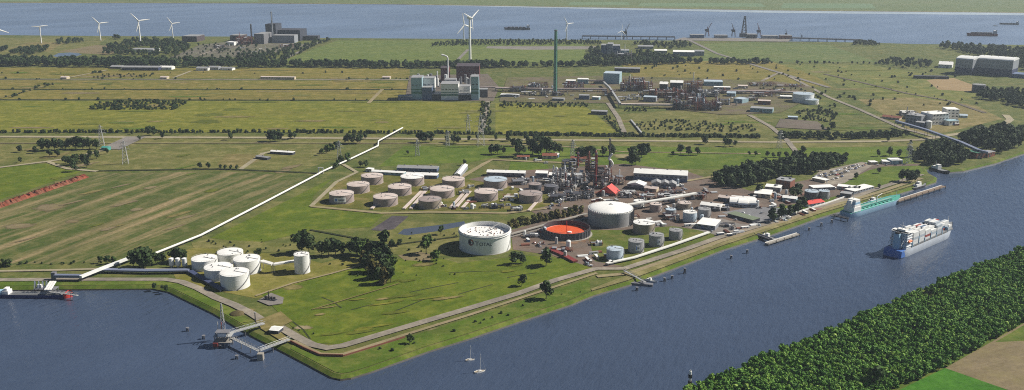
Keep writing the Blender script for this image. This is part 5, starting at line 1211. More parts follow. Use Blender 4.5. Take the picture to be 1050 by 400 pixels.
# ================================================================== SHIPS
def hull_mesh(L, Bm, D, sheer=1.5, bowf=.25, sternf=.1, sternw=.85, n=22, bw=0.0):
    m = MB(); K = 6
    for i in range(n + 1):
        q = i / n; x = L * q
        wd = 1.0; ww = 1.0
        if q > 1 - bowf: k = (q - 1 + bowf) / bowf; wd = max(.04, (1 - k ** 2.4)); ww = max(.01, (1 - k ** 1.6))
        if q < sternf: k = 1 - q / sternf; wd *= 1 - (1 - sternw) * k; ww *= 1 - (1 - sternw * .8) * k
        zD = D + sheer * max(0, (q - .75) / .25) ** 1.5 + bw * (1 if q > .9 else 0)
        xb = x + (L * .03 * max(0, (q - .85) / .15)); h = Bm / 2
        m.v += [(xb, -wd * h, zD), (x, -ww * h, 0), (x, -ww * h * .8, -3), (x, ww * h * .8, -3), (x, ww * h, 0), (xb, wd * h, zD)]
    for i in range(n):
        for k in range(K - 1): a = i * K + k; m.f.append((a, a + 1, a + K + 1, a + K))
    m.f.append(tuple(range(K))); m.f.append(tuple(n * K + k for k in reversed(range(K))))
    deck = MB(); deck.v = [m.v[i * K] for i in range(n + 1)] + [m.v[i * K + 5] for i in range(n + 1)]
    deck.v = [(x, y * .985, z - .5) for x, y, z in deck.v]; deck.f = [(i, i + 1, n + 2 + i, n + 1 + i) for i in range(n)]
    # bulwark rail strip
    return m, deck
def stripe(m, K=6, n=22, z1=1.1, off=.06):
    s_ = MB(); return s_
def ship_frame(us, vs_, ub, vb):
    a, b = G(us, vs_, WATER_Z), G(ub, vb, WATER_Z); return a, (b - a).length, math.atan2(b.y - a.y, b.x - a.x)
# --- container ship
a, L, rz = ship_frame(914.5, 263.5, 973.5, 238)
Bm, D = L * .155, L * .062
t = thing('container_ship', 'white and blue container ship under way on the canal', 'ship', a, rz)
hm, dk = hull_mesh(L, Bm, D, 3.5, .24, .08, .92)
hu = hm.build('hull', 'hull_white', t, smooth=True); dk.build('deck', 'deck_grey', t)
MB().box(-.12, 0, 0.0, .3, Bm * .9, D * 1.0).build('transom', 'hull_blue', hu)
MB().box(L * .04, 0, D * .1, L * .075, Bm * .955, D * .86).build('stern_plating', 'hull_blue', hu)
z0 = D - .4
ac = MB(); nl = 6
sup = MB().box(L * .125, 0, z0, L * .075, Bm * .86, 2.9 * nl).build('superstructure', 'hull_white', t)
for k in range(nl):
    MB().box(L * .125, 0, z0 + 2.9 * k + 2.6, L * .083, Bm * .92, .3).build('deck_edge', 'white', sup)
    for j in range(7):
        MB().box(L * .0865, Bm * (-.36 + .12 * j), z0 + 2.9 * k + 1.2, .12, Bm * .05, .9).build('window', 'glass', sup)
        if k == nl - 1: MB().box(L * .1635, Bm * (-.36 + .12 * j), z0 + 2.9 * k + 1.1, .12, Bm * .1, 1.2).build('bridge_window', 'glass', sup)
for j in range(4):
    MB().box(L * .1 + j * L * .017, -Bm * .432, z0 + 2.9 * 5 + 1.2, L * .01, .12, .9).build('window', 'glass', sup)
MB().box(L * .135, 0, z0 + 2.9 * nl, L * .045, Bm * 1.0, .5).build('bridge_wing', 'white', sup)
MB().box(L * .125, 0, z0 + 2.9 * nl + .5, L * .04, Bm * .45, 2.0).build('bridge_top', 'white', sup)
fu = MB().box(L * .06, Bm * .0, z0, L * .045, Bm * .3, 2.9 * 5.6, taper=.85).build('funnel', 'hull_lightblue', t)
MB().box(L * .06, 0, z0 + 2.9 * 5.6, L * .03, Bm * .2, 1.6).build('funnel_top', 'black', fu)
ms = MB().tube((L * .125, 0, z0 + 2.9 * nl), (L * .125, 0, z0 + 2.9 * nl + 9), .35, 6); ms.bar((L * .125, -3, z0 + 2.9 * nl + 6), (L * .125, 3, z0 + 2.9 * nl + 6), .4, .4); ms.build('mast', 'white', t)
for s_ in (-1, 1):
    MB().tube((L * .1, s_ * Bm * .46, z0 + 8), (L * .15, s_ * Bm * .46, z0 + 8), 1.3, 8).build('lifeboat', 'orange', t)
    MB().bar((L * .085, s_ * Bm * .34, z0 + 14), (L * .02, s_ * Bm * .34, z0 + 5), .5, .5).build('stair', 'white', t)
MB().tube((L * .95, 0, z0 + 3), (L * .95, 0, z0 + 12), .3, 6).build('fore_mast', 'white', t)
MB().box(L * .93, 0, z0 + .8, L * .05, Bm * .4, 2.6).build('forecastle', 'white', t)
for j in range(3): MB().box(L * (.955 - .02 * j), Bm * (.14 if j % 2 else -.14), z0 + 2, 2, 1.6, 1.4).build('winch', 'deck_grey', t)
bays = 7; x0 = L * .185; x1 = L * .9; bl = (x1 - x0) / bays; rr = random.Random(9); nrow = max(5, int(Bm * .94 / 2.6)); cm = {}
def cont_mesh(mat):
    if mat not in cm:
        m = MB().box(0, 0, 0, bl * .86, 2.44, 2.55)
        o = m.build('x', mat); cm[mat] = o.data; bpy.data.objects.remove(o)
    return cm[mat]
for k in range(bays):
    MB().box(x0 + (k + .5) * bl, 0, z0 + .4, bl * .93, Bm * .9, 1.6).build('hatch_cover', 'deck_grey', t)
    MB().box(x0 + k * bl, 0, z0 + .4, .9, Bm * .92, 8.0 if k % 2 else 5).build('lashing_bridge', 'hull_lightblue', t)
    q = (k + .5) / bays; nr = nrow if q < .75 else nrow - 2 * int(1 + (q - .75) * 8); tiers0 = [5, 5, 5, 4, 5, 4, 3][k]
    for r_ in range(nr):
        y = (r_ - (nr - 1) / 2) * 2.58
        tiers = max(1, tiers0 - (1 if rr.random() < .22 else 0)); edge = r_ in (0, nr - 1)
        for tr in range(tiers):
            if not edge and tr < tiers - 1 and k not in (0, bays - 1): continue
            zz = z0 + 2.1 + tr * 2.62
            if not edge and tr == tiers - 1 and tiers > 1 and False: continue
            mt = rr.choices(['box_white', 'box_grey', 'box_red', 'box_blue'], [8, 3.2, .35, .3])[0]
            o = bpy.data.objects.new('shipping_container', cont_mesh(mt)); sc.collection.objects.link(o)
            w_ = Matrix.Rotation(rz, 4, 'Z') @ Vector((x0 + (k + .5) * bl, y, zz)); o.location = Vector(a) + w_; o.rotation_euler.z = rz
            c_ = {'box_white': 'white', 'box_grey': 'pale grey', 'box_red': 'red brown', 'box_blue': 'blue'}[mt]
            tag(o, f'{c_} shipping container stacked on deck of the container ship', 'container', f'{c_} containers on the container ship')
    # inner core of stacks is filled by inner boxes hidden from view
# --- teal tanker moored
a, L, rz = ship_frame(866.5, 222.5, 921, 206)
Bm, D = L * .15, L * .05
t = thing('tanker_ship', 'pale blue tanker with teal deck moored at the canal quay', 'ship', a, rz)
hm, dk = hull_mesh(L, Bm, D, 2.5, .2, .1, .85); hm.build('hull', 'hull_lightblue', t, smooth=True); dk.build('deck', 'teal_deck', t); z0 = D - .4
sp_ = MB().box(L * .12, 0, z0, L * .13, Bm * .8, 6).build('superstructure', 'white', t)
for k in range(3):
    MB().box(L * (.125 + .005 * k), 0, z0 + 6 + 2.8 * k, L * (.1 - .012 * k), Bm * (.72 - .05 * k), 2.8).build('deckhouse', 'white' if k != 1 else 'hull_lightblue', sp_)
    for j in range(6): MB().box(L * .18, Bm * (-.28 + .11 * j), z0 + 7.2 + 2.8 * k, .3, Bm * .06, 1).build('window', 'glass', sp_)
MB().box(L * .07, 0, z0, L * .04, Bm * .3, 14, taper=.8).build('funnel', 'white', t)
MB().tube((L * .12, 0, z0 + 14), (L * .12, 0, z0 + 22), .3, 6).build('mast', 'white', t)
MB().tube((L * .25, 0, z0 + 1.3), (L * .9, 0, z0 + 1.3), .7, 6).build('deck_pipe', 'teal', t)
for k in range(3): MB().tube((L * .25, Bm * (.1 + .06 * k), z0 + .9), (L * .88, Bm * (.06 + .05 * k), z0 + .9), .3, 6).build('deck_pipe', 'steel_light', t)
for k in range(8): MB().cyl(L * (.28 + .075 * k), -Bm * .2, z0, z0 + 1.4, 1.2, n=10).build('tank_hatch', 'teal', t)
MB().tube((L * .57, 0, z0), (L * .57, 0, z0 + 9), .6, 6).tube((L * .57, 0, z0 + 9), (L * .66, 0, z0 + 11), .4, 6).build('hose_crane', 'white', t)
MB().tube((L * .95, 0, z0 + 1), (L * .95, 0, z0 + 9), .25, 6).build('fore_mast', 'white', t)
rl = MB()
for s_ in (-1, 1): rl.tube((L * .02, s_ * Bm * .43, z0 + 1.4), (L * .78, s_ * Bm * .495, z0 + 1.4), .2, 4)
rl.build('rail', 'hull_lightblue', t)
# --- barge at the left basin
a, L, rz = ship_frame(-14, 303.6, 74, 304.4); Bm, D = 10.5, 3.4
t = thing('tank_barge', 'long dark blue river barge with red bow at the left jetty', 'barge', a, rz)
hm, dk = hull_mesh(L, Bm, D, 1.2, .12, .06, .9); hm.build('hull', 'hull_navy', t, smooth=True); dk.build('deck', 'deck_grey', t); z0 = D - .4
bw_, _ = hull_mesh(L * .075, Bm + .15, D + 1.25, 0, .9, 0.01, 1, 8); o = bw_.build('bow', 'red_bright', t, smooth=True); o.location.x = L * .93; o.location.z = .02
MB().box(L * .25, 0, z0, L * .07, Bm * .7, 3.4).build('wheelhouse', 'white', t); MB().box(L * .25, 0, z0 + 3.4, L * .04, Bm * .5, 2.2).build('wheelhouse_top', 'white', t); MB().box(L * .16, 0, z0, L * .1, Bm * .8, 2.4).build('cabin', 'hull_lightblue', t)
for k in range(5): MB().tube((L * .32, -3 + 1.4 * k, z0 + .8), (L * .9, -3 + 1.4 * k, z0 + .8), .3, 6).build('deck_pipe', 'steel_light', t)
for k in range(7): MB().cyl(L * (.36 + .08 * k), 3.4, z0, z0 + 1.2, .8, n=8).build('tank_hatch', 'steel_dark', t)
# --- sailing boats
def sailboat(u, v, vtop, lpx, label, rz):
    p = G(u, v, WATER_Z); L = lpx / S(u, v); h = HT(u, v, vtop, WATER_Z); t = thing('sailing_boat', label, 'sailing boat', p, rz, 'sailing boats on the canal')
    hm, dk = hull_mesh(L, L * .34, L * .11, L * .02, .55, .15, .7, 14); o = hm.build('hull', 'white', t, smooth=True); o.location.x = -L / 2; d = dk.build('deck', 'beige', t); d.location.x = -L / 2
    MB().box(L * .02, 0, L * .1, L * .36, L * .17, L * .055, taper=.8).build('cabin', 'white', t)
    MB().tube((L * .06, 0, L * .1), (L * .06, 0, h), .1, 6).build('mast', 'white', t); MB().tube((L * .06, 0, L * .2), (-L * .36, 0, L * .21), .22, 6).build('boom', 'white', t)
    r_ = MB()
    for q in ((L * .55, 0, L * .13), (-L * .5, 0, L * .12), (L * .06, L * .16, L * .12), (L * .06, -L * .16, L * .12)): r_.tube((L * .06, 0, h * .97), q, .035, 4)
    r_.build('rigging', 'steel_light', t)
sailboat(482, 369.5, 354.4, 9.5, 'smaller white sailing boat, the left one of two', .35)
sailboat(492, 381.5, 362.8, 12, 'larger white sailing boat, the right one of two', .45)
# --- river freighters
def freighter(u0, v0, u1, v1, label, hullm, boxes=0, grp='ships on the far river', h=.07):
    a, L, rz = ship_frame(u0, v0, u1, v1); Bm, D = L * .14, L * h; t = thing('cargo_ship', label, 'ship', a, rz, grp)
    hm, dk = hull_mesh(L, Bm, D, L * .02, .18, .08, .9, 16); hm.build('hull', hullm, t, smooth=True); dk.build('deck', 'hull_red', t); z0 = D - .4
    s_ = MB().box(L * .09, 0, z0, L * .09, Bm * .85, L * .1).build('superstructure', 'grey_wall', t); MB().box(L * .1, 0, z0 + L * .1, L * .06, Bm * .95, L * .02).build('bridge', 'white', s_)
    MB().box(L * .04, 0, z0, L * .03, Bm * .3, L * .13).build('funnel', 'hull_dark', t)
    for k in range(5): MB().box(L * (.24 + .145 * k), 0, z0, L * .12, Bm * .75, L * .018 + (L * .03 if boxes else 0)).build('hatch', 'chem_dark' if boxes else 'steel_dark', t)
    for k in range(2): MB().tube((L * (.38 + .3 * k), 0, z0), (L * (.38 + .3 * k), 0, z0 + L * .09), L * .006, 6).build('mast', 'steel', t)
freighter(543.5, 30.6, 517.5, 30.4, 'dark cargo ship on the river left of the green chimney top', 'hull_dark', 1)
freighter(1022.5, 37.2, 991.5, 36.6, 'dark red cargo ship on the river at the right', 'hull_red', 1, h=.085)
freighter(1044.5, 25.4, 1025, 25, 'smaller dark cargo ship farther out on the river right', 'hull_dark', 0)
def tug(u0, v0, u1, v1, label, hullm, cat='boat', name='tug_boat'):
    a, L, rz = ship_frame(u0, v0, u1, v1); Bm, D = L * .26, L * .08; t = thing(name, label, cat, a, rz)
    hm, dk = hull_mesh(L, Bm, D, L * .03, .35, .1, .85, 14); hm.build('hull', hullm, t, smooth=True); dk.build('deck', 'deck_grey', t); z0 = D - .3
    MB().box(L * .42, 0, z0, L * .3, Bm * .6, L * .08).build('cabin', 'white', t); MB().box(L * .5, 0, z0 + L * .08, L * .13, Bm * .5, L * .07).build('wheelhouse', 'white', t)
    MB().tube((L * .4, 0, z0 + L * .08), (L * .4, 0, z0 + L * .28), L * .008, 6).build('mast', 'steel_light', t); MB().cyl(L * .3, 0, z0 + L * .05, z0 + L * .15, L * .025, n=8).build('funnel', 'hull_dark', t)
tug(1018, 26.6, 1023, 26.8, 'tiny boat on the river beside the farther cargo ship', 'hull_dark')
tug(950.5, 171.8, 973, 178.6, 'grey patrol boat moored in the inlet by the wood', 'hull_dark', name='patrol_boat')
tug(659.5, 286.5, 674, 290, 'white work boat at the small pontoon below the grey tanks', 'hull_white', name='work_boat')
tug(776, 241.6, 798, 247.6, 'dark work boat beside the long floating pontoon', 'hull_dark', name='work_boat')
tug(888, 210.5, 902, 206, 'small white launch between tanker and quay', 'hull_dark', name='work_boat')
tug(934, 194.6, 949, 190.2, 'dark launch behind the long wooden jetty', 'hull_dark', name='work_boat')
# ================================================================== JETTIES
def dolphin(u, v, label, grp, hpx=3.4):
    p = G(u, v, WATER_Z); h = HP(u, v, hpx, WATER_Z); t = thing('mooring_dolphin', label, 'mooring post', p, 0, grp)
    for x, y in ((-.9, -.6), (.9, -.6), (0, .9)): MB().tube((x * 1.8, y * 1.8, -3), (x * .5, y * .5, h), .45, 7).build('pile', 'steel_dark', t)
    MB().cyl(0, 0, h, h + .6, 1.5, n=10).build('cap', 'steel', t)
for k, (u_, v_, lb) in enumerate([(209, 347.5, 'mooring post left of the loading platform'), (226, 357, 'mooring post just below the loading platform'), (243, 368, 'mooring post farthest out below the loading jetty'), (192.5, 339.5, 'mooring buoy post alone in the basin, farthest left'),
    (653, 298, 'mooring post nearest below the small pontoon'), (681.4, 288.4, 'left of two close mooring posts right of the pontoon'), (689, 286, 'right of two close mooring posts right of the pontoon'), (702, 280.5, 'tall mooring post in the canal middle row'),
    (749.6, 265.4, 'mooring post below the flat white hall, left'), (766, 259.6, 'mooring post below the flat white hall, right'), (829.4, 236.6, 'mooring post left of the tanker stern, outermost'), (842, 232, 'mooring post left of the tanker stern, middle'), (852.6, 228.6, 'mooring post left of the tanker stern, nearest')]):
    dolphin(u_, v_, lb, 'mooring posts in the canal', 5 if k == 7 else 3)
def walkway(parent, o0, p, q, w=2.6, mat='steel_light', name='walkway', truss=2.2):
    p, q = p - o0, q - o0; MB().bar(p, q, w, .3).build(name, mat, parent); d = (q - p); n = max(2, int(d.length / 4)); sd_ = Vector((-d.y, d.x, 0)).normalized() * w / 2; m = MB()
    for s_ in (-1, 1):
        m.tube(p + sd_ * s_ + Vector((0, 0, truss)), q + sd_ * s_ + Vector((0, 0, truss)), .14, 4)
        for i in range(n):
            a, b = p + d * i / n + sd_ * s_, p + d * (i + 1) / n + sd_ * s_; m.tube(a, a + Vector((0, 0, truss)), .1, 4); m.tube(a, b + Vector((0, 0, truss)), .1, 4)
    m.build('railing', mat, parent)
    for i in (range(0, n + 1, 3)):
        c = p + d * i / n; MB().tube((c.x, c.y, WATER_Z - 3), (c.x, c.y, c.z), .4, 6).build('pile', 'steel', parent)
o0 = G(227, 352, WATER_Z); t = thing('loading_jetty', 'loading jetty with lattice mast, platform and walkways in the basin', 'jetty', (o0.x, o0.y, 0)); o0 = Vector((o0.x, o0.y, 0))
for lv, (ua, ub, va, vb_, z) in enumerate([(218, 237, 348.5, 352, 1.2), (218.5, 236.5, 343.5, 346, 5.5), (220, 234, 340.5, 342, 9)]):
    A_ = G(ua, vb_, z); B_ = G(ub, vb_, z); dpt = 11 - 2 * lv
    MB().box((A_.x + B_.x) / 2 - o0.x, A_.y - o0.y + dpt / 2, z, B_.x - A_.x, dpt, .6).build('deck', ['concrete', 'steel_light', 'steel'][lv], t)
    for q in range(4):
        for y in (1, dpt - 1): MB().tube((A_.x - o0.x + (B_.x - A_.x) * (q + .2) / 3.6, A_.y - o0.y + y, -6 if lv == 0 else z - 4), (A_.x - o0.x + (B_.x - A_.x) * (q + .2) / 3.6, A_.y - o0.y + y, z), .4, 6).build('pile', 'steel', t)
A_ = G(221, 352, 1.5); MB().box(A_.x - o0.x, A_.y - o0.y - .6, -1.5, 4, 1.2, 3.4).build('fender', 'red', t); A_ = G(227, 347, 5.5)
MB().box(A_.x - o0.x, A_.y - o0.y + 4, 6.1, 7, 4, 2.8).build('control_cabin', 'white', t)
zt = HT(227, 348, 314); m = MB(); A_ = G(228, 347, 0) - o0; b = 1.5
for i in range(9):
    q0, q1 = i / 9, (i + 1) / 9; z_0, z_1 = 6 + (zt - 6) * q0, 6 + (zt - 6) * q1; a, c = b * (1 - q0 * .7), b * (1 - q1 * .7); c0 = [(-a, -a), (a, -a), (a, a), (-a, a)]; c1 = [(-c, -c), (c, -c), (c, c), (-c, c)]
    for k in range(4): m.tube((A_.x + c0[k][0], A_.y + 4 + c0[k][1], z_0), (A_.x + c1[k][0], A_.y + 4 + c1[k][1], z_1), .2, 4); m.tube((A_.x + c0[k][0], A_.y + 4 + c0[k][1], z_0), (A_.x + c1[(k + 1) % 4][0], A_.y + 4 + c1[(k + 1) % 4][1], z_1), .13, 4)
m.build('lattice_mast', 'steel_light', t)
for k in range(3):
    x = A_.x - 4 + 3 * k; MB().path([(x, A_.y + 3, 6), (x, A_.y + 3, 13), (x + 1.5, A_.y - 1, 15), (x + 2, A_.y - 3, 8)], .35, 6).build('loading_arm', ['steel_light', 'red', 'pipe_blue'][k], t)
walkway(t, o0, G(236, 341.5, 4), G(271, 331.5, 4), 4, 'steel_light')
walkway(t, o0, G(238, 346.5, 2.5), G(266, 360, 2.5), 3)
walkway(t, o0, G(266, 359.5, 2.5), G(297, 348, 2.5), 3)
A_ = G(267, 362, 2.5) - o0; MB().box(A_.x, A_.y, -5, 4.5, 4.5, 7.4).build('corner_pier', 'concrete', t)
p = G(262, 330); t = thing('light_mast', 'short dark mast at the shore end of the loading bridge', 'mast', (p.x, p.y, 0)); MB().cyl(0, 0, 0, HT(262, 330, 321), .55, .4, 10).build('post', 'steel_dark', t); MB().box(0, 0, HT(262, 330, 321), 1.6, 1, .7).build('lamp_head', 'steel_light', t)
# black pump station on its pad
p = G(277, 308); t = thing('pump_station', 'black pump skid on a pale concrete pad above the jetty', 'pump station', (p.x, p.y, 0), -.3)
MB().box(0, 0, 0, 13, 5, 1.0).build('skid', 'steel_dark', t)
for x in (-4.5, -1.5, 1.5, 4.5): MB().cyl(x, 0, 1, 3.6, 1.1, n=12).build('pump', 'black', t)
MB().cyl(-2, 1, 0, 8, .5, n=8).build('vent_pipe', 'black', t); MB().tube((-6, -1.5, 1.5), (6, -1.5, 1.5), .4, 8).build('pipe', 'steel', t)
o = MB().rings([(7, 0), (5.6, 1.2), (3.2, 2.2), (.2, 2.7)], 14, cap=True).build('earth_mound', ground('mound_soil', (116, 102, 72), (96, 88, 56), (80, 72, 50), .5, big=.1, med=.3), loc=(*G(243, 322).xy, 0)); tag(o, 'brown earth mound beside the quay road near the basin', 'mound')
# loading arms at the left jetty
o0 = G(48, 297, 0); t = thing('loading_jetty', 'loading platform with slanted white arms above the dark blue barge', 'jetty', (o0.x, o0.y, 0))
A_ = G(34, 297.5, 2) - o0; B_ = G(56, 297.5, 2) - o0
MB().box((A_.x + B_.x) / 2, A_.y + 4, 2, B_.x - A_.x, 8, .7).build('deck', 'steel', t)
for q in range(6):
    for y in (1, 7): MB().tube((A_.x + (B_.x - A_.x) * q / 5, A_.y + y, -6), (A_.x + (B_.x - A_.x) * q / 5, A_.y + y, 2), .4, 6).build('pile', 'steel', t)
for k in range(3):
    a_ = G(46 + 2.6 * k, 297.5, 5) - o0; b_ = G(52 + 2.4 * k, 288.5, 6) - o0; MB().bar(a_, b_, 1.6, .9).build('loading_arm', 'white', t)
for k in range(4):
    a_ = G(37 + 4 * k, 296, 2) - o0; MB().path([a_, a_ + Vector((0, 0, 7)), a_ + Vector((1.5, -4, 9)), a_ + Vector((2, -7, 3))], .35, 6).build('hose_arm', 'pipe_blue', t)
MB().box((A_.x + B_.x) / 2 - 6, A_.y + 5, 2.7, 4, 3, 3).build('cabin', 'white', t); a_ = G(56, 287, 0) - o0; MB().box(a_.x, a_.y, 0, 4, 4, 8).build('pipe_tower', 'steel', t)
walkway(t, o0, G(50, 299, 2) , G(80, 303, 1.5), 2)
# small pontoon below the grey tanks
o0 = G(645, 282, 0); t = thing('gangway', 'gangway from promenade to the small pontoon below grey tanks', 'gangway', (o0.x, o0.y, 0)); walkway(t, o0, G(640, 277.5, 3), G(662, 289.5, .5), 2.4)
A_ = G(652, 292, -1.5) - o0; MB().box(A_.x + 6, A_.y + 4, -3.4, 22, 5, 2.2, -.25).build('pontoon', 'steel', t)
# pontoon line and jetty right
def pontoon(u0, v0, u1, v1, w, label, top, z=-1.2, rail='white', name='jetty'):
    a, b = G(u0, v0, z), G(u1, v1, z); o0 = Vector((a.x, a.y, 0)); t = thing(name, label, 'jetty', o0); MB().bar(a - o0, b - o0, w, 1.2).build('deck', top, t)
    sd_ = (b - a); sd_ = Vector((-sd_.y, sd_.x, 0)).normalized() * w * .5; MB().bar(a - o0 + sd_ + Vector((0, 0, .9)), b - o0 + sd_ + Vector((0, 0, .9)), .5, .6).build('edge_beam', rail, t)
    n = max(2, int((b - a).length / 14))
    for i in range(n + 1):
        c = a.lerp(b, i / n) - o0 - sd_ * .9; MB().tube((c.x, c.y, -8), (c.x, c.y, z + 1.6), .45, 6).build('pile', 'steel_dark', t)
pontoon(786, 250, 818.5, 240, 4.5, 'long floating pontoon left of the moored tanker', 'concrete')
pontoon(919, 206.5, 967.5, 191, 6, 'long brown wooden jetty leading from the tanker bow', 'wood', .6)
pontoon(856, 221, 870, 224.5, 3, 'short dark landing at the tanker stern', 'steel_dark', .2, 'steel')
pontoon(775, 240, 790, 245.5, 4, 'dark landing stage from the promenade to the work boat', 'steel_dark', 0, 'steel')
# striped beacon post
p = G(707, 400.5, WATER_Z); h = HT(707, 400.5, 380.5, WATER_Z); t = thing('beacon_post', 'black and white striped beacon post at the wood edge', 'beacon', p)
for k in range(6): MB().cyl(0, 0, h * k / 6 - (2 if k == 0 else 0), h * (k + 1) / 6, .9 if k % 2 else 1.5, .9 if k % 2 else 1.5, 12).build('painted_band', 'white' if k % 2 else 'black', t)
MB().cyl(0, 0, h, h + .8, .5, n=8).build('lamp', 'steel_light', t)
# ================================================================== YARD CLUTTER
def clutter(polypx, n, seed, where, group):
    rr = random.Random(seed); P = [tuple(G(u, v).xy) for u, v in polypx]; xs = [p[0] for p in P]; ys = [p[1] for p in P]; k = 0; tries = 0
    while k < n and tries < n * 30:
        tries += 1; x, y = rr.uniform(min(xs), max(xs)), rr.uniform(min(ys), max(ys))
        c = False
        for i in range(len(P)):
            (x0, y0), (x1, y1) = P[i], P[i - 1]
            if (y0 > y) != (y1 > y) and x < (x1 - x0) * (y - y0) / (y1 - y0) + x0: c = not c
        if not c: continue
        k += 1; kind = rr.choice(['cabin', 'skid', 'pipes', 'vessel', 'cabin', 'pipes']); rz = rr.choice([.25, .25 + math.pi / 2]) + rr.uniform(-.1, .1)
        if kind == 'cabin':
            mt, cn = rr.choice([('white', 'white'), ('beige', 'beige'), ('box_red', 'red brown'), ('box_blue', 'blue'), ('tank_white', 'white')]); w = rr.uniform(5, 11)
            t = thing('site_cabin', f'small {cn} site cabin {where}', 'cabin', (x, y, .2), rz, f'{cn} cabins {group}')
            MB().box(0, 0, 0, w, 2.6, 2.6).build('wall', mt, t); MB().box(0, 0, 2.6, w + .3, 2.9, .2).build('roof', 'white_roof' if rr.random() < .6 else 'grey_roof', t); MB().box(w * .2, -1.33, .1, 1, .1, 2).build('door', 'steel_dark', t); MB().box(-w * .2, -1.33, 1, 1.4, .1, .9).build('window', 'glass', t)
        elif kind == 'skid':
            t = thing('equipment_skid', f'dark equipment skid with pumps {where}', 'skid', (x, y, .2), rz, f'skids {group}')
            MB().box(0, 0, 0, 7, 3, .6).build('base', 'steel', t)
            for q in (-2, 0, 2): MB().cyl(q, 0, .6, rr.uniform(1.8, 3.6), .8, n=10).build('pump', rr.choice(['steel_light', 'steel_dark', 'rust', 'tank_blue']), t)
            MB().path([(-3, 1, .8), (-3, 1, 2.6), (3, 1, 2.6), (3, 1, .8)], .22, 6).build('pipe', 'pipe_grey', t)
        elif kind == 'pipes':
            mt, cn = rr.choice([('rust', 'rusty'), ('tank_white', 'white'), ('pipe_grey', 'grey')]); L = rr.uniform(7, 14)
            t = thing('pipe_stack', f'low stack of {cn} pipes {where}', 'pipe stack', (x, y, .2), rz, f'{cn} pipe stacks {group}')
            for q in range(5): MB().tube((-L / 2, q * .9 - 1.8, .5), (L / 2, q * .9 - 1.8, .5), .42, 8).build('pipe', mt, t)
            for q in range(4): MB().tube((-L / 2, q * .9 - 1.35, 1.25), (L / 2, q * .9 - 1.35, 1.25), .42, 8).build('pipe', mt, t)
        else:
            mt, cn = rr.choice([('tank_white', 'white'), ('steel_light', 'grey'), ('tank_blue', 'pale blue')]); r = rr.uniform(1.2, 2.6); h = rr.uniform(3.5, 8)
            t = thing('small_vessel', f'small {cn} upright vessel {where}', 'vessel', (x, y, .2), rz, f'{cn} vessels {group}')
            MB().rings([(r, 0), (r, h), (r * .6, h + r * .35), (0, h + r * .45)], 14, cap=False).build('shell', mt, t, smooth=True); MB().tube((r + .2, 0, 0), (r + .2, 0, h), .2, 5).build('ladder', 'steel', t)
clutter([(640, 222), (700, 208), (745, 210), (740, 232), (700, 236), (660, 230)], 26, 1, 'among the tanks right of the dome', 'right of the dome')
clutter([(560, 200), (620, 196), (640, 206), (600, 216), (560, 216)], 26, 2, 'in the pipe jungle left of the dome', 'left of the dome')
clutter([(640, 198), (705, 188), (740, 196), (720, 206), (650, 212)], 26, 3, 'between pipe bridge and hangar', 'between pipe bridge and hangar')
clutter([(526, 252), (530, 240), (556, 236), (610, 258), (640, 270), (612, 274)], 22, 4, 'around the orange floored tank', 'around the orange tank')
clutter([(740, 206), (800, 198), (830, 200), (800, 212), (760, 218)], 22, 5, 'between the white roofs of the yard', 'between the white roofs')
clutter([(735, 242), (750, 234), (790, 228), (840, 213), (842, 214.5), (792, 230.5), (740, 245)], 22, 6, 'along the canal road fence', 'along the canal road')
clutter([(470, 192), (540, 184), (600, 182), (600, 192), (520, 198)], 20, 7, 'on the yard behind the tank farm', 'behind the tank farm')
clutter([(440, 211), (475, 207), (530, 210), (530, 216), (450, 216)], 14, 8, 'along the front road of the tank farm', 'front of the tank farm')
clutter([(524, 164), (600, 164), (602, 170), (526, 166)], 10, 9, 'by the refinery houses', 'by the refinery houses')
clutter([(850, 200), (880, 198), (896, 192), (860, 190)], 10, 10, 'around the white flat roofs by the tanker', 'by the tanker roofs')
clutter([(625, 104), (640, 92), (760, 90), (800, 98), (760, 114), (690, 110)], 34, 11, 'inside the chemical plant', 'in the chemical plant')
clutter([(520, 102), (530, 88), (612, 86), (616, 104)], 22, 12, 'around the green chimney', 'around the green chimney')
clutter([(190, 56), (215, 47), (300, 46), (265, 56)], 18, 13, 'on the far railway yard', 'on the far railway yard')
clutter([(925, 133), (930, 118), (985, 118), (985, 131)], 10, 14, 'around the white and grey factories', 'around the factories')
# ================================================================== CARS
def car_mesh(mat):
    m = MB()
    pr = [(-2.1, .35), (-2.1, .85), (-1.5, 1.0), (-1.05, 1.45), (.55, 1.45), (1.15, .98), (2.05, .82), (2.15, .35)]
    n = len(pr); vs = [(x, y * (.86 if z > 1.2 else 1), z) for y in (-.88, .88) for x, z in pr]
    m.add(vs, [tuple(range(n)), tuple(range(2 * n - 1, n - 1, -1))] + [(i, n + i, n + (i + 1) % n, (i + 1) % n) for i in range(n)])
    o = m.build('x', mat); d = o.data; bpy.data.objects.remove(o); return d
CM = {c_: car_mesh('car_' + c_) for c_ in ('white', 'silver', 'black', 'blue', 'red')}
wm = MB()
for x in (-1.3, 1.3):
    for y in (-.85, .85): wm.tube((x, y - .12, .33), (x, y + .12, .33), .33, 8)
o = wm.build('x', 'black'); WM = o.data; bpy.data.objects.remove(o)
gm = MB(); gm.box(-.25, 0, 1.02, 2.1, 1.72, .3); o = gm.build('x', 'glass'); GM = o.data; bpy.data.objects.remove(o)
rr = random.Random(4)
def car(p, rz, where):
    c_ = rr.choices(['white', 'silver', 'black', 'blue', 'red'], [4, 4, 3, 2, 1])[0]
    t = thing('parked_car', f'{c_} car parked {where}', 'car', (p.x, p.y, .75), rz, f'{c_} cars parked {where}')
    child('body', CM[c_], t); child('wheels', WM, t); child('windows', GM, t)
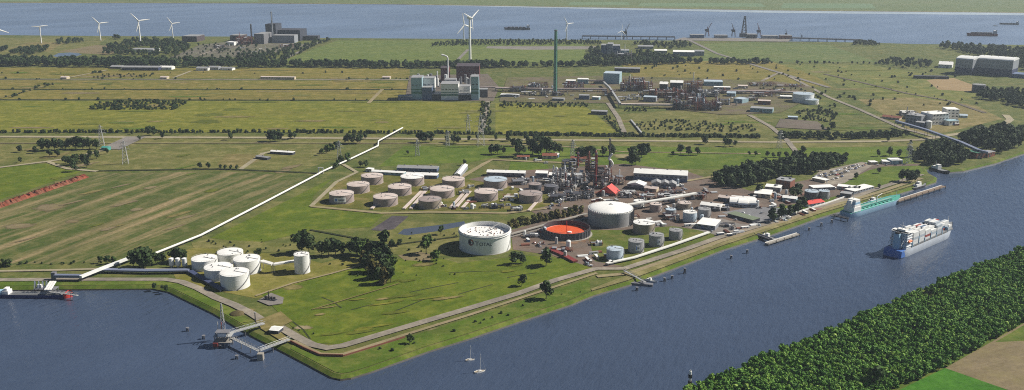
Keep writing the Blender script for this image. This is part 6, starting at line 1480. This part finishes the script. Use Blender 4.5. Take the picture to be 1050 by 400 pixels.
for (u0, v0, u1, v1) in [(834, 182.2, 884, 168.2), (836.5, 184.2, 888, 169.6), (846, 184, 878, 173.6), (849, 186.2, 866, 180.6)]:
    a, b = G(u0, v0), G(u1, v1); n = int((b - a).length / 3.6); rz = math.atan2(b.y - a.y, b.x - a.x) + math.pi / 2
    for i in range(n):
        if rr.random() < .52: car(a.lerp(b, (i + .5) / n), rz + rr.choice([0, math.pi]), 'in the rows of the car park by the lawn')
for (u_, v_) in [(888, 168.2), (897, 167), (900, 170), (903, 167), (909, 170), (918, 170.2), (927, 169.4), (930, 167.6)]: car(G(u_, v_), rr.uniform(0, 3), 'near the buildings above the lawn')
for (u_, v_) in [(754, 226), (762, 219), (768, 222), (781, 219), (730, 238), (737, 240), (756, 237), (765, 234.4), (601, 271), (606, 273.5), (579, 261), (548, 250), (551, 252)]: car(G(u_, v_), rr.uniform(0, 3), 'on the refinery yards by the canal')
# ================================================================== TREES
def crown_mesh(seed, n, mat, wid=.36, z0=.22, lobes=8, leaf=.085):
    """unit-height crown: leaf clumps through several uneven lobes"""
    rr = random.Random(seed); L = []
    for k in range(lobes):
        a = rr.uniform(0, 6.283); q = rr.random() ** .6 * wid * .62; z = z0 + .12 + rr.random() * (.80 - z0)
        rad = wid * rr.uniform(.38, .62) * (1 - abs(z - .5) * .5); L.append((q * math.cos(a), q * math.sin(a), min(z, 1 - rad * .8), rad))
    L.append((0, 0, .82, wid * .45)); m = MB()
    for k in range(n):
        x, y, z, rad = rr.choice(L); d = Vector((rr.gauss(0, 1), rr.gauss(0, 1), rr.gauss(.25, 1))).normalized(); q = rad * rr.uniform(.55, 1.08) ** .6
        c = Vector((x, y, z)) + d * q
        if c.z < z0 * .7: continue
        nn = (d + Vector((rr.gauss(0, .45), rr.gauss(0, .45), rr.gauss(.25, .4)))).normalized(); a = nn.orthogonal().normalized(); b = nn.cross(a); th = rr.uniform(0, 6.28)
        a, b = a * math.cos(th) + b * math.sin(th), b * math.cos(th) - a * math.sin(th); s_ = leaf * rr.uniform(.6, 1.35); e = rr.uniform(.55, 1)
        m.add([c - a * s_ - b * s_ * e * .5, c + a * s_ * .3 - b * s_ * e, c + a * s_ + b * s_ * .2, c - a * s_ * .2 + b * s_ * e], [(0, 1, 2, 3)])
    me = bpy.data.meshes.new('crown'); me.from_pydata(m.v, [], m.f); me.materials.append(MATS[mat]); return me
def trunk_mesh(seed):
    rr = random.Random(seed); m = MB(); m.tube((0, 0, -.02), (0.01, 0, .3), .026, 7, .018); m.tube((.01, 0, .3), (0, .01, .7), .018, 6, .006)
    for k in range(5):
        a = rr.uniform(0, 6.28); z = rr.uniform(.25, .5); l = rr.uniform(.15, .26); m.tube((0, 0, z), (l * math.cos(a), l * math.sin(a), z + .18), .011, 5, .004)
    me = bpy.data.meshes.new('trunk'); me.from_pydata(m.v, [], m.f); me.materials.append(MATS['bark']); return me
TRK = [trunk_mesh(k) for k in range(3)]
CR = {'dark': [crown_mesh(10 + k, 330, 'leaf_dark', wid=.38 + .05 * (k % 3)) for k in range(5)],
      'mid': [crown_mesh(20 + k, 330, 'leaf_mid', wid=.40 + .04 * (k % 3)) for k in range(5)],
      'slim': [crown_mesh(30 + k, 300, 'leaf_dark', wid=.24, z0=.1, lobes=9) for k in range(3)],
      'olive': [crown_mesh(40 + k, 260, 'leaf_olive', wid=.46, z0=.04, leaf=.11) for k in range(3)],
      'bush': [crown_mesh(50 + k, 220, 'leaf_dark', wid=.62, z0=.02, leaf=.14) for k in range(3)],
      'wood': [crown_mesh(60 + k, 300, 'leaf_wood', wid=.34, z0=.2) for k in range(5)]}
tr_rng = random.Random(77)
def tree(p, h, kind, label, group, name='tree', wide=1.0):
    t = thing(name, label, 'tree' if name == 'tree' else 'shrub', (p.x, p.y, 0), tr_rng.uniform(0, 6.28), group); t.scale = (h * wide, h * wide, h)
    child('crown', tr_rng.choice(CR[kind]), t); child('trunk', tr_rng.choice(TRK), t); return t
def clump(where, group, pts, kind='dark', wide=1.0, name='tree', adj=None):
    """pts: (u, v_base, height px); each tree gets its place in the row, sorted by image column"""
    pts = sorted(pts); n = len(pts); desc = adj or {'dark': 'dark green', 'mid': 'mid green', 'slim': 'slim dark green', 'olive': 'olive brown', 'bush': 'dark green', 'wood': 'fresh green'}[kind]
    for i, (u, v, hp) in enumerate(pts):
        lb = f'{desc} {name} {where}' + ('' if n == 1 or n > 12 else f', {ORD[i]} from the left')
        tree(G(u, v), HP(u, v, hp), kind, lb, group if n > 1 else None, name, wide)
clump('in the grove left of the farm track', 'grove left of the farm track', [(20.6, 156, 7), (37, 157, 7), (44, 154.5, 12), (50, 155, 12), (56, 154, 12), (62, 154, 11), (51, 161, 8), (59, 161, 8), (20.6, 167, 6)])
clump('in the grove by the teal hut', 'grove by the teal hut', [(71, 153, 11), (78, 153, 13), (85, 153.5, 13), (92, 153, 12), (99, 153, 10), (99, 163, 9), (93, 162, 8), (110, 158, 6)])
clump('in the grove at the track fork', 'grove at the track fork', [(67, 168, 8), (72, 170, 10), (78, 169, 11), (84, 168, 10), (77, 176, 10), (89, 172, 9), (90, 166, 8)])
clump('along the plain road on the left', 'left roadside trees', [(136, 138, 5), (143, 144, 5), (153, 139.5, 10), (158, 139, 9), (167, 142.5, 7), (176, 138.5, 6), (236, 143.5, 8)])
clump('beside the sandy lot in the left field', 'bushes by the sandy lot', [(205, 172.5, 6), (214, 173.5, 7), (226, 173.5, 5), (231, 174, 5), (237, 174, 5), (243, 174, 5)])
clump('along the plain road before the white pipeline', 'roadside trees before the pipeline', [(277, 145, 11), (282, 145.5, 12), (287, 145, 10), (298.5, 143, 8), (302, 142, 6), (357, 147, 10), (363, 147.5, 11), (369, 147, 10), (375, 143, 7)])
clump('along the plain road above the lush meadow', 'roadside trees above the lush meadow', [(430, 146, 10), (436, 146.5, 11), (442, 146, 11), (458, 146, 7), (465, 147.5, 9), (470, 147.5, 8), (481, 145, 6), (489, 143, 5), (508, 144, 6), (521, 145, 7)])
clump('on the slope by the hedge pylon', 'trees by the hedge pylon', [(330, 159, 7), (335, 157, 8), (340, 155, 8), (345, 153, 8), (348, 152, 7), (350, 168, 8), (356, 166, 9), (346, 171, 7), (344, 173, 6)], 'mid')
clump('behind the low white roofed shed', 'trees behind the low shed', [(370, 171, 6), (375, 171.5, 7), (418, 158, 4), (476, 169.5, 6)])
clump('in the row left of the refinery houses', 'trees left of the refinery houses', [(504, 158, 10), (510, 158.5, 11), (517, 158, 7), (526, 150, 8)])
clump('in the tall group behind the refinery houses', 'tall trees behind the refinery houses', [(533, 160, 17), (540, 147, 9), (546, 158, 16), (550, 147, 10), (560, 159.5, 19), (556, 146, 8), (568, 157, 11), (574, 157.5, 10), (552, 160, 12)])
clump('behind the refinery stacks', 'trees behind the refinery stacks', [(595, 163.5, 13), (602, 164, 14), (608, 160, 10), (618, 160, 10), (627, 160, 12)])
clump('in the clump between stacks and long hangar', 'clump between stacks and hangar', [(649, 163, 13), (652, 169, 13), (658, 161, 14), (646, 169, 8), (663, 158, 11)])
clump('in the meadow above the long hangar', 'meadow trees above the hangar', [(690, 160, 5), (698, 158, 10), (706, 159, 9), (715, 159, 8)])
clump('on the plain road right of the refinery', 'roadside trees right of the refinery', [(723, 147.8, 9.5), (743, 150, 9), (748, 150.4, 8), (754, 150, 6)])
clump('in the low row on the right meadow', 'low row on the right meadow', [(768, 160, 5), (775, 160, 5), (787, 161, 6), (793, 161.5, 5), (799, 161.5, 6), (806, 161.5, 6), (813, 161.5, 5), (823, 157.5, 8)])
clump('on the meadow behind the car park', 'meadow trees behind the car park', [(867, 163, 7), (900, 160.5, 7), (912, 160, 9), (922, 161.5, 8), (933, 161.5, 11), (910, 145.5, 6), (934, 147.5, 4)])
clump('near the thick hedge at the right', 'trees at the thick hedge', [(843, 134, 6), (853, 133, 8), (849, 135, 5)])
clump('alone on the lawn by the car park', 'lone lawn trees', [(878, 184, 7), (901, 178, 6), (901, 193.5, 5)])
clump('on the lawn edge at the canal inlet', 'trees at the canal inlet', [(925, 186, 12), (930, 187, 13), (935, 187, 12), (940, 184, 10)])
clump('in the tall dark group beside the basin pipeline', 'tall group beside the basin pipeline', [(137, 274, 17), (143, 275, 20), (149, 274, 20), (154, 273, 17), (166, 271, 11), (178, 268, 12), (184, 269, 15), (189, 270, 13), (160, 271, 12)])
clump('in the low growth left of the basin pipeline', 'low growth left of the basin pipeline', [(110, 271, 9), (103, 270, 7), (117, 270, 7)], 'mid')
clump('on the dyke at the far left', 'dyke bushes', [(3, 272, 6), (10, 273, 7), (158, 295, 4.5), (166, 296, 4), (171, 297.5, 5)], 'bush', name='shrub')
clump('behind the right white harbour tank', 'trees behind the white tanks', [(262, 263, 6), (266, 262.5, 8)])
clump('in the dark wood left of the lettered tank', 'dark wood left of the lettered tank', [(309, 259, 22), (317, 260, 20), (330, 262, 14), (337, 262.5, 17), (344, 262, 17), (352, 261, 12), (360, 261, 13), (366, 263, 16)])
dr = random.Random(8); dpos = [(367, 262), (371, 265), (375, 262), (379, 266), (383, 262), (387, 266), (391, 263), (397, 268), (373, 271), (378, 273), (384, 272), (390, 272), (376, 278), (381, 280), (386, 279), (392, 279), (397, 276), (383, 286), (388, 286), (393, 285), (398, 284), (402, 282), (389, 291), (395, 291), (401, 290)]
for kd_ in ('dark', 'mid', 'olive'):
    pp = [(u_ + dr.uniform(-1, 1), v_, dr.uniform(12, 19)) for q_, (u_, v_) in enumerate(dpos) if ('dark', 'mid', 'dark', 'olive', 'dark')[q_ % 5] == kd_]
    clump('in the dense dark wood beside the asphalt pad', f'dense dark wood, {kd_} trees', pp, kd_, .85)
clump('rising highest above the dense dark wood', 'x', [(394, 266, 28)], 'slim', 1.1)
clump('on the meadow before the lettered tank', 'meadow trees before the lettered tank', [(437, 260, 19), (448, 268, 11), (452, 240.5, 9), (443, 267, 8)], 'mid')
clump('right of the lettered tank on the bright meadow', 'trees right of the lettered tank', [(528, 271, 13), (534, 270, 11), (560, 272.5, 17), (535, 293.5, 12), (560, 306.5, 18)])
clump('alone on the canal bank above the sailing boats', 'x', [(420, 352, 9.5)])
clump('in the brown hedge between lettered tank and dome', 'brown hedge', [(522 + 6.2 * i, 234 - 1.28 * i, 7.5 + (i * 37 % 3)) for i in range(13)], 'olive', 1.15, 'shrub')
clump('along the canal promenade', 'promenade trees', [(792, 228, 15), (801, 224.5, 15.5), (809, 222, 12), (818, 220, 15), (823, 214.5, 13)], 'slim', 1.4)
clump('among the white roofs of the refinery yard', 'trees among the white roofs', [(818, 202, 14), (813, 203, 11), (778, 199, 10), (785, 189, 9)])
clump('around the pond by the asphalt pad', 'pond trees', [(395, 248, 12), (402, 256, 10), (410, 252, 7)])
def inside(poly, x, y):
    c = False; n = len(poly)
    for i in range(n):
        (x0, y0), (x1, y1) = poly[i], poly[i - 1]
        if (y0 > y) != (y1 > y) and x < (x1 - x0) * (y - y0) / (y1 - y0) + x0: c = not c
    return c
def fill(polypx, step, seed, jit=.42):
    """jittered grid of ground points inside a photo-pixel polygon"""
    rr = random.Random(seed); P = [tuple(G(u, v).xy) for u, v in polypx]; xs = [p[0] for p in P]; ys = [p[1] for p in P]; out = []
    y = min(ys); k = 0
    while y < max(ys):
        x = min(xs) + (step / 2 if k % 2 else 0)
        while x < max(xs):
            q = (x + rr.uniform(-jit, jit) * step, y + rr.uniform(-jit, jit) * step)
            if inside(P, *q): out.append(Vector((*q, 0)))
            x += step
        y += step * .87; k += 1
    return out
# woods whose front trees are single things
def wood(polypx, step, seed, hm, nsingle, where, group, kind, stuffname, stufflabel, front=None, singles_kind=None):
    pts = fill(polypx, step, seed); rr = random.Random(seed + 1); pts.sort(key=lambda p: p.y if front is None else front(p)); ns = min(nsingle, len(pts))
    desc = {'dark': 'dark green', 'mid': 'mid green', 'wood': 'fresh green'}[kind]
    for p in pts[:ns]: tree(p, rr.uniform(*hm), singles_kind or kind, f'{desc} tree {where}', group)
    def hv(p):
        q = mnoise.noise(Vector((p.x * .035, p.y * .035, 0))) * .3 + mnoise.noise(Vector((p.x * .009, p.y * .009, 3))) * .25
        return rr.uniform(*hm) * (1 + q)
    if len(pts) > ns: stuff(stuffname, stufflabel, [(p, hv(p)) for p in pts[ns:] if mnoise.noise(Vector((p.x * .03, p.y * .03, 9))) > -.52], kind)
# instanced stuff ----------------------------------------------------
LOW = {}
def lowset(kind):
    if kind in LOW: return LOW[kind]
    col = bpy.data.collections.new('source_' + kind); src = {'dark': 'dark', 'mid': 'mid', 'wood': 'wood', 'bush': 'bush', 'olive': 'olive'}[kind]
    for k, me in enumerate(CR[src]):
        bm = bmesh.new(); bm.from_mesh(me); n0 = len(bm.faces); bm.from_mesh(TRK[k % 3])
        bm.faces.ensure_lookup_table()
        for f in bm.faces[n0:]: f.material_index = 1
        m2 = bpy.data.meshes.new('plant'); bm.to_mesh(m2); bm.free(); m2.materials.append(me.materials[0]); m2.materials.append(MATS['bark'])
        col.objects.link(bpy.data.objects.new('plant', m2))
    LOW[kind] = col; return col
def stuff(name, label, pts, kind, cat='trees', wide=(.85, 1.25)):
    rr = random.Random(len(pts)); me = bpy.data.meshes.new(name); me.from_pydata([tuple(p) for p, h in pts], [], [])
    for an, tp in (('sc', 'FLOAT_VECTOR'), ('rot', 'FLOAT_VECTOR'), ('idx', 'INT')): me.attributes.new(an, tp, 'POINT')
    for i, (p, h) in enumerate(pts):
        w = h * rr.uniform(*wide); me.attributes['sc'].data[i].vector = (w, w, h); me.attributes['rot'].data[i].vector = (0, 0, rr.uniform(0, 6.28)); me.attributes['idx'].data[i].value = rr.randrange(5)
    o = bpy.data.objects.new(name, me); sc.collection.objects.link(o); tag(o, label, cat, kind='stuff')
    ng = bpy.data.node_groups.new(name, 'GeometryNodeTree'); ng.interface.new_socket('Geometry', in_out='INPUT', socket_type='NodeSocketGeometry'); ng.interface.new_socket('Geometry', in_out='OUTPUT', socket_type='NodeSocketGeometry')
    gi, go = ng.nodes.new('NodeGroupInput'), ng.nodes.new('NodeGroupOutput'); ip = ng.nodes.new('GeometryNodeInstanceOnPoints'); ci = ng.nodes.new('GeometryNodeCollectionInfo')
    ci.inputs['Collection'].default_value = lowset(kind); ci.inputs['Separate Children'].default_value = True; ci.inputs['Reset Children'].default_value = True; ip.inputs['Pick Instance'].default_value = True
    def att(n_, dt):
        a = ng.nodes.new('GeometryNodeInputNamedAttribute'); a.data_type = dt; a.inputs['Name'].default_value = n_; return a.outputs['Attribute']
    lk = ng.links.new; lk(gi.outputs[0], ip.inputs['Points']); lk(ci.outputs[0], ip.inputs['Instance']); lk(att('idx', 'INT'), ip.inputs['Instance Index']); lk(att('sc', 'FLOAT_VECTOR'), ip.inputs['Scale'])
    e2r = ng.nodes.new('FunctionNodeEulerToRotation'); lk(att('rot', 'FLOAT_VECTOR'), e2r.inputs[0]); lk(e2r.outputs[0], ip.inputs['Rotation']); lk(ip.outputs[0], go.inputs[0])
    md = o.modifiers.new('scatter', 'NODES'); md.node_group = ng; return o
# plantation wood lower right
wpoly = [(702, 405), (757, 382), (790, 368.5), (836, 350.5), (877, 332), (913, 315.5), (946, 300.5), (973, 290.5), (1051, 257), (1130, 228), (1170, 280), (1051, 331), (1012, 352.5), (968, 377), (922, 399), (880, 425), (800, 440), (690, 425)]
wood(wpoly, 4.0, 21, (6.0, 9.5), 40, 'on the near edge of the plantation wood', 'near edge of the plantation wood', 'wood', 'plantation_wood', 'dense fresh green plantation wood filling the lower right bank',
     front=lambda p: -(p.x * .8 - p.y * .6) if 880 < UV(p)[0] < 1050 else 1e9)
tree(G(898, 396), 15, 'mid', 'biggest round tree poking out of the plantation wood', None)
# woods by the car park and conveyor
wood([(728, 192), (740, 182), (770, 176), (800, 170), (836, 166), (866, 164), (868, 168), (838, 178), (800, 183.5), (786, 186), (760, 193), (745, 193)], 11, 31, (12, 19), 70, 'in the wood between long hangar and car park', 'wood between hangar and car park', 'dark', 'tree_belt', 'rest of the wood between long hangar and car park')
wood([(942, 166), (944, 154), (966, 150), (990, 158), (994, 168), (975, 171), (955, 170)], 10, 33, (11, 17), 40, 'in the wood below the conveyor gallery', 'wood below the conveyor gallery', 'dark', 'tree_belt', 'rest of the wood below the conveyor gallery')
wood([(984, 146), (1000, 138), (1026, 134), (1048, 140), (1046, 152), (1024, 158), (1000, 150)], 12, 35, (12, 19), 36, 'in the wood above the conveyor end', 'wood above the conveyor end', 'dark', 'tree_belt', 'rest of the wood above the conveyor end')
# far belts and hedges: masses nobody could count
def belt(path, w, step, hm, seed, kind, name, label, gaps=.12, cat='trees'):
    rr = random.Random(seed); out = []
    for (a, b) in zip(path[:-1], path[1:]):
        A, Bq = G(*a), G(*b); d = Bq - A; n = max(1, int(d.length / step)); nn = Vector((-d.y, d.x, 0)).normalized()
        for i in range(n):
            for j in range(max(1, int(w / step))):
                if rr.random() < gaps: continue
                p = A + d * ((i + rr.random()) / n) + nn * rr.uniform(-w / 2, w / 2); out.append((p, rr.uniform(*hm)))
    return stuff(name, label, out, kind, cat)
belt([(-200, 66), (0, 66), (130, 66.5), (270, 67.5)], 110, 13, (12, 22), 41, 'dark', 'tree_belt', 'long dark tree belt across the far plain, left part')
belt([(270, 68), (420, 69.5), (520, 69)], 45, 11, (12, 20), 42, 'dark', 'tree_belt', 'long dark tree belt across the far plain, middle part')
belt([(520, 68.5), (600, 68), (690, 65), (790, 65.5)], 36, 12, (10, 17), 43, 'dark', 'tree_belt', 'long dark tree belt across the far plain, right part')
stuff('tree_mass', 'scattered dark trees around the far white building', [(p, tr_rng.uniform(9, 18)) for p in fill([(104, 56), (112, 48), (136, 43), (170, 42), (190, 46), (196, 52), (180, 58), (150, 58)], 17, 44) if tr_rng.random() < .72 and not (130 < UV(p)[0] < 160 and 49.8 < UV(p)[1] < 55)], 'dark')
stuff('tree_mass', 'dark copses on the far left edge of the plain', [(p, tr_rng.uniform(9, 16)) for p in fill([(10, 55), (30, 50), (50, 49), (48, 53.5), (30, 57)], 16, 45) + fill([(-6, 53), (8, 50), (8, 53)], 16, 46) + fill([(58, 46.5), (60, 43), (84, 41), (86, 43.5)], 18, 47) + fill([(116, 40), (122, 38), (124, 41)], 16, 48)], 'dark')
stuff('tree_mass', 'loose trees around the far power station', [(p, tr_rng.uniform(8, 14)) for p in fill([(262, 62), (268, 54), (300, 48), (330, 41), (344, 41), (320, 50), (292, 64)], 20, 49) if tr_rng.random() < .75] + [(p, tr_rng.uniform(7, 12)) for p in fill([(240, 60), (250, 55), (275, 57), (270, 64)], 18, 50)], 'dark')
stuff('tree_mass', 'small trees dotted over the far railway yard', [(p, tr_rng.uniform(6, 11)) for p in fill([(176, 60), (205, 46), (262, 45), (270, 58), (215, 62)], 26, 80) if tr_rng.random() < .5], 'dark')
stuff('tree_mass', 'dark scrub along the river edge below the turbines', [(p, tr_rng.uniform(5, 9)) for p in fill([(440, 48), (444, 45), (470, 42.4), (540, 41.6), (612, 42.4), (620, 46), (560, 46.5), (500, 47)], 15, 51)], 'dark')
stuff('tree_mass', 'dark trees around the far factory towers', [(p, tr_rng.uniform(9, 17)) for p in fill([(598, 64), (604, 52), (616, 49), (616, 59.5), (646, 60), (656, 54), (672, 58), (700, 60), (690, 66), (640, 67.5), (606, 68)], 15, 52) if tr_rng.random() < .8] + [(p, tr_rng.uniform(8, 14)) for p in fill([(642, 46), (656, 44), (704, 44), (712, 48), (690, 51), (660, 48)], 17, 53) if tr_rng.random() < .6], 'dark')
stuff('tree_mass', 'dark riverside copse right of the quay cranes', [(p, tr_rng.uniform(9, 14)) for p in fill([(874, 46.8), (878, 43.8), (898, 44.5), (902, 46.6)], 14, 54)], 'dark')
stuff('tree_mass', 'large dark wood on the right river bank', [(p, tr_rng.uniform(10, 18)) for p in fill([(962, 49), (968, 46), (1000, 49), (1060, 53), (1080, 60), (1040, 60), (1000, 57), (985, 54)], 17, 55) if tr_rng.random() < .88] + [(p, tr_rng.uniform(10, 18)) for p in fill([(1032, 70), (1038, 60), (1080, 62), (1080, 76)], 17, 56)], 'dark')
stuff('tree_mass', 'dark copses in the meadow left of the white hangars', [(p, tr_rng.uniform(8, 15)) for p in fill([(900, 67), (912, 61), (928, 62), (956, 66), (954, 70), (930, 70)], 17, 57) if tr_rng.random() < .75], 'dark')
stuff('tree_mass', 'dark wood beside the round grey tank at the right edge', [(p, tr_rng.uniform(10, 17)) for p in fill([(1002, 102), (1008, 95), (1030, 95), (1080, 98), (1080, 114), (1050, 112), (1020, 104)], 13, 58) if tr_rng.random() < .85], 'dark')
stuff('scrub', 'loose dark scrub in the yellow meadow far left', [(p, tr_rng.uniform(3, 6.5)) for p in fill([(90, 112.5), (100, 106), (130, 103.5), (190, 104), (192, 108), (176, 113), (130, 113)], 9, 59) if tr_rng.random() < .62], 'bush', 'shrubs')
stuff('scrub', 'row of small bushes below the far blue grey hall', [(p, tr_rng.uniform(3, 5)) for p in fill([(96, 80), (104, 76), (160, 76), (160, 80)], 13, 60) if tr_rng.random() < .45], 'bush', 'shrubs')
stuff('scrub', 'rough scrub below the chemical plant', [(p, tr_rng.uniform(2, 5)) for p in fill([(512, 111), (512, 105), (600, 106), (604, 110)], 8, 61) if tr_rng.random() < .6] + [(p, tr_rng.uniform(2, 4.5)) for p in fill([(655, 134), (650, 126), (690, 123), (770, 128), (776, 136)], 8, 62) if tr_rng.random() < .42] + [(p, tr_rng.uniform(2.5, 4)) for p in fill([(640, 115), (640, 111), (666, 111), (666, 115)], 8, 63) if tr_rng.random() < .6], 'bush', 'shrubs')
stuff('scrub', 'olive scrub right of the chemical plant', [(p, tr_rng.uniform(2, 5)) for p in fill([(815, 118), (822, 112), (850, 112), (862, 120), (850, 126), (826, 124)], 9, 64) if tr_rng.random() < .6] + [(p, tr_rng.uniform(2.5, 5)) for p in fill([(770, 93), (775, 86), (790, 88), (830, 92), (846, 100), (838, 104)], 15, 65) if tr_rng.random() < .3], 'bush', 'shrubs')
stuff('scrub', 'scattered single bushes over the far meadows', [(G(u_, v_), tr_rng.uniform(2.5, 6)) for u_, v_ in [(tr_rng.uniform(0, 420), tr_rng.choice([81.5, 92, 103, 75]) + tr_rng.uniform(-.6, .6)) for _ in range(60)] + [(tr_rng.uniform(790, 1040), tr_rng.uniform(64, 110)) for _ in range(110)] + [(tr_rng.uniform(655, 790), tr_rng.uniform(66, 82)) for _ in range(26)] + [(8 + 47 * q + tr_rng.uniform(-3, 3), 99.5 - 14 * q + tr_rng.uniform(-1, 1)) for q in [i / 26 for i in range(26)]]], 'bush', 'shrubs')
stuff('scrub', 'bushes along the lane below the green banded plant', [(G(498 + tr_rng.uniform(-5, 5), v_), tr_rng.uniform(2.5, 5.5)) for v_ in [105 + 30 * i / 70 for i in range(70)]], 'bush', 'shrubs')
stuff('scrub', 'bushes along the lane through the yellow meadow right', [(G(622 + 14 * q + tr_rng.uniform(-3, 4), 120 + 17 * q), tr_rng.uniform(2.5, 4.5)) for q in [i / 24 for i in range(24)]], 'bush', 'shrubs')
belt([(-300, 135.5), (0, 136), (270, 136), (420, 137), (540, 138)], 9, 5, (3.5, 6.5), 66, 'bush', 'hedge', 'long dark hedge along the plain road, left part', .08, 'hedge')
belt([(520, 138.5), (640, 139.8), (780, 141)], 11, 5, (3.5, 7), 67, 'bush', 'hedge', 'long dark hedge along the plain road, right part', .05, 'hedge')
belt([(800, 141.5), (860, 142), (930, 139.5)], 22, 6, (7, 12), 68, 'dark', 'hedge', 'thick dark hedge right of the road crossing', .04, 'hedge')
belt([(-300, 271.5), (0, 271), (90, 270), (130, 268)], 6, 5, (1.5, 3), 69, 'bush', 'hedge', 'low dark hedge along the basin dyke', .2, 'hedge')
belt([(780, 65.5), (850, 65.8), (892, 66)], 8, 12, (6, 10), 70, 'dark', 'hedge', 'row of dots of trees on the right plain', .25, 'hedge')
belt([(300, 336), (323, 344)], 3, 4, (1, 1.8), 71, 'bush', 'hedge', 'thin dark hedge at the meadow corner by the jetty', .2, 'hedge')
stuff('scrub', 'little bushes over the refinery lawns and banks', [(G(u_, v_), tr_rng.uniform(1, 2.6)) for u_, v_ in [(tr_rng.uniform(205, 330), tr_rng.uniform(246, 262)) for _ in range(24)] + [(tr_rng.uniform(410, 470), tr_rng.uniform(238, 270)) for _ in range(26)] + [(tr_rng.uniform(330, 470), tr_rng.uniform(262, 285)) for _ in range(14)] + [(q, 352 - (q - 420) * .305 + tr_rng.uniform(-3, 3)) for q in [tr_rng.uniform(380, 600) for _ in range(16)]]], 'bush', 'shrubs')
# ================================================================== HAZE
m, t_, b_ = nt('haze_air'); t_.nodes.remove(b_); pv = t_.nodes.new('ShaderNodeVolumePrincipled')
pv.inputs['Color'].default_value = (.78, .90, 1.0, 1); pv.inputs['Density'].default_value = 5e-5; pv.inputs['Anisotropy'].default_value = .2
t_.links.new(pv.outputs[0], t_.nodes['Material Output'].inputs['Volume'])
hz = MB().box(0, 7500, -14, 30000, 20000, 344).build('haze', m); tag(hz, 'thin pale haze over the whole plain and river', 'haze', kind='stuff')
